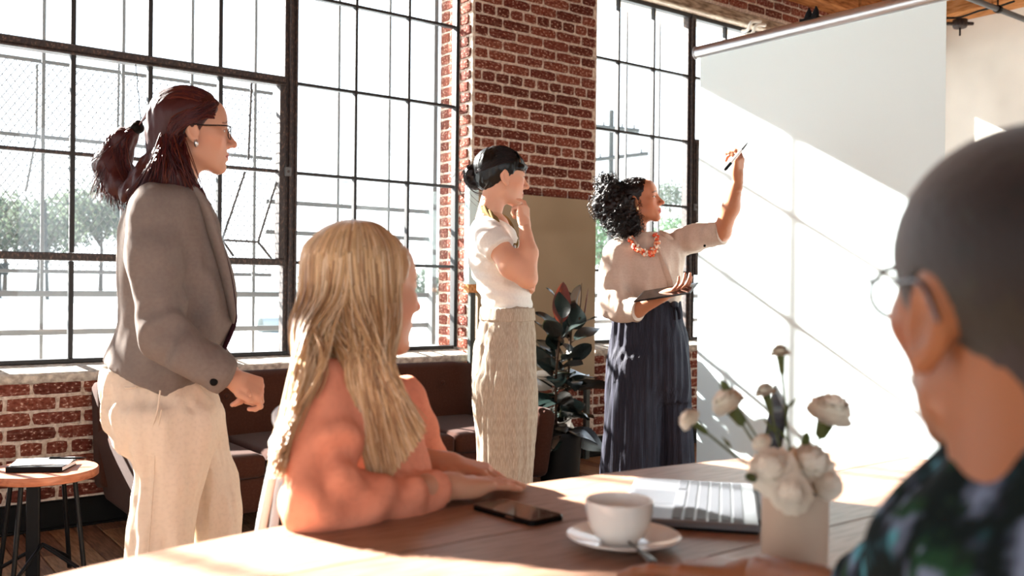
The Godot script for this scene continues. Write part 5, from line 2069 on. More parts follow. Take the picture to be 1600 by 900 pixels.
	jk.chain([at(275, 335, D + 0.14), at(300, 505, D + 0.20), at(345, 575, D + 0.08)], [0.062, 0.056, 0.046], 0.02)
	var folds := func(p: Vector3, n: Vector3) -> float:
		# creases round the elbow and under the arm
		var e := p.distance_to(at(262, 535, D - 0.24))
		var c := p.distance_to(at(296, 470, D - 0.16))
		return 0.006 * sin(e * 120.0) * exp(-e * e / 0.010) + 0.007 * sin(c * 80.0 + 1.0) * exp(-c * c / 0.010)
	var jb := fresh(o)
	jk.net(jb, 0.0085, Transform3D(), null, wrinkles(Vector3(9, 5, 9), 0.010, 12, folds))
	var jm := cloth_of(Color(0.475, 0.44, 0.42), 0.95, 16.0, 0.04)
	var jacket := commit("blazer", jb, jm, o)
	# lapels, the dark edge of the lining, a button at the cuff
	var lp := fresh(o)
	var lp0 := [at(300, 296, D - 0.10), at(318, 320, D - 0.11), at(336, 370, D - 0.10), at(352, 430, D - 0.07), at(362, 482, D - 0.04), at(364, 505, D - 0.02)]
	tube(lp, smooth_path(lp0), [0.020, 0.021, 0.022, 0.0225, 0.023, 0.0235, 0.024, 0.0245, 0.025, 0.025, 0.025, 0.025, 0.025, 0.0245, 0.024, 0.0235, 0.023, 0.0225, 0.022, 0.021, 0.020, 0.019, 0.018, 0.017, 0.016, 0.015, 0.013, 0.011, 0.009, 0.007, 0.005], 10, true, Vector2(0.9, 0.45))
	commit("lapel", lp, jm, jacket)
	var ln := fresh(o)
	tube(ln, smooth_path([at(322, 318, D - 0.05), at(340, 365, D - 0.05), at(357, 425, D - 0.03), at(366, 480, D - 0.01), at(366, 505, D), at(352, 540, D - 0.01), at(342, 560, D - 0.03)]), 0.007, 8)
	commit("lining_edge", ln, cloth_of(Color(0.20, 0.11, 0.14), 0.8), jacket)
	var bt := fresh(o)
	var bc := at(334, 597, D - 0.268)
	ball(bt, bc, Vector3(0.010, 0.010, 0.004), frame(-v))
	commit("cuff_button", bt, M.black, jacket)
	# hair: cap, tied bundle and the loose hair below
	var hcol := [lin(0.24, 0.085, 0.085), lin(0.30, 0.10, 0.085), lin(0.20, 0.075, 0.085), lin(0.36, 0.16, 0.11)]
	var tone := func(p: Vector3, n: Vector3) -> Color: return hcol[0]
	var cap := Blob.new()
	cap.k = 0.02
	cap.ell(Vector3(0, 0.034, -0.019), Vector3(0.083, 0.088, 0.104))
	cap.cap(Vector3(0, -0.02, -0.07), Vector3(0, -0.07, -0.075), 0.058, 0.05)
	cap.cut(Vector3(0, 0.070, 0.071), Vector3(0, -0.55, 1.0), 0.01)
	cap.carve(Vector3(0, -0.035, 0.075), Vector3(0.14, 0.085, 0.080), Basis.IDENTITY, 0.012)
	var hair := fresh(o)
	cap.net(hair, 0.006, hx, tone, wrinkles(Vector3(50, 12, 12), 0.004, 3))
	var tie := at(214, 200, D)
	var pony := Blob.new()
	pony.k = 0.03
	pony.chain([tie, at(190, 222, D), at(176, 256, D), at(190, 292, D - 0.03)], [0.013, 0.030, 0.044, 0.040])
	pony.net(hair, 0.007, Transform3D(), tone, wrinkles(Vector3(40, 14, 40), 0.006, 5))
	var low := Blob.new()
	low.k = 0.03
	low.chain([at(266, 225, D - 0.03), at(256, 258, D - 0.04), at(232, 286, D - 0.06), at(205, 302, D - 0.07)], [0.035, 0.048, 0.046, 0.034])
	low.chain([at(268, 245, D - 0.06), at(280, 280, D - 0.085), at(300, 312, D - 0.09)], [0.040, 0.034, 0.018])
	low.net(hair, 0.007, Transform3D(), tone, wrinkles(Vector3(40, 14, 40), 0.006, 6))
	rng.seed = 21
	# combed back from the brow to the tie
	for i in 520:
		var a := rnd(-1.15, 1.15)
		var bck := rnd(0.0, 1.0)
		hair.col = hcol[rng.randi() % 4]
		var s0 := Vector3(sin(a) * 0.084, 0.034 + cos(a) * 0.088, 0.0) * 1.0
		var pts := []
		var lead := lerpf(0.062, -0.03, bck) - 0.045 * absf(a) * (1 - bck)
		for t in 8:
			var f := float(t) / 7
			var z := lerpf(lead, -0.120, f)
			var q := clampf((z + 0.019) / 0.104, -0.999, 0.985)
			var rr := sqrt(1.0 - q * q)
			var an := a * (1.0 - 0.35 * f) + 0.05 * sin(i * 1.7) * f
			var p := Vector3(sin(an) * 0.0835 * rr, 0.034 + cos(an) * 0.0885 * rr - 0.022 * f * f - 0.0 * absf(a), z)
			if f > 0.75: p = p.lerp(hx.affine_inverse() * tie, (f - 0.75) * 3.2)
			pts.append(hx * (p * 1.012))
		strand(hair, pts, 0.0016, 0.0011)
	# over the temple and the ear, back and down
	for i in 240:
		hair.col = hcol[rng.randi() % 4]
		var s := -1.0 if i % 4 else 1.0
		var p0 := Vector3(s * rnd(0.060, 0.074), rnd(0.028, 0.075), rnd(0.020, 0.050))
		var p1 := Vector3(s * 0.084, rnd(0.012, 0.045), rnd(-0.03, 0.0))
		var p2 := Vector3(s * 0.080, rnd(-0.03, 0.01), rnd(-0.075, -0.05))
		var p3 := Vector3(s * rnd(0.06, 0.085), rnd(-0.10, -0.06), rnd(-0.09, -0.04))
		strand(hair, smooth_path([hx * p0, hx * p1, hx * p2, hx * p3], 4), 0.0016, 0.001)
	# the tied bundle
	for i in 620:
		hair.col = hcol[rng.randi() % 4]
		var j := Vector3(rnd(-1, 1), rnd(-1, 1), rnd(-1, 1)) * 0.012
		var fe := rng.randf()
		var e := at(lerpf(146, 232, fe), lerpf(285, 326, sqrt(fe)) + rnd(-32, 18), D) + v * rnd(-0.07, 0.04) - w * rnd(0.0, 0.012)
		var m := at(rnd(168, 200), rnd(212, 236), D) + v * rnd(-0.035, 0.035)
		var m2 := m.lerp(e, 0.5) - w * rnd(0.0, 0.016)
		strand(hair, smooth_path([tie + j * 0.6, m, m2, e + w * rnd(-0.01, 0.02)], 4), 0.0017, 0.0006)
	# loose hair on the shoulder
	for i in 560:
		hair.col = hcol[rng.randi() % 4]
		var st := hx * Vector3(rnd(-0.083, -0.03), rnd(-0.06, -0.02), rnd(-0.095, -0.03))
		var fw := rng.randf()
		var e := at(lerpf(205, 322, fw) + rnd(-8, 8), lerpf(322, 300, absf(fw - 0.55)) + rnd(-14, 10), D - lerpf(0.12, 0.10, fw))
		var m := st.lerp(e, 0.5) - v * rnd(0.005, 0.03) - Vector3(0, rnd(-0.01, 0.015), 0)
		strand(hair, smooth_path([st, m, e, e + Vector3(0, -0.008, 0) + w * rnd(-0.012, 0.012)], 4), 0.0017, 0.0006)
	hair.col = Color.WHITE
	commit("hair", hair, hair_mat(), o)
	var tb := fresh(o)
	ball(tb, tie, Vector3(0.020, 0.017, 0.020))
	ball(tb, tie + Vector3(0, 0.012, 0) + w * 0.004, Vector3(0.012, 0.010, 0.010))
	commit("hair_tie", tb, M.black, o)
	# glasses
	var gl := fresh(o)
	for s in [-1.0, 1.0]:
		var ring := []
		for i in 25:
			var t := TAU * i / 24
			ring.append(hx * Vector3(s * 0.033 + 0.0235 * cos(t), -0.003 + 0.0165 * sin(t) * (1.0 if sin(t) > 0 else 1.15), 0.094 - 0.004 * absf(cos(t))))
		tube(gl, ring, 0.0014, 6, false)
		tube(gl, smooth_path([hx * Vector3(s * 0.057, 0.008, 0.090), hx * Vector3(s * 0.0735, 0.009, 0.075), hx * Vector3(s * 0.0785, 0.006, 0.02), hx * Vector3(s * 0.0815, 0.004, -0.022), hx * Vector3(s * 0.079, -0.02, -0.036)], 4), 0.0021, 6)
	tube(gl, [hx * Vector3(-0.0115, 0.004, 0.095), hx * Vector3(0, 0.007, 0.099), hx * Vector3(0.0115, 0.004, 0.095)], 0.0015, 6)
	var gm := commit("glasses", gl, plain(Color(0.05, 0.04, 0.045), 0.3), o)
	var er := fresh(o)
	ball(er, hx * Vector3(-0.080, -0.044, -0.004), Vector3(0.0075, 0.0105, 0.006), hx.basis)
	commit("earring", er, M.silver, o)

# ---------------------------------------------------------------- the seated woman with long fair hair, her chair

func person_with_long_hair():
	var D := 1.60
	var ax := axes(570)
	var w: Vector3 = ax[0]
	var v: Vector3 = ax[1]
	var base := at(560, 700, D)
	base.y = 0.0
	# chair first: white frame, seat, slim back
	var ch := thing("chair", base, "light chair with a thin white back frame under the fair haired woman", "chair")
	var cm = M.white
	var seat := base + Vector3(0, 0.44, 0)
	var b := fresh(ch)
	puff(b, Vector3(-0.20, -0.02, -0.20), Vector3(0.20, 0.02, 0.20), Vector3(0, 0.004, 0), 0.018, Transform3D(Basis(w, Vector3.UP, -v), seat))
	commit("seat", b, cm, ch)
	for s in [-1.0, 1.0]:
		for t in [-1.0, 1.0]:
			b = fresh(ch)
			var top = seat + w * 0.17 * s + v * 0.17 * t
			tube(b, [top, Vector3(top.x, 0.0, top.z) + (w * s + v * t) * 0.03], [0.014, 0.010], 10)
			commit("leg", b, cm, ch)
	for t in [-1.0, 1.0]:
		b = fresh(ch)
		var p0 = seat - w * 0.17 + v * 0.17 * t
		var p1 := at(440, 668, 1.50) if t < 0 else at(440, 668, 1.50) + v * 0.33
		tube(b, smooth_path([p0, p0.lerp(p1, 0.5) - w * 0.012, p1]), 0.0085, 10)
		commit("back_post", b, cm, ch)
	b = fresh(ch)
	var q0 := at(440, 668, 1.50)
	tube(b, smooth_path([q0, q0 + v * 0.165 - w * 0.02, q0 + v * 0.33]), 0.010, 10)
	tube(b, smooth_path([q0 - Vector3(0, 0.13, 0) + w * 0.012, q0 + v * 0.165 - w * 0.01 - Vector3(0, 0.13, 0), q0 + v * 0.33 - Vector3(0, 0.13, 0) + w * 0.012]), 0.008, 8)
	commit("back_rail", b, cm, ch)

	var o := thing("person", base + Vector3(0, 0.0, 0) + w * 0.02, "seated woman with long straight blonde hair and a salmon blouse, arm on the table", "person")
	var skin := lin(0.80, 0.59, 0.48)
	var hc := at(573, 455, 1.64)
	var hx := Transform3D(frame(w * 0.82 + v * 0.57 + Vector3(0, 0.03, 0)), hc)
	var body := fresh(o)
	var hb := Blob.new()
	head_blob(hb, {"neck": Vector3(0, -0.20, -0.045)})
	hb.net(body, 0.0036, hx, face_paint(skin, lin(0.76, 0.42, 0.40), lin(0.55, 0.42, 0.30)))
	var bb := Blob.new()
	bb.k = 0.04
	bb.stack(rows_at(D, [[590, 540, 600, 0.07], [640, 530, 625, 0.10], [700, 530, 640, 0.10], [800, 540, 650, 0.10], [900, 530, 650, 0.12], [1000, 520, 650, 0.13]]), w, v)
	bb.cap(hx * Vector3(0, -0.17, -0.04), at(565, 620, D), 0.05, 0.06)
	bb.chain([at(515, 615, D - 0.13), at(478, 785, D - 0.23), at(690, 770, 1.49)], [0.034, 0.031, 0.021])
	bb.chain([at(610, 620, D + 0.15), at(668, 735, D + 0.20), at(690, 775, D + 0.10)], [0.036, 0.033, 0.024])
	var hip := seat + Vector3(0, 0.09, 0)
	for s in [-1.0, 1.0]:
		var kn: Vector3 = hip + w * 0.40 + v * s * 0.10 - Vector3(0, 0.02, 0)
		var an := Vector3(kn.x, 0.06, kn.z) + w * 0.02
		bb.chain([hip + v * s * 0.09, kn, an], [0.075, 0.058, 0.04])
		bb.cap(an - Vector3(0, 0.025, 0), an + w * 0.14 - Vector3(0, 0.03, 0), 0.030, 0.022)
	bb.net(body, 0.012, Transform3D(), func(_p, _n): return skin)
	# near hand flat on the table
	var wr := at(697, 769, 1.505)
	wr.y = DECK + 0.030
	var tip := at(800, 772, 1.61)
	tip.y = DECK + 0.014
	add_hand(body, hand_frame(wr, tip, Vector3.UP), -1.0, skin, {"size": 0.98, "curl": [[0.02, 0.10, 0.05], [0.0, 0.10, 0.06], [0.0, 0.10, 0.06], [0.02, 0.12, 0.08]], "fan": 0.03, "thumb": [Vector3(0.032, -0.008, 0.032), Vector3(0.060, -0.012, 0.044), Vector3(0.086, -0.014, 0.046)]})
	var wl := at(694, 778, D + 0.09)
	wl.y = DECK + 0.032
	add_hand(body, hand_frame(wl, wl + w * 0.1 - v * 0.05 - Vector3(0, 0.015, 0), Vector3.UP), 1.0, skin, {"size": 0.95}, 0.004)
	commit("body", body, skin_mat(), o)
	eyes(o, hx, lin(0.25, 0.35, 0.42))
	# blouse
	var bl := Blob.new()
	bl.k = 0.03
	bl.stack(rows_at(D, [[572, 535, 600, 0.08], [590, 515, 620, 0.13], [620, 508, 640, 0.165], [660, 512, 655, 0.16], [700, 520, 668, 0.15], [750, 526, 676, 0.145], [800, 528, 680, 0.15], [900, 515, 680, 0.16], [1000, 508, 690, 0.17]]), w, v)
	bl.k = 0.02
	bl.chain([at(524, 610, D - 0.13), at(506, 690, D - 0.19), at(496, 775, D - 0.235), at(494, 795, D - 0.24)], [0.052, 0.049, 0.045, 0.041], 0.03)
	bl.chain([at(493, 792, D - 0.235), at(560, 786, 1.40), at(640, 776, 1.455)], [0.042, 0.041, 0.035])
	bl.rod(at(625, 777, 1.445), at(690, 768, 1.495), 0.036, 0.031, 0.012)
	bl.chain([at(625, 625, D + 0.16), at(672, 735, D + 0.19), at(684, 770, D + 0.12)], [0.05, 0.042, 0.034])
	var folds := func(p: Vector3, n: Vector3) -> float:
		var e := p.distance_to(at(540, 745, 1.36))
		var c := p.distance_to(at(650, 765, 1.44))
		return 0.010 * sin(e * 105.0 + 0.5) * exp(-e * e / 0.008) + 0.006 * sin(c * 150.0) * exp(-c * c / 0.004)
	var jb := fresh(o)
	bl.net(jb, 0.0065, Transform3D(), null, wrinkles(Vector3(14, 6, 14), 0.008, 31, folds))
	commit("blouse", jb, cloth_of(Color(0.87, 0.57, 0.46), 0.85, 16.0, 0.02), o)
	# dark trousers under the table
	var tr := Blob.new()
	tr.k = 0.04
	for s in [-1.0, 1.0]:
		var kn: Vector3 = hip + w * 0.40 + v * s * 0.10 - Vector3(0, 0.02, 0)
		tr.chain([hip + v * s * 0.085, kn, Vector3(kn.x, 0.12, kn.z) + w * 0.02], [0.088, 0.068, 0.058])
	var tb := fresh(o)
	tr.net(tb, 0.014, Transform3D(), null, wrinkles(Vector3(12, 8, 12), 0.006, 8))
	commit("trousers", tb, cloth_of(Color(0.16, 0.17, 0.21), 0.9), o)
	# hair
	var hcol := [lin(0.87, 0.73, 0.56), lin(0.81, 0.65, 0.47), lin(0.93, 0.83, 0.70), lin(0.69, 0.53, 0.38), lin(0.56, 0.40, 0.28)]
	var cap := Blob.new()
	cap.k = 0.025
	cap.ell(Vector3(0, 0.034, -0.018), Vector3(0.079, 0.086, 0.101))
	cap.chain([Vector3(0, 0.0, -0.045), Vector3(0, -0.10, -0.06), Vector3(0.0, -0.17, -0.06)], [0.068, 0.056, 0.03])
	cap.carve(Vector3(0, -0.045, 0.078), Vector3(0.10, 0.10, 0.062), Basis.IDENTITY, 0.014)
	var hair := fresh(o)
	cap.net(hair, 0.007, hx, func(_p, _n): return hcol[3], wrinkles(Vector3(70, 6, 70), 0.005, 3))
	rng.seed = 5
	for i in 4300:
		hair.col = hcol[rng.randi() % 5].lerp(hcol[0], rng.randf() * 0.5)
		# root along the parting, over the skull at one bearing, then straight down into one of the bundles
		var side := -1.0 if rng.randf() < 0.74 else 1.0      # -1: the side towards the camera
		var phi := rnd(1.18, PI) if side < 0 else rnd(1.0, PI)
		var on := func(t: float, k: float) -> Vector3: return Vector3(side * sin(phi) * 0.087 * sin(t), 0.034 + 0.089 * cos(t), -0.018 + cos(phi) * (0.103 if phi < 1.6 else 0.105) * sin(t)) * k
		var k0 := rnd(0.985, 1.02)
		var r0 := Vector3(side * 0.003, 0.034 + 0.0895, -0.018 + cos(phi) * 0.022)
		var r05: Vector3 = on.call(0.42, k0)
		var r1: Vector3 = on.call(0.72, k0)
		var r15: Vector3 = hx * on.call(1.22, k0)
		var r2: Vector3 = hx * (on.call(1.55, k0) + Vector3(0, -0.02, 0))
		var e: Vector3
		var m: Vector3
		var pick := rng.randf()
		if side < 0:
			if phi > 2.15 and pick < 0.6:
				# long lock down the back
				e = at(rnd(420, 447), rnd(690, 748), D - rnd(0.16, 0.27))
				m = at(rnd(456, 514), rnd(555, 585), D - rnd(0.02, 0.20))
			else:
				var u := rng.randf()
				e = at(lerpf(584, 660, u * u) + rnd(-8, 8), lerpf(752, 672, u * u * u) + rnd(-22, 6), D - lerpf(0.165, 0.16, u))
				m = at(lerpf(544, 612, u) + rnd(-8, 6), rnd(565, 605), D - 0.16 + rnd(-0.015, 0.015))
		elif phi > 2.3 and rng.randf() < 0.5:
			e = at(rnd(420, 447), rnd(690, 748), D - rnd(0.10, 0.25))
			m = at(rnd(456, 500), rnd(555, 585), D - rnd(0.0, 0.12))
		else:
			e = at(rnd(480, 640), rnd(640, 720), D + rnd(0.12, 0.19))
			m = at(rnd(540, 620), rnd(570, 600), D + rnd(0.09, 0.15))
		var pts := smooth_path([hx * r0, hx * r05, hx * r1, r15, r2.lerp(m, 0.16), r2.lerp(m, 0.55) + (r2 - hc) * Vector3(0.10, 0, 0.10), m, m.lerp(e, 0.5) + Vector3(0, 0.0, 0) - v * rnd(0.0, 0.006), e], 4)
		strand(hair, pts, 0.0019, 0.0008)
	hair.col = Color.WHITE
	commit("hair", hair, hair_mat(0.4), o)

# ---------------------------------------------------------------- the woman in the white top

func person_in_white():
	var D := 3.73
	var ax := axes(790)
	var w: Vector3 = ax[0]
	var v: Vector3 = ax[1]
	var foot := at(788, 800, D)
	foot.y = 0
	var o := thing("person", foot, "standing woman in a white short sleeved top with a dark bun, finger at her chin", "person")
	var skin := lin(0.84, 0.64, 0.54)
	var hc := at(785, 276, D)
	var hx := Transform3D(frame(w * 0.93 + v * 0.32 - Vector3(0, 0.05, 0)), hc)
	var body := fresh(o)
	var hb := Blob.new()
	head_blob(hb, {"neck": Vector3(0, -0.20, -0.055), "neck_r": 0.050})
	hb.net(body, 0.0038, hx, face_paint(skin, lin(0.72, 0.36, 0.34), lin(0.20, 0.13, 0.10)))
	var bb := Blob.new()
	bb.k = 0.04
	bb.stack(rows_at(D, [[345, 752, 790, 0.08], [365, 745, 802, 0.13], [400, 742, 812, 0.125], [440, 752, 818, 0.115], [480, 760, 825, 0.115], [540, 755, 828, 0.13], [590, 756, 826, 0.12]]), w, v)
	bb.cap(hx * Vector3(0, -0.16, -0.045), at(768, 362, D), 0.050, 0.07)
	bb.k = 0.03
	bb.chain([at(768, 372, D - 0.15), at(800, 415, D - 0.215), at(824, 436, D - 0.225)], [0.047, 0.046, 0.036])
	bb.chain([at(824, 434, D - 0.225), at(826, 395, D - 0.20), at(819, 350, D - 0.14)], [0.037, 0.034, 0.0225], 0.02)
	bb.chain([at(775, 375, D + 0.14), at(790, 440, D + 0.20), at(822, 452, D + 0.02)], [0.046, 0.040, 0.030])
	bb.chain([at(785, 590, D - 0.08), at(792, 700, D - 0.08), at(785, 858, D - 0.08)], [0.06, 0.055, 0.04])
	bb.chain([at(790, 590, D + 0.08), at(800, 700, D + 0.08), at(795, 855, D + 0.08)], [0.06, 0.055, 0.04])
	for s in [-0.08, 0.08]:
		var f := at(785, 870, D + s)
		f.y = 0.03
		bb.cap(f - w * 0.04, f + w * 0.14, 0.027, 0.02)
	bb.net(body, 0.011, Transform3D(), func(_p, _n): return skin)
	# the hand under the chin: loose fist, first finger raised
	var wr := at(820, 352, D - 0.145)
	var hf := hand_frame(wr, at(817, 322, D - 0.115), w * 0.75 - v * 0.65)
	add_hand(body, hf, 1.0, skin, {"size": 0.93, "curl": [[0.35, 0.45, 0.25], [1.25, 1.3, 0.8], [1.35, 1.3, 0.8], [1.4, 1.3, 0.8]], "fan": 0.03, "thumb": [Vector3(0.034, -0.012, 0.030), Vector3(0.066, -0.018, 0.026), Vector3(0.092, -0.022, 0.016)]}, 0.0032)
	var wl := at(826, 452, D + 0.0)
	add_hand(body, hand_frame(wl, at(836, 440, D - 0.10), -v * 0.2 + w), 1.0, skin, {"size": 0.9}, 0.005)
	commit("body", body, skin_mat(), o)
	eyes(o, hx, lin(0.28, 0.20, 0.12))
	# top
	var t := Blob.new()
	t.k = 0.022
	t.stack(rows_at(D, [[341, 744, 782, 0.10], [349, 737, 796, 0.15], [362, 731, 806, 0.178], [385, 728, 815, 0.17], [410, 732, 822, 0.155], [435, 741, 826, 0.142], [460, 749, 830, 0.136], [478, 753, 831, 0.134], [488, 754, 830, 0.130]]), w, v)
	t.chain([at(762, 366, D - 0.13), at(768, 374, D - 0.155)], [0.058, 0.062], 0.03)
	t.rod(at(768, 374, D - 0.155), at(782, 391, D - 0.185), 0.064, 0.062, 0.015)
	t.cap(at(772, 372, D + 0.13), at(778, 388, D + 0.16), 0.060, 0.056, 0.03)
	# neckline
	t.carve(at(782, 340, D), Vector3(0.075, 0.062, 0.085), Basis(w, Vector3.UP, v), 0.006)
	var tb := fresh(o)
	t.net(tb, 0.008, Transform3D(), null, wrinkles(Vector3(9, 12, 9), 0.004, 17, func(p: Vector3, n: Vector3): return 0.004 * sin(p.y * 130.0 + p.dot(w) * 35.0) * exp(-((p.y - 1.12) ** 2) / 0.010)))
	commit("top", tb, cloth_of(Color(0.90, 0.89, 0.87), 0.9, 18.0, 0.015), o)
	# wide trousers of crinkled gold beige cloth
	var tr := Blob.new()
	tr.k = 0.03
	tr.stack(rows_at(D, [[480, 752, 833, 0.145], [498, 752, 834, 0.15], [520, 746, 836, 0.165], [560, 740, 838, 0.178], [600, 738, 838, 0.175], [625, 742, 836, 0.15]]), w, v)
	for s in [-0.085, 0.085]:
		tr.stack(rows_at(D + s, [[565, 765, 815, 0.04], [590, 742, 836, 0.09], [640, 741, 837, 0.098], [665, 743, 836, 0.098], [690, 746, 834, 0.098], [715, 747, 832, 0.10], [757, 746, 829, 0.10], [800, 747, 827, 0.105], [846, 748, 826, 0.108]] if s < 0 else [[565, 765, 815, 0.04], [590, 748, 836, 0.09], [640, 748, 838, 0.098], [700, 752, 836, 0.10], [757, 752, 832, 0.10], [846, 754, 830, 0.108]]), w, v)
	var sb := fresh(o)
	tr.net(sb, 0.0085, Transform3D(), null, wrinkles(Vector3(22, 2.5, 22), 0.009, 23, func(p: Vector3, n: Vector3): return 0.0016 * sin(p.dot(w) * 300.0 + sin(p.y * 14.0) * 1.5) + 0.002 * sin(p.dot(v) * 260.0 + sin(p.y * 11.0))))
	var tm := textured(noise_tex(0.05, [[0.0, Color(0.58, 0.52, 0.45)], [0.45, Color(0.67, 0.615, 0.55)], [0.7, Color(0.73, 0.68, 0.615)], [1.0, Color(0.84, 0.80, 0.74)]], 256, 4, FastNoiseLite.TYPE_SIMPLEX, 91), Vector3(24, 1.8, 24), 0.75, M.rough, 0.12)
	var legs := commit("trousers", sb, tm, o)
	var wb := Blob.new()
	wb.stack(rows_at(D, [[480.5, 750, 835, 0.150], [490, 749, 836, 0.153], [501, 749, 837, 0.158]]), w, v)
	var wbm := fresh(o)
	wb.net(wbm, 0.006, Transform3D(), null, wrinkles(Vector3(60, 2, 60), 0.0015, 2))
	commit("waistband", wbm, tm, legs)
	for s in [-0.08, 0.08]:
		var f := at(785, 870, D + s)
		f.y = 0.0
		var sh := fresh(o)
		var q := Blob.new()
		q.k = 0.015
		q.cap(f + Vector3(0, 0.035, 0) - w * 0.05, f + w * 0.08 + Vector3(0, 0.03, 0), 0.034, 0.034)
		q.cap(f + w * 0.08 + Vector3(0, 0.03, 0), f + w * 0.17 + Vector3(0, 0.022, 0), 0.034, 0.020)
		q.cut(f + Vector3(0, 0.002, 0), Vector3.DOWN)
		q.net(sh, 0.008)
		commit("shoe", sh, plain(Color(0.35, 0.24, 0.17), 0.4), o)
	# hair: smooth cap with a blunt fringe, low bun with loose ends
	var hcol := [lin(0.075, 0.055, 0.05), lin(0.10, 0.07, 0.06), lin(0.055, 0.04, 0.04), lin(0.16, 0.11, 0.09)]
	var cap := Blob.new()
	cap.k = 0.02
	cap.ell(Vector3(0, 0.034, -0.019), Vector3(0.080, 0.087, 0.102))
	cap.ell(Vector3(0, -0.012, -0.062), Vector3(0.062, 0.052, 0.050))
	cap.carve(Vector3(0, -0.052, 0.066), Vector3(0.12, 0.090, 0.075), Basis.IDENTITY, 0.010)
	cap.k = 0.008
	# fringe
	cap.chain([Vector3(-0.060, 0.040, 0.062), Vector3(-0.03, 0.042, 0.081), Vector3(0.03, 0.042, 0.081), Vector3(0.060, 0.040, 0.062)], [0.009, 0.009, 0.009, 0.009], 0.015)
	cap.chain([Vector3(-0.066, 0.030, 0.048), Vector3(-0.034, 0.030, 0.078), Vector3(0.034, 0.030, 0.078), Vector3(0.066, 0.030, 0.048)], [0.006, 0.006, 0.006, 0.006], 0.010)
	var hair := fresh(o)
	cap.net(hair, 0.005, hx, func(_p, _n): return hcol[0], wrinkles(Vector3(60, 10, 60), 0.003, 3))
	var bun := Blob.new()
	bun.k = 0.012
	var bc := at(742, 276, D)
	for i in 7:
		var a := TAU * i / 7
		bun.ell(bc + w * cos(a) * 0.020 + Vector3(0, sin(a) * 0.026, 0) + v * 0.012 * sin(a * 2.0), Vector3(0.020, 0.026, 0.024), Basis(v, a))
	bun.ell(bc + w * 0.03, Vector3(0.03, 0.025, 0.026))
	bun.net(hair, 0.0055, Transform3D(), func(_p, _n): return hcol[1], wrinkles(Vector3(60, 60, 60), 0.005, 9))
	rng.seed = 33
	for i in 420:
		hair.col = hcol[rng.randi() % 4]
		var a := rnd(-1.35, 1.35)
		var pts := []
		var lead := rnd(0.0, 0.062) - 0.03 * absf(a)
		for k in 7:
			var f := float(k) / 6
			var z := lerpf(lead, -0.118, f)
			var q := clampf((z + 0.019) / 0.103, -0.999, 0.985)
			var rr := sqrt(1 - q * q)
			var an := a * (1.0 + 0.25 * f)
			var p := Vector3(sin(an) * 0.081 * rr, 0.034 + cos(an) * 0.088 * rr - 0.030 * f * f, z) * 1.008
			pts.append(hx * p)
		pts.append(bc + w * 0.02 + Vector3(0, rnd(-0.015, 0.015), 0) + v * rnd(-0.02, 0.02))
		strand(hair, pts, 0.0017, 0.0012)
	for i in 170:
		hair.col = hcol[rng.randi() % 3]
		var x := rnd(-0.062, 0.062)
		var zz := 0.093 * sqrt(maxf(0.0, 1.0 - (x / 0.078) ** 2))
		strand(hair, smooth_path([hx * Vector3(x * 0.8, 0.100, 0.035), hx * Vector3(x * 0.95, 0.070, zz * 0.87), hx * Vector3(x, rnd(0.020, 0.028), zz + 0.001)], 3), 0.0018, 0.001)
	for i in 130:
		# loops of the bun and loose ends
		hair.col = hcol[rng.randi() % 4]
		var a := rnd(0, TAU)
		var pts := []
		var loose := i > 85
		for k in 7:
			var f := k / 6.0
			var an := a + f * 2.4
			var rr := 0.040 + 0.006 * sin(i * 3.1)
			if loose: rr += 0.05 * f * f
			pts.append(bc + w * (cos(an) * rr) + Vector3(0, sin(an) * rr * 1.1 - (0.03 * f * f if loose else 0.0), 0) + v * (0.03 * sin(i * 1.9)))
		strand(hair, pts, 0.0013, 0.0005)
	hair.col = Color.WHITE
	commit("hair", hair, hair_mat(0.32), o)
	# twisted gold scarf round the neck
	var nk := fresh(o)
	for s in range(3):
		var pts := []
		var keys := [at(752, 326, D + 0.03), at(756, 326, D - 0.065), at(772, 341, D - 0.125), at(787, 363, D - 0.155), at(801, 386, D - 0.135), at(806, 374, D - 0.05), at(792, 345, D + 0.06), at(768, 328, D + 0.075)]
		var path := smooth_path(keys, 6)
		for i in path.size():
			var an := i * 0.55 + s * TAU / 3
			pts.append(path[i] + w * cos(an) * 0.0055 + Vector3(0, sin(an) * 0.0055, 0) - v * 0.004)
		tube(nk, pts, 0.0075, 7)
	commit("scarf", nk, cloth_of(Color(0.48, 0.395, 0.25), 0.8), o)
	var pd := fresh(o)
	for i in 12: ball(pd, at(800 + (i % 3) * 3 - 2, 383 + i * 0.9, D - 0.15 + 0.004 * (i % 2)), Vector3.ONE * 0.006, Basis.IDENTITY, 5, 7)
	commit("pendant", pd, M.silver, o)

# ---------------------------------------------------------------- the woman who points at the screen

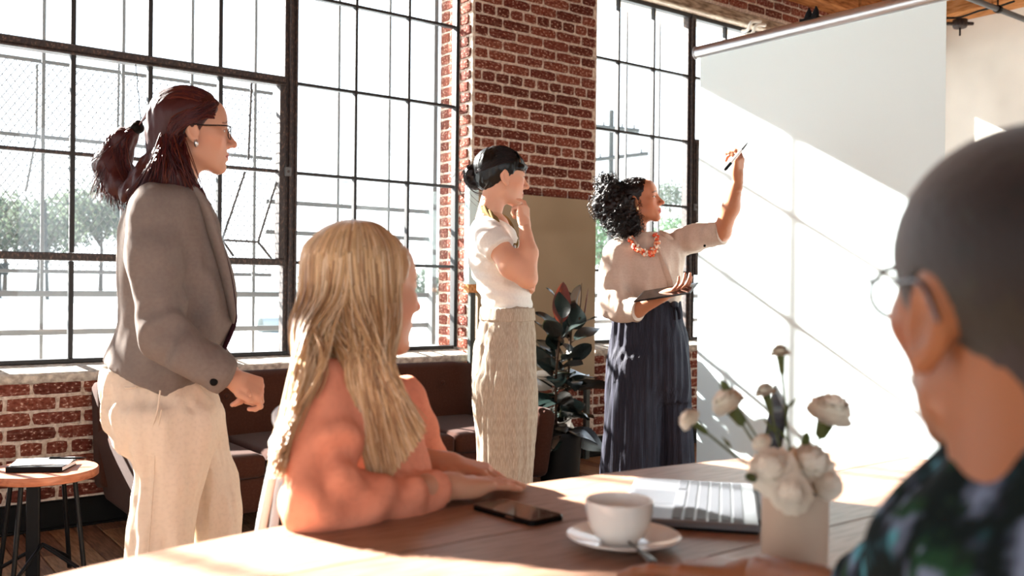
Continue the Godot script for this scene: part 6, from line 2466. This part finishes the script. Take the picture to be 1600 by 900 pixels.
func person_presenting():
	var D := 4.30
	var ax := axes(1010)
	var w: Vector3 = ax[0]
	var v: Vector3 = ax[1]
	var foot := at(1010, 790, D)
	foot.y = 0
	var o := thing("person", foot, "standing woman with curly dark hair pointing up at the screen with a pen", "person")
	var skin := lin(0.66, 0.44, 0.33)
	var hc := at(1000, 313, D)
	var hx := Transform3D(frame(w * 0.97 - v * 0.18 + Vector3(0, 0.17, 0)).scaled_local(Vector3.ONE * 0.945), hc)
	var body := fresh(o)
	var hb := Blob.new()
	head_blob(hb, {"lip": 1.25, "neck": Vector3(0, -0.21, -0.050), "neck_r": 0.050})
	hb.net(body, 0.0040, hx, face_paint(skin, lin(0.58, 0.28, 0.26), lin(0.10, 0.06, 0.05)))
	var bb := Blob.new()
	bb.k = 0.04
	bb.stack(rows_at(D, [[372, 985, 1035, 0.07], [390, 968, 1050, 0.09], [430, 965, 1052, 0.09], [480, 970, 1050, 0.09], [540, 966, 1060, 0.10], [600, 965, 1062, 0.09]]), w, v)
	bb.cap(hx * Vector3(0, -0.17, -0.05), at(1005, 392, D), 0.05, 0.06)
	bb.k = 0.025
	bb.chain([at(966, 398, D - 0.03), at(962, 470, D - 0.09), at(995, 483, D - 0.19), at(1034, 464, D - 0.27)], [0.042, 0.042, 0.036, 0.025])
	bb.chain([at(1050, 378, D + 0.06), at(1127, 363, D - 0.14), at(1142, 325, D - 0.22), at(1153, 282, D - 0.28)], [0.042, 0.040, 0.036, 0.0245])
	bb.chain([at(990, 600, D - 0.03), at(985, 690, D - 0.03), at(982, 780, D - 0.03)], [0.06, 0.055, 0.04])
	bb.chain([at(1050, 600, D + 0.05), at(1054, 690, D + 0.05), at(1055, 775, D + 0.05)], [0.06, 0.055, 0.04])
	for q in [[982, -0.03], [1055, 0.05]]:
		var f := at(q[0], 780, D + q[1])
		f.y = 0.03
		bb.cap(f - w * 0.02, f + w * 0.10 - v * 0.08, 0.027, 0.02)
	bb.net(body, 0.011, Transform3D(), func(_p, _n): return skin)
	# raised hand with the pen between the fingers
	var wr := at(1153, 278, D - 0.285)
	add_hand(body, hand_frame(wr, at(1155, 248, D - 0.30), w * 0.8 - v * 0.6), 1.0, skin, {"size": 0.95, "curl": [[0.55, 0.75, 0.3], [0.75, 1.0, 0.5], [0.95, 1.2, 0.6], [0.5, 0.7, 0.4]], "fan": 0.12, "thumb": [Vector3(0.036, -0.016, 0.028), Vector3(0.066, -0.030, 0.026), Vector3(0.088, -0.040, 0.014)]}, 0.0034)
	# hand that carries the tablet, palm up
	var wl := at(1034, 464, D - 0.275)
	add_hand(body, hand_frame(wl, at(1068, 450, D - 0.34), Vector3.DOWN + w * 0.2 - v * 0.35), 1.0, skin, {"size": 0.97, "curl": [[0.35, 0.45, 0.3], [0.35, 0.5, 0.3], [0.4, 0.5, 0.3], [0.4, 0.5, 0.3]], "fan": 0.08, "thumb": [Vector3(0.034, -0.010, 0.036), Vector3(0.060, -0.026, 0.046), Vector3(0.080, -0.040, 0.044)]}, 0.0034)
	commit("body", body, skin_mat(0.42), o)
	eyes(o, hx, lin(0.12, 0.07, 0.05), Vector3(0, 0.1, 1))
	# blouse
	var bl := Blob.new()
	bl.k = 0.025
	bl.stack(rows_at(D, [[364, 985, 1035, 0.065], [372, 968, 1050, 0.085], [384, 954, 1062, 0.105], [405, 948, 1068, 0.118], [430, 950, 1067, 0.12], [455, 954, 1065, 0.115], [478, 960, 1060, 0.104], [494, 963, 1057, 0.098]]), w, v)
	bl.k = 0.02
	bl.chain([at(964, 396, D - 0.03), at(956, 440, D - 0.06), at(960, 474, D - 0.10), at(972, 482, D - 0.14)], [0.066, 0.064, 0.068, 0.062], 0.03)
	bl.rod(at(966, 480, D - 0.12), at(994, 484, D - 0.195), 0.060, 0.050, 0.012)
	bl.chain([at(1046, 380, D + 0.05), at(1085, 373, D - 0.04), at(1100, 369, D - 0.08)], [0.064, 0.060, 0.055], 0.03)
	bl.rod(at(1090, 371, D - 0.055), at(1126, 364, D - 0.145), 0.058, 0.050, 0.012)
	var folds := func(p: Vector3, n: Vector3) -> float:
		var e := p.distance_to(at(1085, 380, D - 0.08))
		var c := p.distance_to(at(985, 470, D - 0.12))
		return 0.008 * sin(e * 80.0) * exp(-e * e / 0.010) + 0.007 * sin(c * 85.0) * exp(-c * c / 0.008)
	var jb := fresh(o)
	bl.net(jb, 0.0085, Transform3D(), null, wrinkles(Vector3(14, 5, 14), 0.009, 41, folds))
	var bm := cloth_of(Color(0.73, 0.66, 0.61), 0.7, 18.0, 0.012)
	var shirt := commit("blouse", jb, bm, o)
	# placket, collar points, rolled cuffs with a button
	var pl := fresh(o)
	tube(pl, smooth_path([at(1024, 384, D - 0.115), at(1032, 405, D - 0.125), at(1043, 430, D - 0.125), at(1050, 452, D - 0.118)]), 0.020, 8, true, Vector2(0.9, 0.22))
	commit("placket", pl, bm, shirt)
	for q in [[[980, 372, -0.06], [992, 384, -0.11], [1000, 396, -0.12]], [[1030, 366, -0.03], [1040, 370, -0.07], [1052, 374, -0.06]]]:
		var cl := fresh(o)
		tube(cl, smooth_path([at(q[0][0], q[0][1], D + q[0][2]), at(q[1][0], q[1][1], D + q[1][2]), at(q[2][0], q[2][1], D + q[2][2])]), [0.022, 0.023, 0.024, 0.024, 0.024, 0.024, 0.022, 0.020, 0.017, 0.014, 0.011, 0.008, 0.005], 8, true, Vector2(0.9, 0.25))
		commit("collar", cl, bm, shirt)
	for q in [[at(1116, 366, D - 0.12), at(1128, 364, D - 0.15), 0.0535], [at(986, 483, D - 0.175), at(997, 484.5, D - 0.203), 0.0545]]:
		var cf := fresh(o)
		var d: Vector3 = q[1] - q[0]
		tube(cf, [q[0] - d * 0.1, q[0], q[1], q[1] + d * 0.1], [q[2] - 0.006, q[2], q[2], q[2] - 0.006], 24)
		commit("cuff", cf, bm, shirt)
	var bt := fresh(o)
	ball(bt, at(1101, 384, D - 0.15), Vector3.ONE * 0.006)
	commit("cuff_button", bt, M.black, shirt)
	# wide pleated trousers
	var tr := Blob.new()
	tr.k = 0.03
	tr.stack(rows_at(D, [[470, 962, 1062, 0.112], [485, 958, 1064, 0.118], [520, 955, 1071, 0.13], [560, 951, 1075, 0.14], [600, 947, 1078, 0.13], [625, 947, 1078, 0.10]]), w, v)
	tr.stack(rows_at(D - 0.03, [[530, 975, 1020, 0.05], [560, 955, 1034, 0.11], [620, 947, 1032, 0.125], [680, 943, 1031, 0.13], [740, 939, 1031, 0.14], [790, 936, 1034, 0.15]]), w, v)
	tr.stack(rows_at(D + 0.05, [[530, 1025, 1055, 0.05], [560, 1012, 1073, 0.10], [620, 1020, 1079, 0.115], [680, 1025, 1082, 0.12], [740, 1026, 1085, 0.13], [786, 1026, 1087, 0.14]]), w, v)
	var pleat := func(p: Vector3, n: Vector3) -> float:
		var q := p - foot
		var s := q.dot(w) * 210.0 + 3.0 * sin(q.y * 1.3)
		return 0.0028 * sin(s) + 0.0028 * sin(q.dot(v) * 210.0)
	var sb := fresh(o)
	tr.net(sb, 0.0095, Transform3D(), null, wrinkles(Vector3(16, 1.6, 16), 0.009, 51, pleat))
	var tm := textured(noise_tex(0.06, [[0.0, Color(0.12, 0.12, 0.15)], [0.5, Color(0.17, 0.17, 0.205)], [1.0, Color(0.23, 0.23, 0.28)]], 256, 3, FastNoiseLite.TYPE_SIMPLEX, 92), Vector3(16, 0.35, 16), 0.6, M.rough, 0.3)
	var legs := commit("trousers", sb, tm, o)
	var tie := fresh(o)
	tube(tie, smooth_path([at(1054, 476, D - 0.10), at(1060, 486, D - 0.125), at(1062, 499, D - 0.13)]), 0.009, 7, true, Vector2(1, 0.5))
	tube(tie, smooth_path([at(1054, 476, D - 0.10), at(1054, 488, D - 0.13), at(1055, 500, D - 0.135)]), 0.008, 7, true, Vector2(1, 0.5))
	ball(tie, at(1054, 476, D - 0.11), Vector3(0.022, 0.016, 0.016))
	commit("waist_tie", tie, tm, legs)
	for q in [[982, -0.03], [1055, 0.05]]:
		var f := at(q[0], 780, D + q[1])
		f.y = 0.0
		var sh := fresh(o)
		var sbb := Blob.new()
		sbb.k = 0.015
		sbb.cap(f + Vector3(0, 0.036, 0) - w * 0.03, f + w * 0.12 - v * 0.10 + Vector3(0, 0.022, 0), 0.035, 0.021)
		sbb.cut(f + Vector3(0, 0.002, 0), Vector3.DOWN)
		sbb.net(sh, 0.009)
		commit("shoe", sh, M.black, o)
	# hair: a gathered mass of small curls
	var hcol := [lin(0.055, 0.042, 0.038), lin(0.085, 0.062, 0.05), lin(0.04, 0.032, 0.03), lin(0.14, 0.10, 0.075)]
	var cap := Blob.new()
	cap.k = 0.02
	cap.ell(Vector3(0, 0.030, -0.020), Vector3(0.078, 0.086, 0.100))
	cap.cut(Vector3(0, 0.070, 0.058), Vector3(0, -0.35, 1.0), 0.008)
	cap.carve(Vector3(0, -0.045, 0.070), Vector3(0.12, 0.100, 0.074), Basis.IDENTITY, 0.010)
	var hair := fresh(o)
	cap.net(hair, 0.006, hx, func(_p, _n): return hcol[0], wrinkles(Vector3(110, 110, 110), 0.005, 3))
	var mass := Blob.new()
	mass.k = 0.03
	var knots := [[955, 300, 0.062, 0.0], [948, 322, 0.068, 0.0], [962, 340, 0.066, -0.02], [976, 322, 0.066, -0.03], [972, 352, 0.052, -0.05], [946, 284, 0.036, 0.02], [985, 350, 0.046, -0.05], [958, 330, 0.066, 0.06], [975, 335, 0.06, 0.07]]
	for q in knots: mass.ell(at(q[0], q[1], D + q[3]), Vector3.ONE * q[2] * 0.90)
	mass.net(hair, 0.009, Transform3D(), func(_p, _n): return hcol[0], wrinkles(Vector3(45, 45, 45), 0.020, 7))
	rng.seed = 61
	for i in 1150:
		hair.col = hcol[rng.randi() % 4]
		var q: Array = knots[rng.randi() % knots.size()]
		var u := Vector3(rnd(-1, 1), rnd(-1, 1), rnd(-1, 1)).normalized()
		var c = at(q[0], q[1], D + q[3]) + u * q[2] * rnd(0.76, 0.98)
		var d := (u + Vector3(rnd(-1, 1), rnd(-1, 1), rnd(-1, 1)) * 0.9 - Vector3(0, 0.35, 0)).normalized()
		var s := d.cross(u + Vector3(0.01, 0.02, 0.3)).normalized()
		var t := d.cross(s)
		var r := rnd(0.006, 0.010)
		var pts := []
		var turns := rnd(1.2, 2.2)
		var ph := rnd(0, TAU)
		for k in 11:
			var f := k / 10.0
			pts.append(c + d * f * rnd(0.028, 0.034) + (s * cos(ph + f * turns * TAU) + t * sin(ph + f * turns * TAU)) * r)
		strand(hair, pts, 0.0017, 0.0012)
	for i in 260:
		# short tight hair drawn back over the skull
		hair.col = hcol[rng.randi() % 3]
		var a := rnd(-1.3, 1.3)
		var z := rnd(-0.07, 0.045) - 0.02 * absf(a)
		var qq := clampf((z + 0.02) / 0.10, -0.99, 0.99)
		var rr := sqrt(1 - qq * qq)
		var c := Vector3(sin(a) * 0.079 * rr, 0.030 + cos(a) * 0.087 * rr, z)
		var pts := []
		for k in 6:
			pts.append(hx * (c * 1.01 + Vector3(0.003 * sin(k * 2.0 + i), 0.003 * cos(k * 2.3 + i) - 0.001 * k, -0.006 * k)))
		strand(hair, pts, 0.0018, 0.0012)
	hair.col = Color.WHITE
	commit("hair", hair, hair_mat(0.4), o)
	# necklace of orange beads in several strings, earring, ring
	var nk := fresh(o)
	rng.seed = 8
	var path := smooth_path([at(985, 372, D - 0.085), at(993, 386, D - 0.125), at(1006, 394, D - 0.145), at(1019, 394, D - 0.14), at(1026, 382, D - 0.115), at(1024, 366, D - 0.075)], 9)
	for i in path.size():
		for k in 4:
			nk.col = [lin(0.86, 0.36, 0.20), lin(0.80, 0.28, 0.16), lin(0.93, 0.62, 0.46), lin(0.90, 0.85, 0.78)][rng.randi() % 4]
			ball(nk, path[i] + Vector3(rnd(-1, 1), rnd(-1.3, 1.0), rnd(-1, 1)) * 0.010, Vector3.ONE * rnd(0.0045, 0.0072), Basis.IDENTITY, 5, 7)
	nk.col = Color.WHITE
	var nm := plain(Color.WHITE, 0.25)
	nm.vertex_color_use_as_albedo = true
	commit("bead_necklace", nk, nm, o)
	var er := fresh(o)
	ball(er, hx * Vector3(-0.0815, -0.046, -0.004), Vector3(0.009, 0.009, 0.006), hx.basis)
	commit("earring", er, plain(Color(0.90, 0.82, 0.66), 0.25, 0.5), o)
	var rg := fresh(o)
	lathe(rg, at(1060, 461, D - 0.325), [[0.0085, -0.0025], [0.0098, 0.0], [0.0085, 0.0025]], 14, Basis(Vector3.UP, 0.3))
	commit("ring", rg, plain(Color(0.85, 0.66, 0.30), 0.25, 0.9), o)
	# what she holds
	var tc := at(1041, 456.5, D - 0.30)
	var tl := thing("tablet", tc, "dark tablet computer held flat in the hand of the presenting woman", "tablet")
	var tx := (w * 0.93 - v * 0.30 + Vector3(0, 0.16, 0)).normalized()
	var tz := (-v * 0.9 - w * 0.3 - Vector3(0, 0.27, 0)).normalized()
	var ty := tz.cross(tx).normalized()
	tz = tx.cross(ty).normalized()
	tl.basis = Basis(tx, ty, tz)
	var b := Build.new()
	box(b, Vector3(-0.125, -0.004, -0.085), Vector3(0.125, 0.003, 0.085), 0.003)
	put("case", b.mesh(), plain(Color(0.10, 0.10, 0.11), 0.4), tl)
	b = Build.new()
	box(b, Vector3(-0.118, 0.003, -0.079), Vector3(0.118, 0.0036, 0.079), 0.0003)
	put("screen", b.mesh(), plain(Color(0.015, 0.015, 0.018), 0.08), tl)
	var a0 := at(1132, 266, D - 0.345)
	var a1 := at(1169, 222, D - 0.385)
	var pn := thing("marker_pen", a0, "white and black marker pen held up before the screen", "pen")
	b = Build.new()
	b.off = a0
	tube(b, [a0, a0.lerp(a1, 0.06), a0.lerp(a1, 0.28)], [0.005, 0.0075, 0.0075], 12)
	put("cap", b.mesh(), M.black, pn)
	b = Build.new()
	b.off = a0
	tube(b, [a0.lerp(a1, 0.28), a0.lerp(a1, 0.74)], [0.0068, 0.0062], 12)
	put("barrel", b.mesh(), M.white, pn)
	b = Build.new()
	b.off = a0
	tube(b, [a0.lerp(a1, 0.74), a0.lerp(a1, 0.90), a1], [0.0060, 0.0042, 0.0015], 12)
	put("tip", b.mesh(), M.grille, pn)

# ---------------------------------------------------------------- the man at the near end of the table

func person_at_table():
	var D := 0.66
	var ax := axes(1590)
	var w: Vector3 = ax[0]
	var v: Vector3 = ax[1]
	var foot := at(1680, 900, D + 0.03)
	foot.y = 0
	var o := thing("person", foot, "seated man seen from behind with cropped hair, glasses and a dark floral shirt", "person")
	var skin := lin(0.56, 0.36, 0.25)
	var hc := at(1592, 470, D)
	var th := 0.50
	var hb3 := frame(v * cos(th) - w * sin(th) + Vector3(0, 0.08, 0))
	var hx := Transform3D(hb3.scaled_local(Vector3(1.07, 1.07, 1.10)), hc)
	var body := fresh(o)
	var hb := Blob.new()
	head_blob(hb, {"neck": Vector3(0, -0.20, -0.060), "neck_r": 0.060, "jaw": 0.92, "skull": 1.09, "nose": 0.95, "ear_z": -0.022})
	hb.cap(Vector3(0, -0.05, -0.055), Vector3(0, -0.17, -0.070), 0.050, 0.058)
	hb.net(body, 0.0036, hx, face_paint(skin, lin(0.42, 0.24, 0.20), lin(0.05, 0.04, 0.035)))
	var bb := Blob.new()
	bb.k = 0.04
	bb.stack(rows_at(D, [[720, 1610, 1740, 0.05], [800, 1540, 1830, 0.08], [1000, 1480, 1880, 0.10], [1300, 1500, 1860, 0.10], [1600, 1480, 1880, 0.12], [1750, 1480, 1880, 0.12]]), w, v)
	bb.cap(hx * Vector3(0, -0.16, -0.058), at(1660, 760, D + 0.02), 0.062, 0.07)
	# the arm that lies on the table edge, hand with the finger stretched
	var el := at(1385, 1035, 0.86)
	el.y = maxf(el.y, DECK + 0.042)
	var wr := at(1195, 925, 1.015)
	wr.y = DECK + 0.033
	bb.chain([at(1530, 890, D + 0.03), at(1440, 950, D + 0.12), el, wr], [0.035, 0.042, 0.044, 0.030], 0.02)
	var far := at(1880, 880, D + 0.05)
	bb.chain([far, far + Vector3(0, -0.28, 0) + w * 0.05, far + Vector3(0, -0.30, 0) + v * 0.25], [0.05, 0.045, 0.03], 0.02)
	var hip := Vector3(foot.x, 0.52, foot.z)
	for s in [-1.0, 1.0]:
		var kn: Vector3 = hip + v * 0.36 + w * s * 0.11 - w * 0.02 + Vector3(0, 0.0, 0)
		var an := Vector3(kn.x, 0.07, kn.z)
		bb.chain([hip + w * s * 0.09, kn, an], [0.08, 0.06, 0.045])
		bb.cap(an - Vector3(0, 0.03, 0), an + v * 0.16 - Vector3(0, 0.035, 0), 0.035, 0.026)
	bb.net(body, 0.012, Transform3D(), func(_p, _n): return skin)
	var tip := at(1052, 884, 1.105)
	tip.y = DECK + 0.024
	add_hand(body, hand_frame(wr, tip, Vector3.UP), -1.0, skin, {"size": 1.06, "curl": [[0.05, 0.20, 0.10], [0.35, 0.8, 0.5], [0.4, 0.9, 0.5], [0.4, 0.9, 0.5]], "fan": 0.04, "thumb": [Vector3(0.034, -0.012, 0.034), Vector3(0.064, -0.016, 0.044), Vector3(0.088, -0.018, 0.044)]})
	commit("body", body, skin_mat(0.42), o)
	eyes(o, Transform3D(hb3, hc), lin(0.10, 0.06, 0.05))
	# cropped hair as a thin layer over the skull
	var cap := Blob.new()
	cap.k = 0.02
	cap.ell(Vector3(0, 0.0285, -0.0165), Vector3(0.0825, 0.0865, 0.0985))
	cap.cap(Vector3(0, -0.03, -0.062), Vector3(0, -0.075, -0.068), 0.048, 0.044)
	cap.carve(Vector3(0, -0.045, 0.080), Vector3(0.14, 0.105, 0.094), Basis.IDENTITY, 0.006)
	cap.carve(Vector3(0, -0.115, -0.055), Vector3(0.12, 0.040, 0.075), Basis.IDENTITY, 0.006)
	cap.carve(Vector3(0.085, -0.015, -0.034), Vector3(0.022, 0.036, 0.022), Basis.IDENTITY, 0.004)
	cap.carve(Vector3(-0.085, -0.015, -0.034), Vector3(0.022, 0.036, 0.022), Basis.IDENTITY, 0.004)
	var hair := fresh(o)
	var nz := FastNoiseLite.new()
	nz.frequency = 26.0
	nz.seed = 4
	var dark := lin(0.065, 0.055, 0.05)
	var fade := lin(0.15, 0.115, 0.095)
	cap.net(hair, 0.0036, hx, func(p: Vector3, n: Vector3) -> Color: return dark.lerp(fade, clampf(0.30 + 0.30 * nz.get_noise_3dv(p) + 0.45 * float(p.y < 0.03) * clampf((0.03 - p.y) / 0.07, 0.0, 1.0), 0.0, 1.0)), wrinkles(Vector3(900, 900, 900), 0.0006, 3))
	var hm := hair_mat(0.6)
	hm.rim_enabled = true
	hm.rim = 0.5
	commit("hair", hair, hm, o)
	# shirt
	var sh := Blob.new()
	sh.k = 0.03
	sh.stack(rows_at(D - 0.015, [[632, 1585, 1740, 0.085], [655, 1548, 1790, 0.108], [690, 1510, 1850, 0.120], [740, 1476, 1900, 0.130], [800, 1430, 1930, 0.13], [880, 1400, 1950, 0.135], [1000, 1420, 1930, 0.13], [1300, 1440, 1910, 0.13], [1750, 1430, 1920, 0.14]]), w, v)
	sh.chain([at(1520, 872, D + 0.02), at(1440, 940, D + 0.12), at(1405, 995, D + 0.19)], [0.058, 0.057, 0.056], 0.04)
	sh.rod(at(1420, 940, D + 0.14), at(1392, 1020, D + 0.195), 0.060, 0.056, 0.01)
	sh.chain([far + Vector3(0, 0.04, 0), far + Vector3(0, -0.2, 0) + w * 0.04], [0.062, 0.058], 0.03)
	var sb := fresh(o)
	var nf := FastNoiseLite.new()
	nf.noise_type = FastNoiseLite.TYPE_CELLULAR
	nf.cellular_return_type = FastNoiseLite.RETURN_DISTANCE2_SUB
	nf.frequency = 13.0
	nf.domain_warp_enabled = true
	nf.domain_warp_amplitude = 0.03
	nf.domain_warp_frequency = 14.0
	nf.seed = 12
	var nc := FastNoiseLite.new()
	nc.frequency = 7.0
	nc.seed = 3
	var print_ := func(p: Vector3, n: Vector3) -> Color:
		var q := Vector3(p.x * 1.5, p.y * 0.75 + p.x * 0.4, p.z * 1.5)
		var e := nf.get_noise_3dv(q)
		var h := nc.get_noise_3dv(p * 1.4)
		var ground := lin(0.07, 0.085, 0.10)
		var flower := lin(0.34, 0.62, 0.68) if h > 0.02 else (lin(0.42, 0.47, 0.56) if h > -0.22 else lin(0.13, 0.24, 0.16))
		return ground.lerp(flower, smoothstep(-0.84, -0.60, e))
	sh.net(sb, 0.0065, Transform3D(), print_, wrinkles(Vector3(10, 6, 10), 0.008, 71))
	var sm := plain(Color.WHITE, 0.85)
	sm.vertex_color_use_as_albedo = true
	sm.uv1_triplanar = true
	sm.uv1_scale = Vector3.ONE * 8.0
	sm.heightmap_enabled = true
	sm.heightmap_texture = M.weave
	sm.heightmap_scale = 0.02
	var shirt := commit("shirt", sb, sm, o)
	var cl := Blob.new()
	cl.k = 0.01
	var nb := hx * Vector3(0, -0.165, -0.058)
	var ring := []
	for i in 25:
		var a := TAU * i / 24
		ring.append(nb + w * cos(a) * 0.074 + v * sin(a) * 0.070 + Vector3(0, 0.012 * sin(a) * -1.0, 0))
	for i in 24: cl.cap(ring[i], ring[i + 1], 0.012, 0.012)
	for i in 24: cl.cap(ring[i] - Vector3(0, 0.022, 0) + (ring[i] - nb) * 0.16, ring[i + 1] - Vector3(0, 0.022, 0) + (ring[i + 1] - nb) * 0.16, 0.012, 0.012)
	var clb := fresh(o)
	cl.net(clb, 0.0055, Transform3D(), print_)
	commit("collar", clb, sm, shirt)
	# trousers
	var tr := Blob.new()
	tr.k = 0.04
	for s in [-1.0, 1.0]:
		var kn: Vector3 = hip + v * 0.36 + w * s * 0.11 - w * 0.02
		tr.chain([hip + w * s * 0.09, kn, Vector3(kn.x, 0.10, kn.z)], [0.095, 0.075, 0.062])
	var tb := fresh(o)
	tr.net(tb, 0.016, Transform3D(), null, wrinkles(Vector3(12, 8, 12), 0.006, 8))
	commit("trousers", tb, cloth_of(Color(0.14, 0.15, 0.19), 0.9), o)
	# glasses: thin metal rims, arms over the ears
	var gl := fresh(o)
	for s in [-1.0, 1.0]:
		var rim := []
		for i in 25:
			var t := TAU * i / 24
			rim.append(hx * Vector3(s * 0.034 + 0.0240 * cos(t), -0.004 + 0.020 * sin(t), 0.104 - 0.004 * absf(cos(t))))
		tube(gl, rim, 0.0024, 6, false)
		tube(gl, smooth_path([hx * Vector3(s * 0.0575, 0.004, 0.101), hx * Vector3(s * 0.070, 0.008, 0.076), hx * Vector3(s * 0.0785, 0.010, 0.01), hx * Vector3(s * 0.0825, 0.014, -0.036), hx * Vector3(s * 0.080, -0.008, -0.058)], 4), 0.0018, 6)
	tube(gl, [hx * Vector3(-0.0115, 0.002, 0.090), hx * Vector3(0, 0.005, 0.094), hx * Vector3(0.0115, 0.002, 0.090)], 0.0013, 6)
	commit("glasses", gl, plain(Color(0.32, 0.33, 0.35), 0.25, 0.8), o)
	# his stool
	var st := thing("stool", Vector3(foot.x, 0, foot.z), "round stool under the man in the floral shirt", "stool")
	var b := Build.new()
	lathe(b, Vector3.ZERO, [[0.0, 0.395], [0.16, 0.395], [0.168, 0.405], [0.168, 0.42], [0.16, 0.43], [0.0, 0.43]], 30)
	put("seat", b.mesh(), M.dark_wood, st)
	for i in 4:
		var a := TAU * i / 4 + 0.4
		b = Build.new()
		tube(b, [Vector3(cos(a) * 0.11, 0.40, sin(a) * 0.11), Vector3(cos(a) * 0.17, 0.0, sin(a) * 0.17)], 0.011, 8)
		put("leg", b.mesh(), M.black_metal, st)
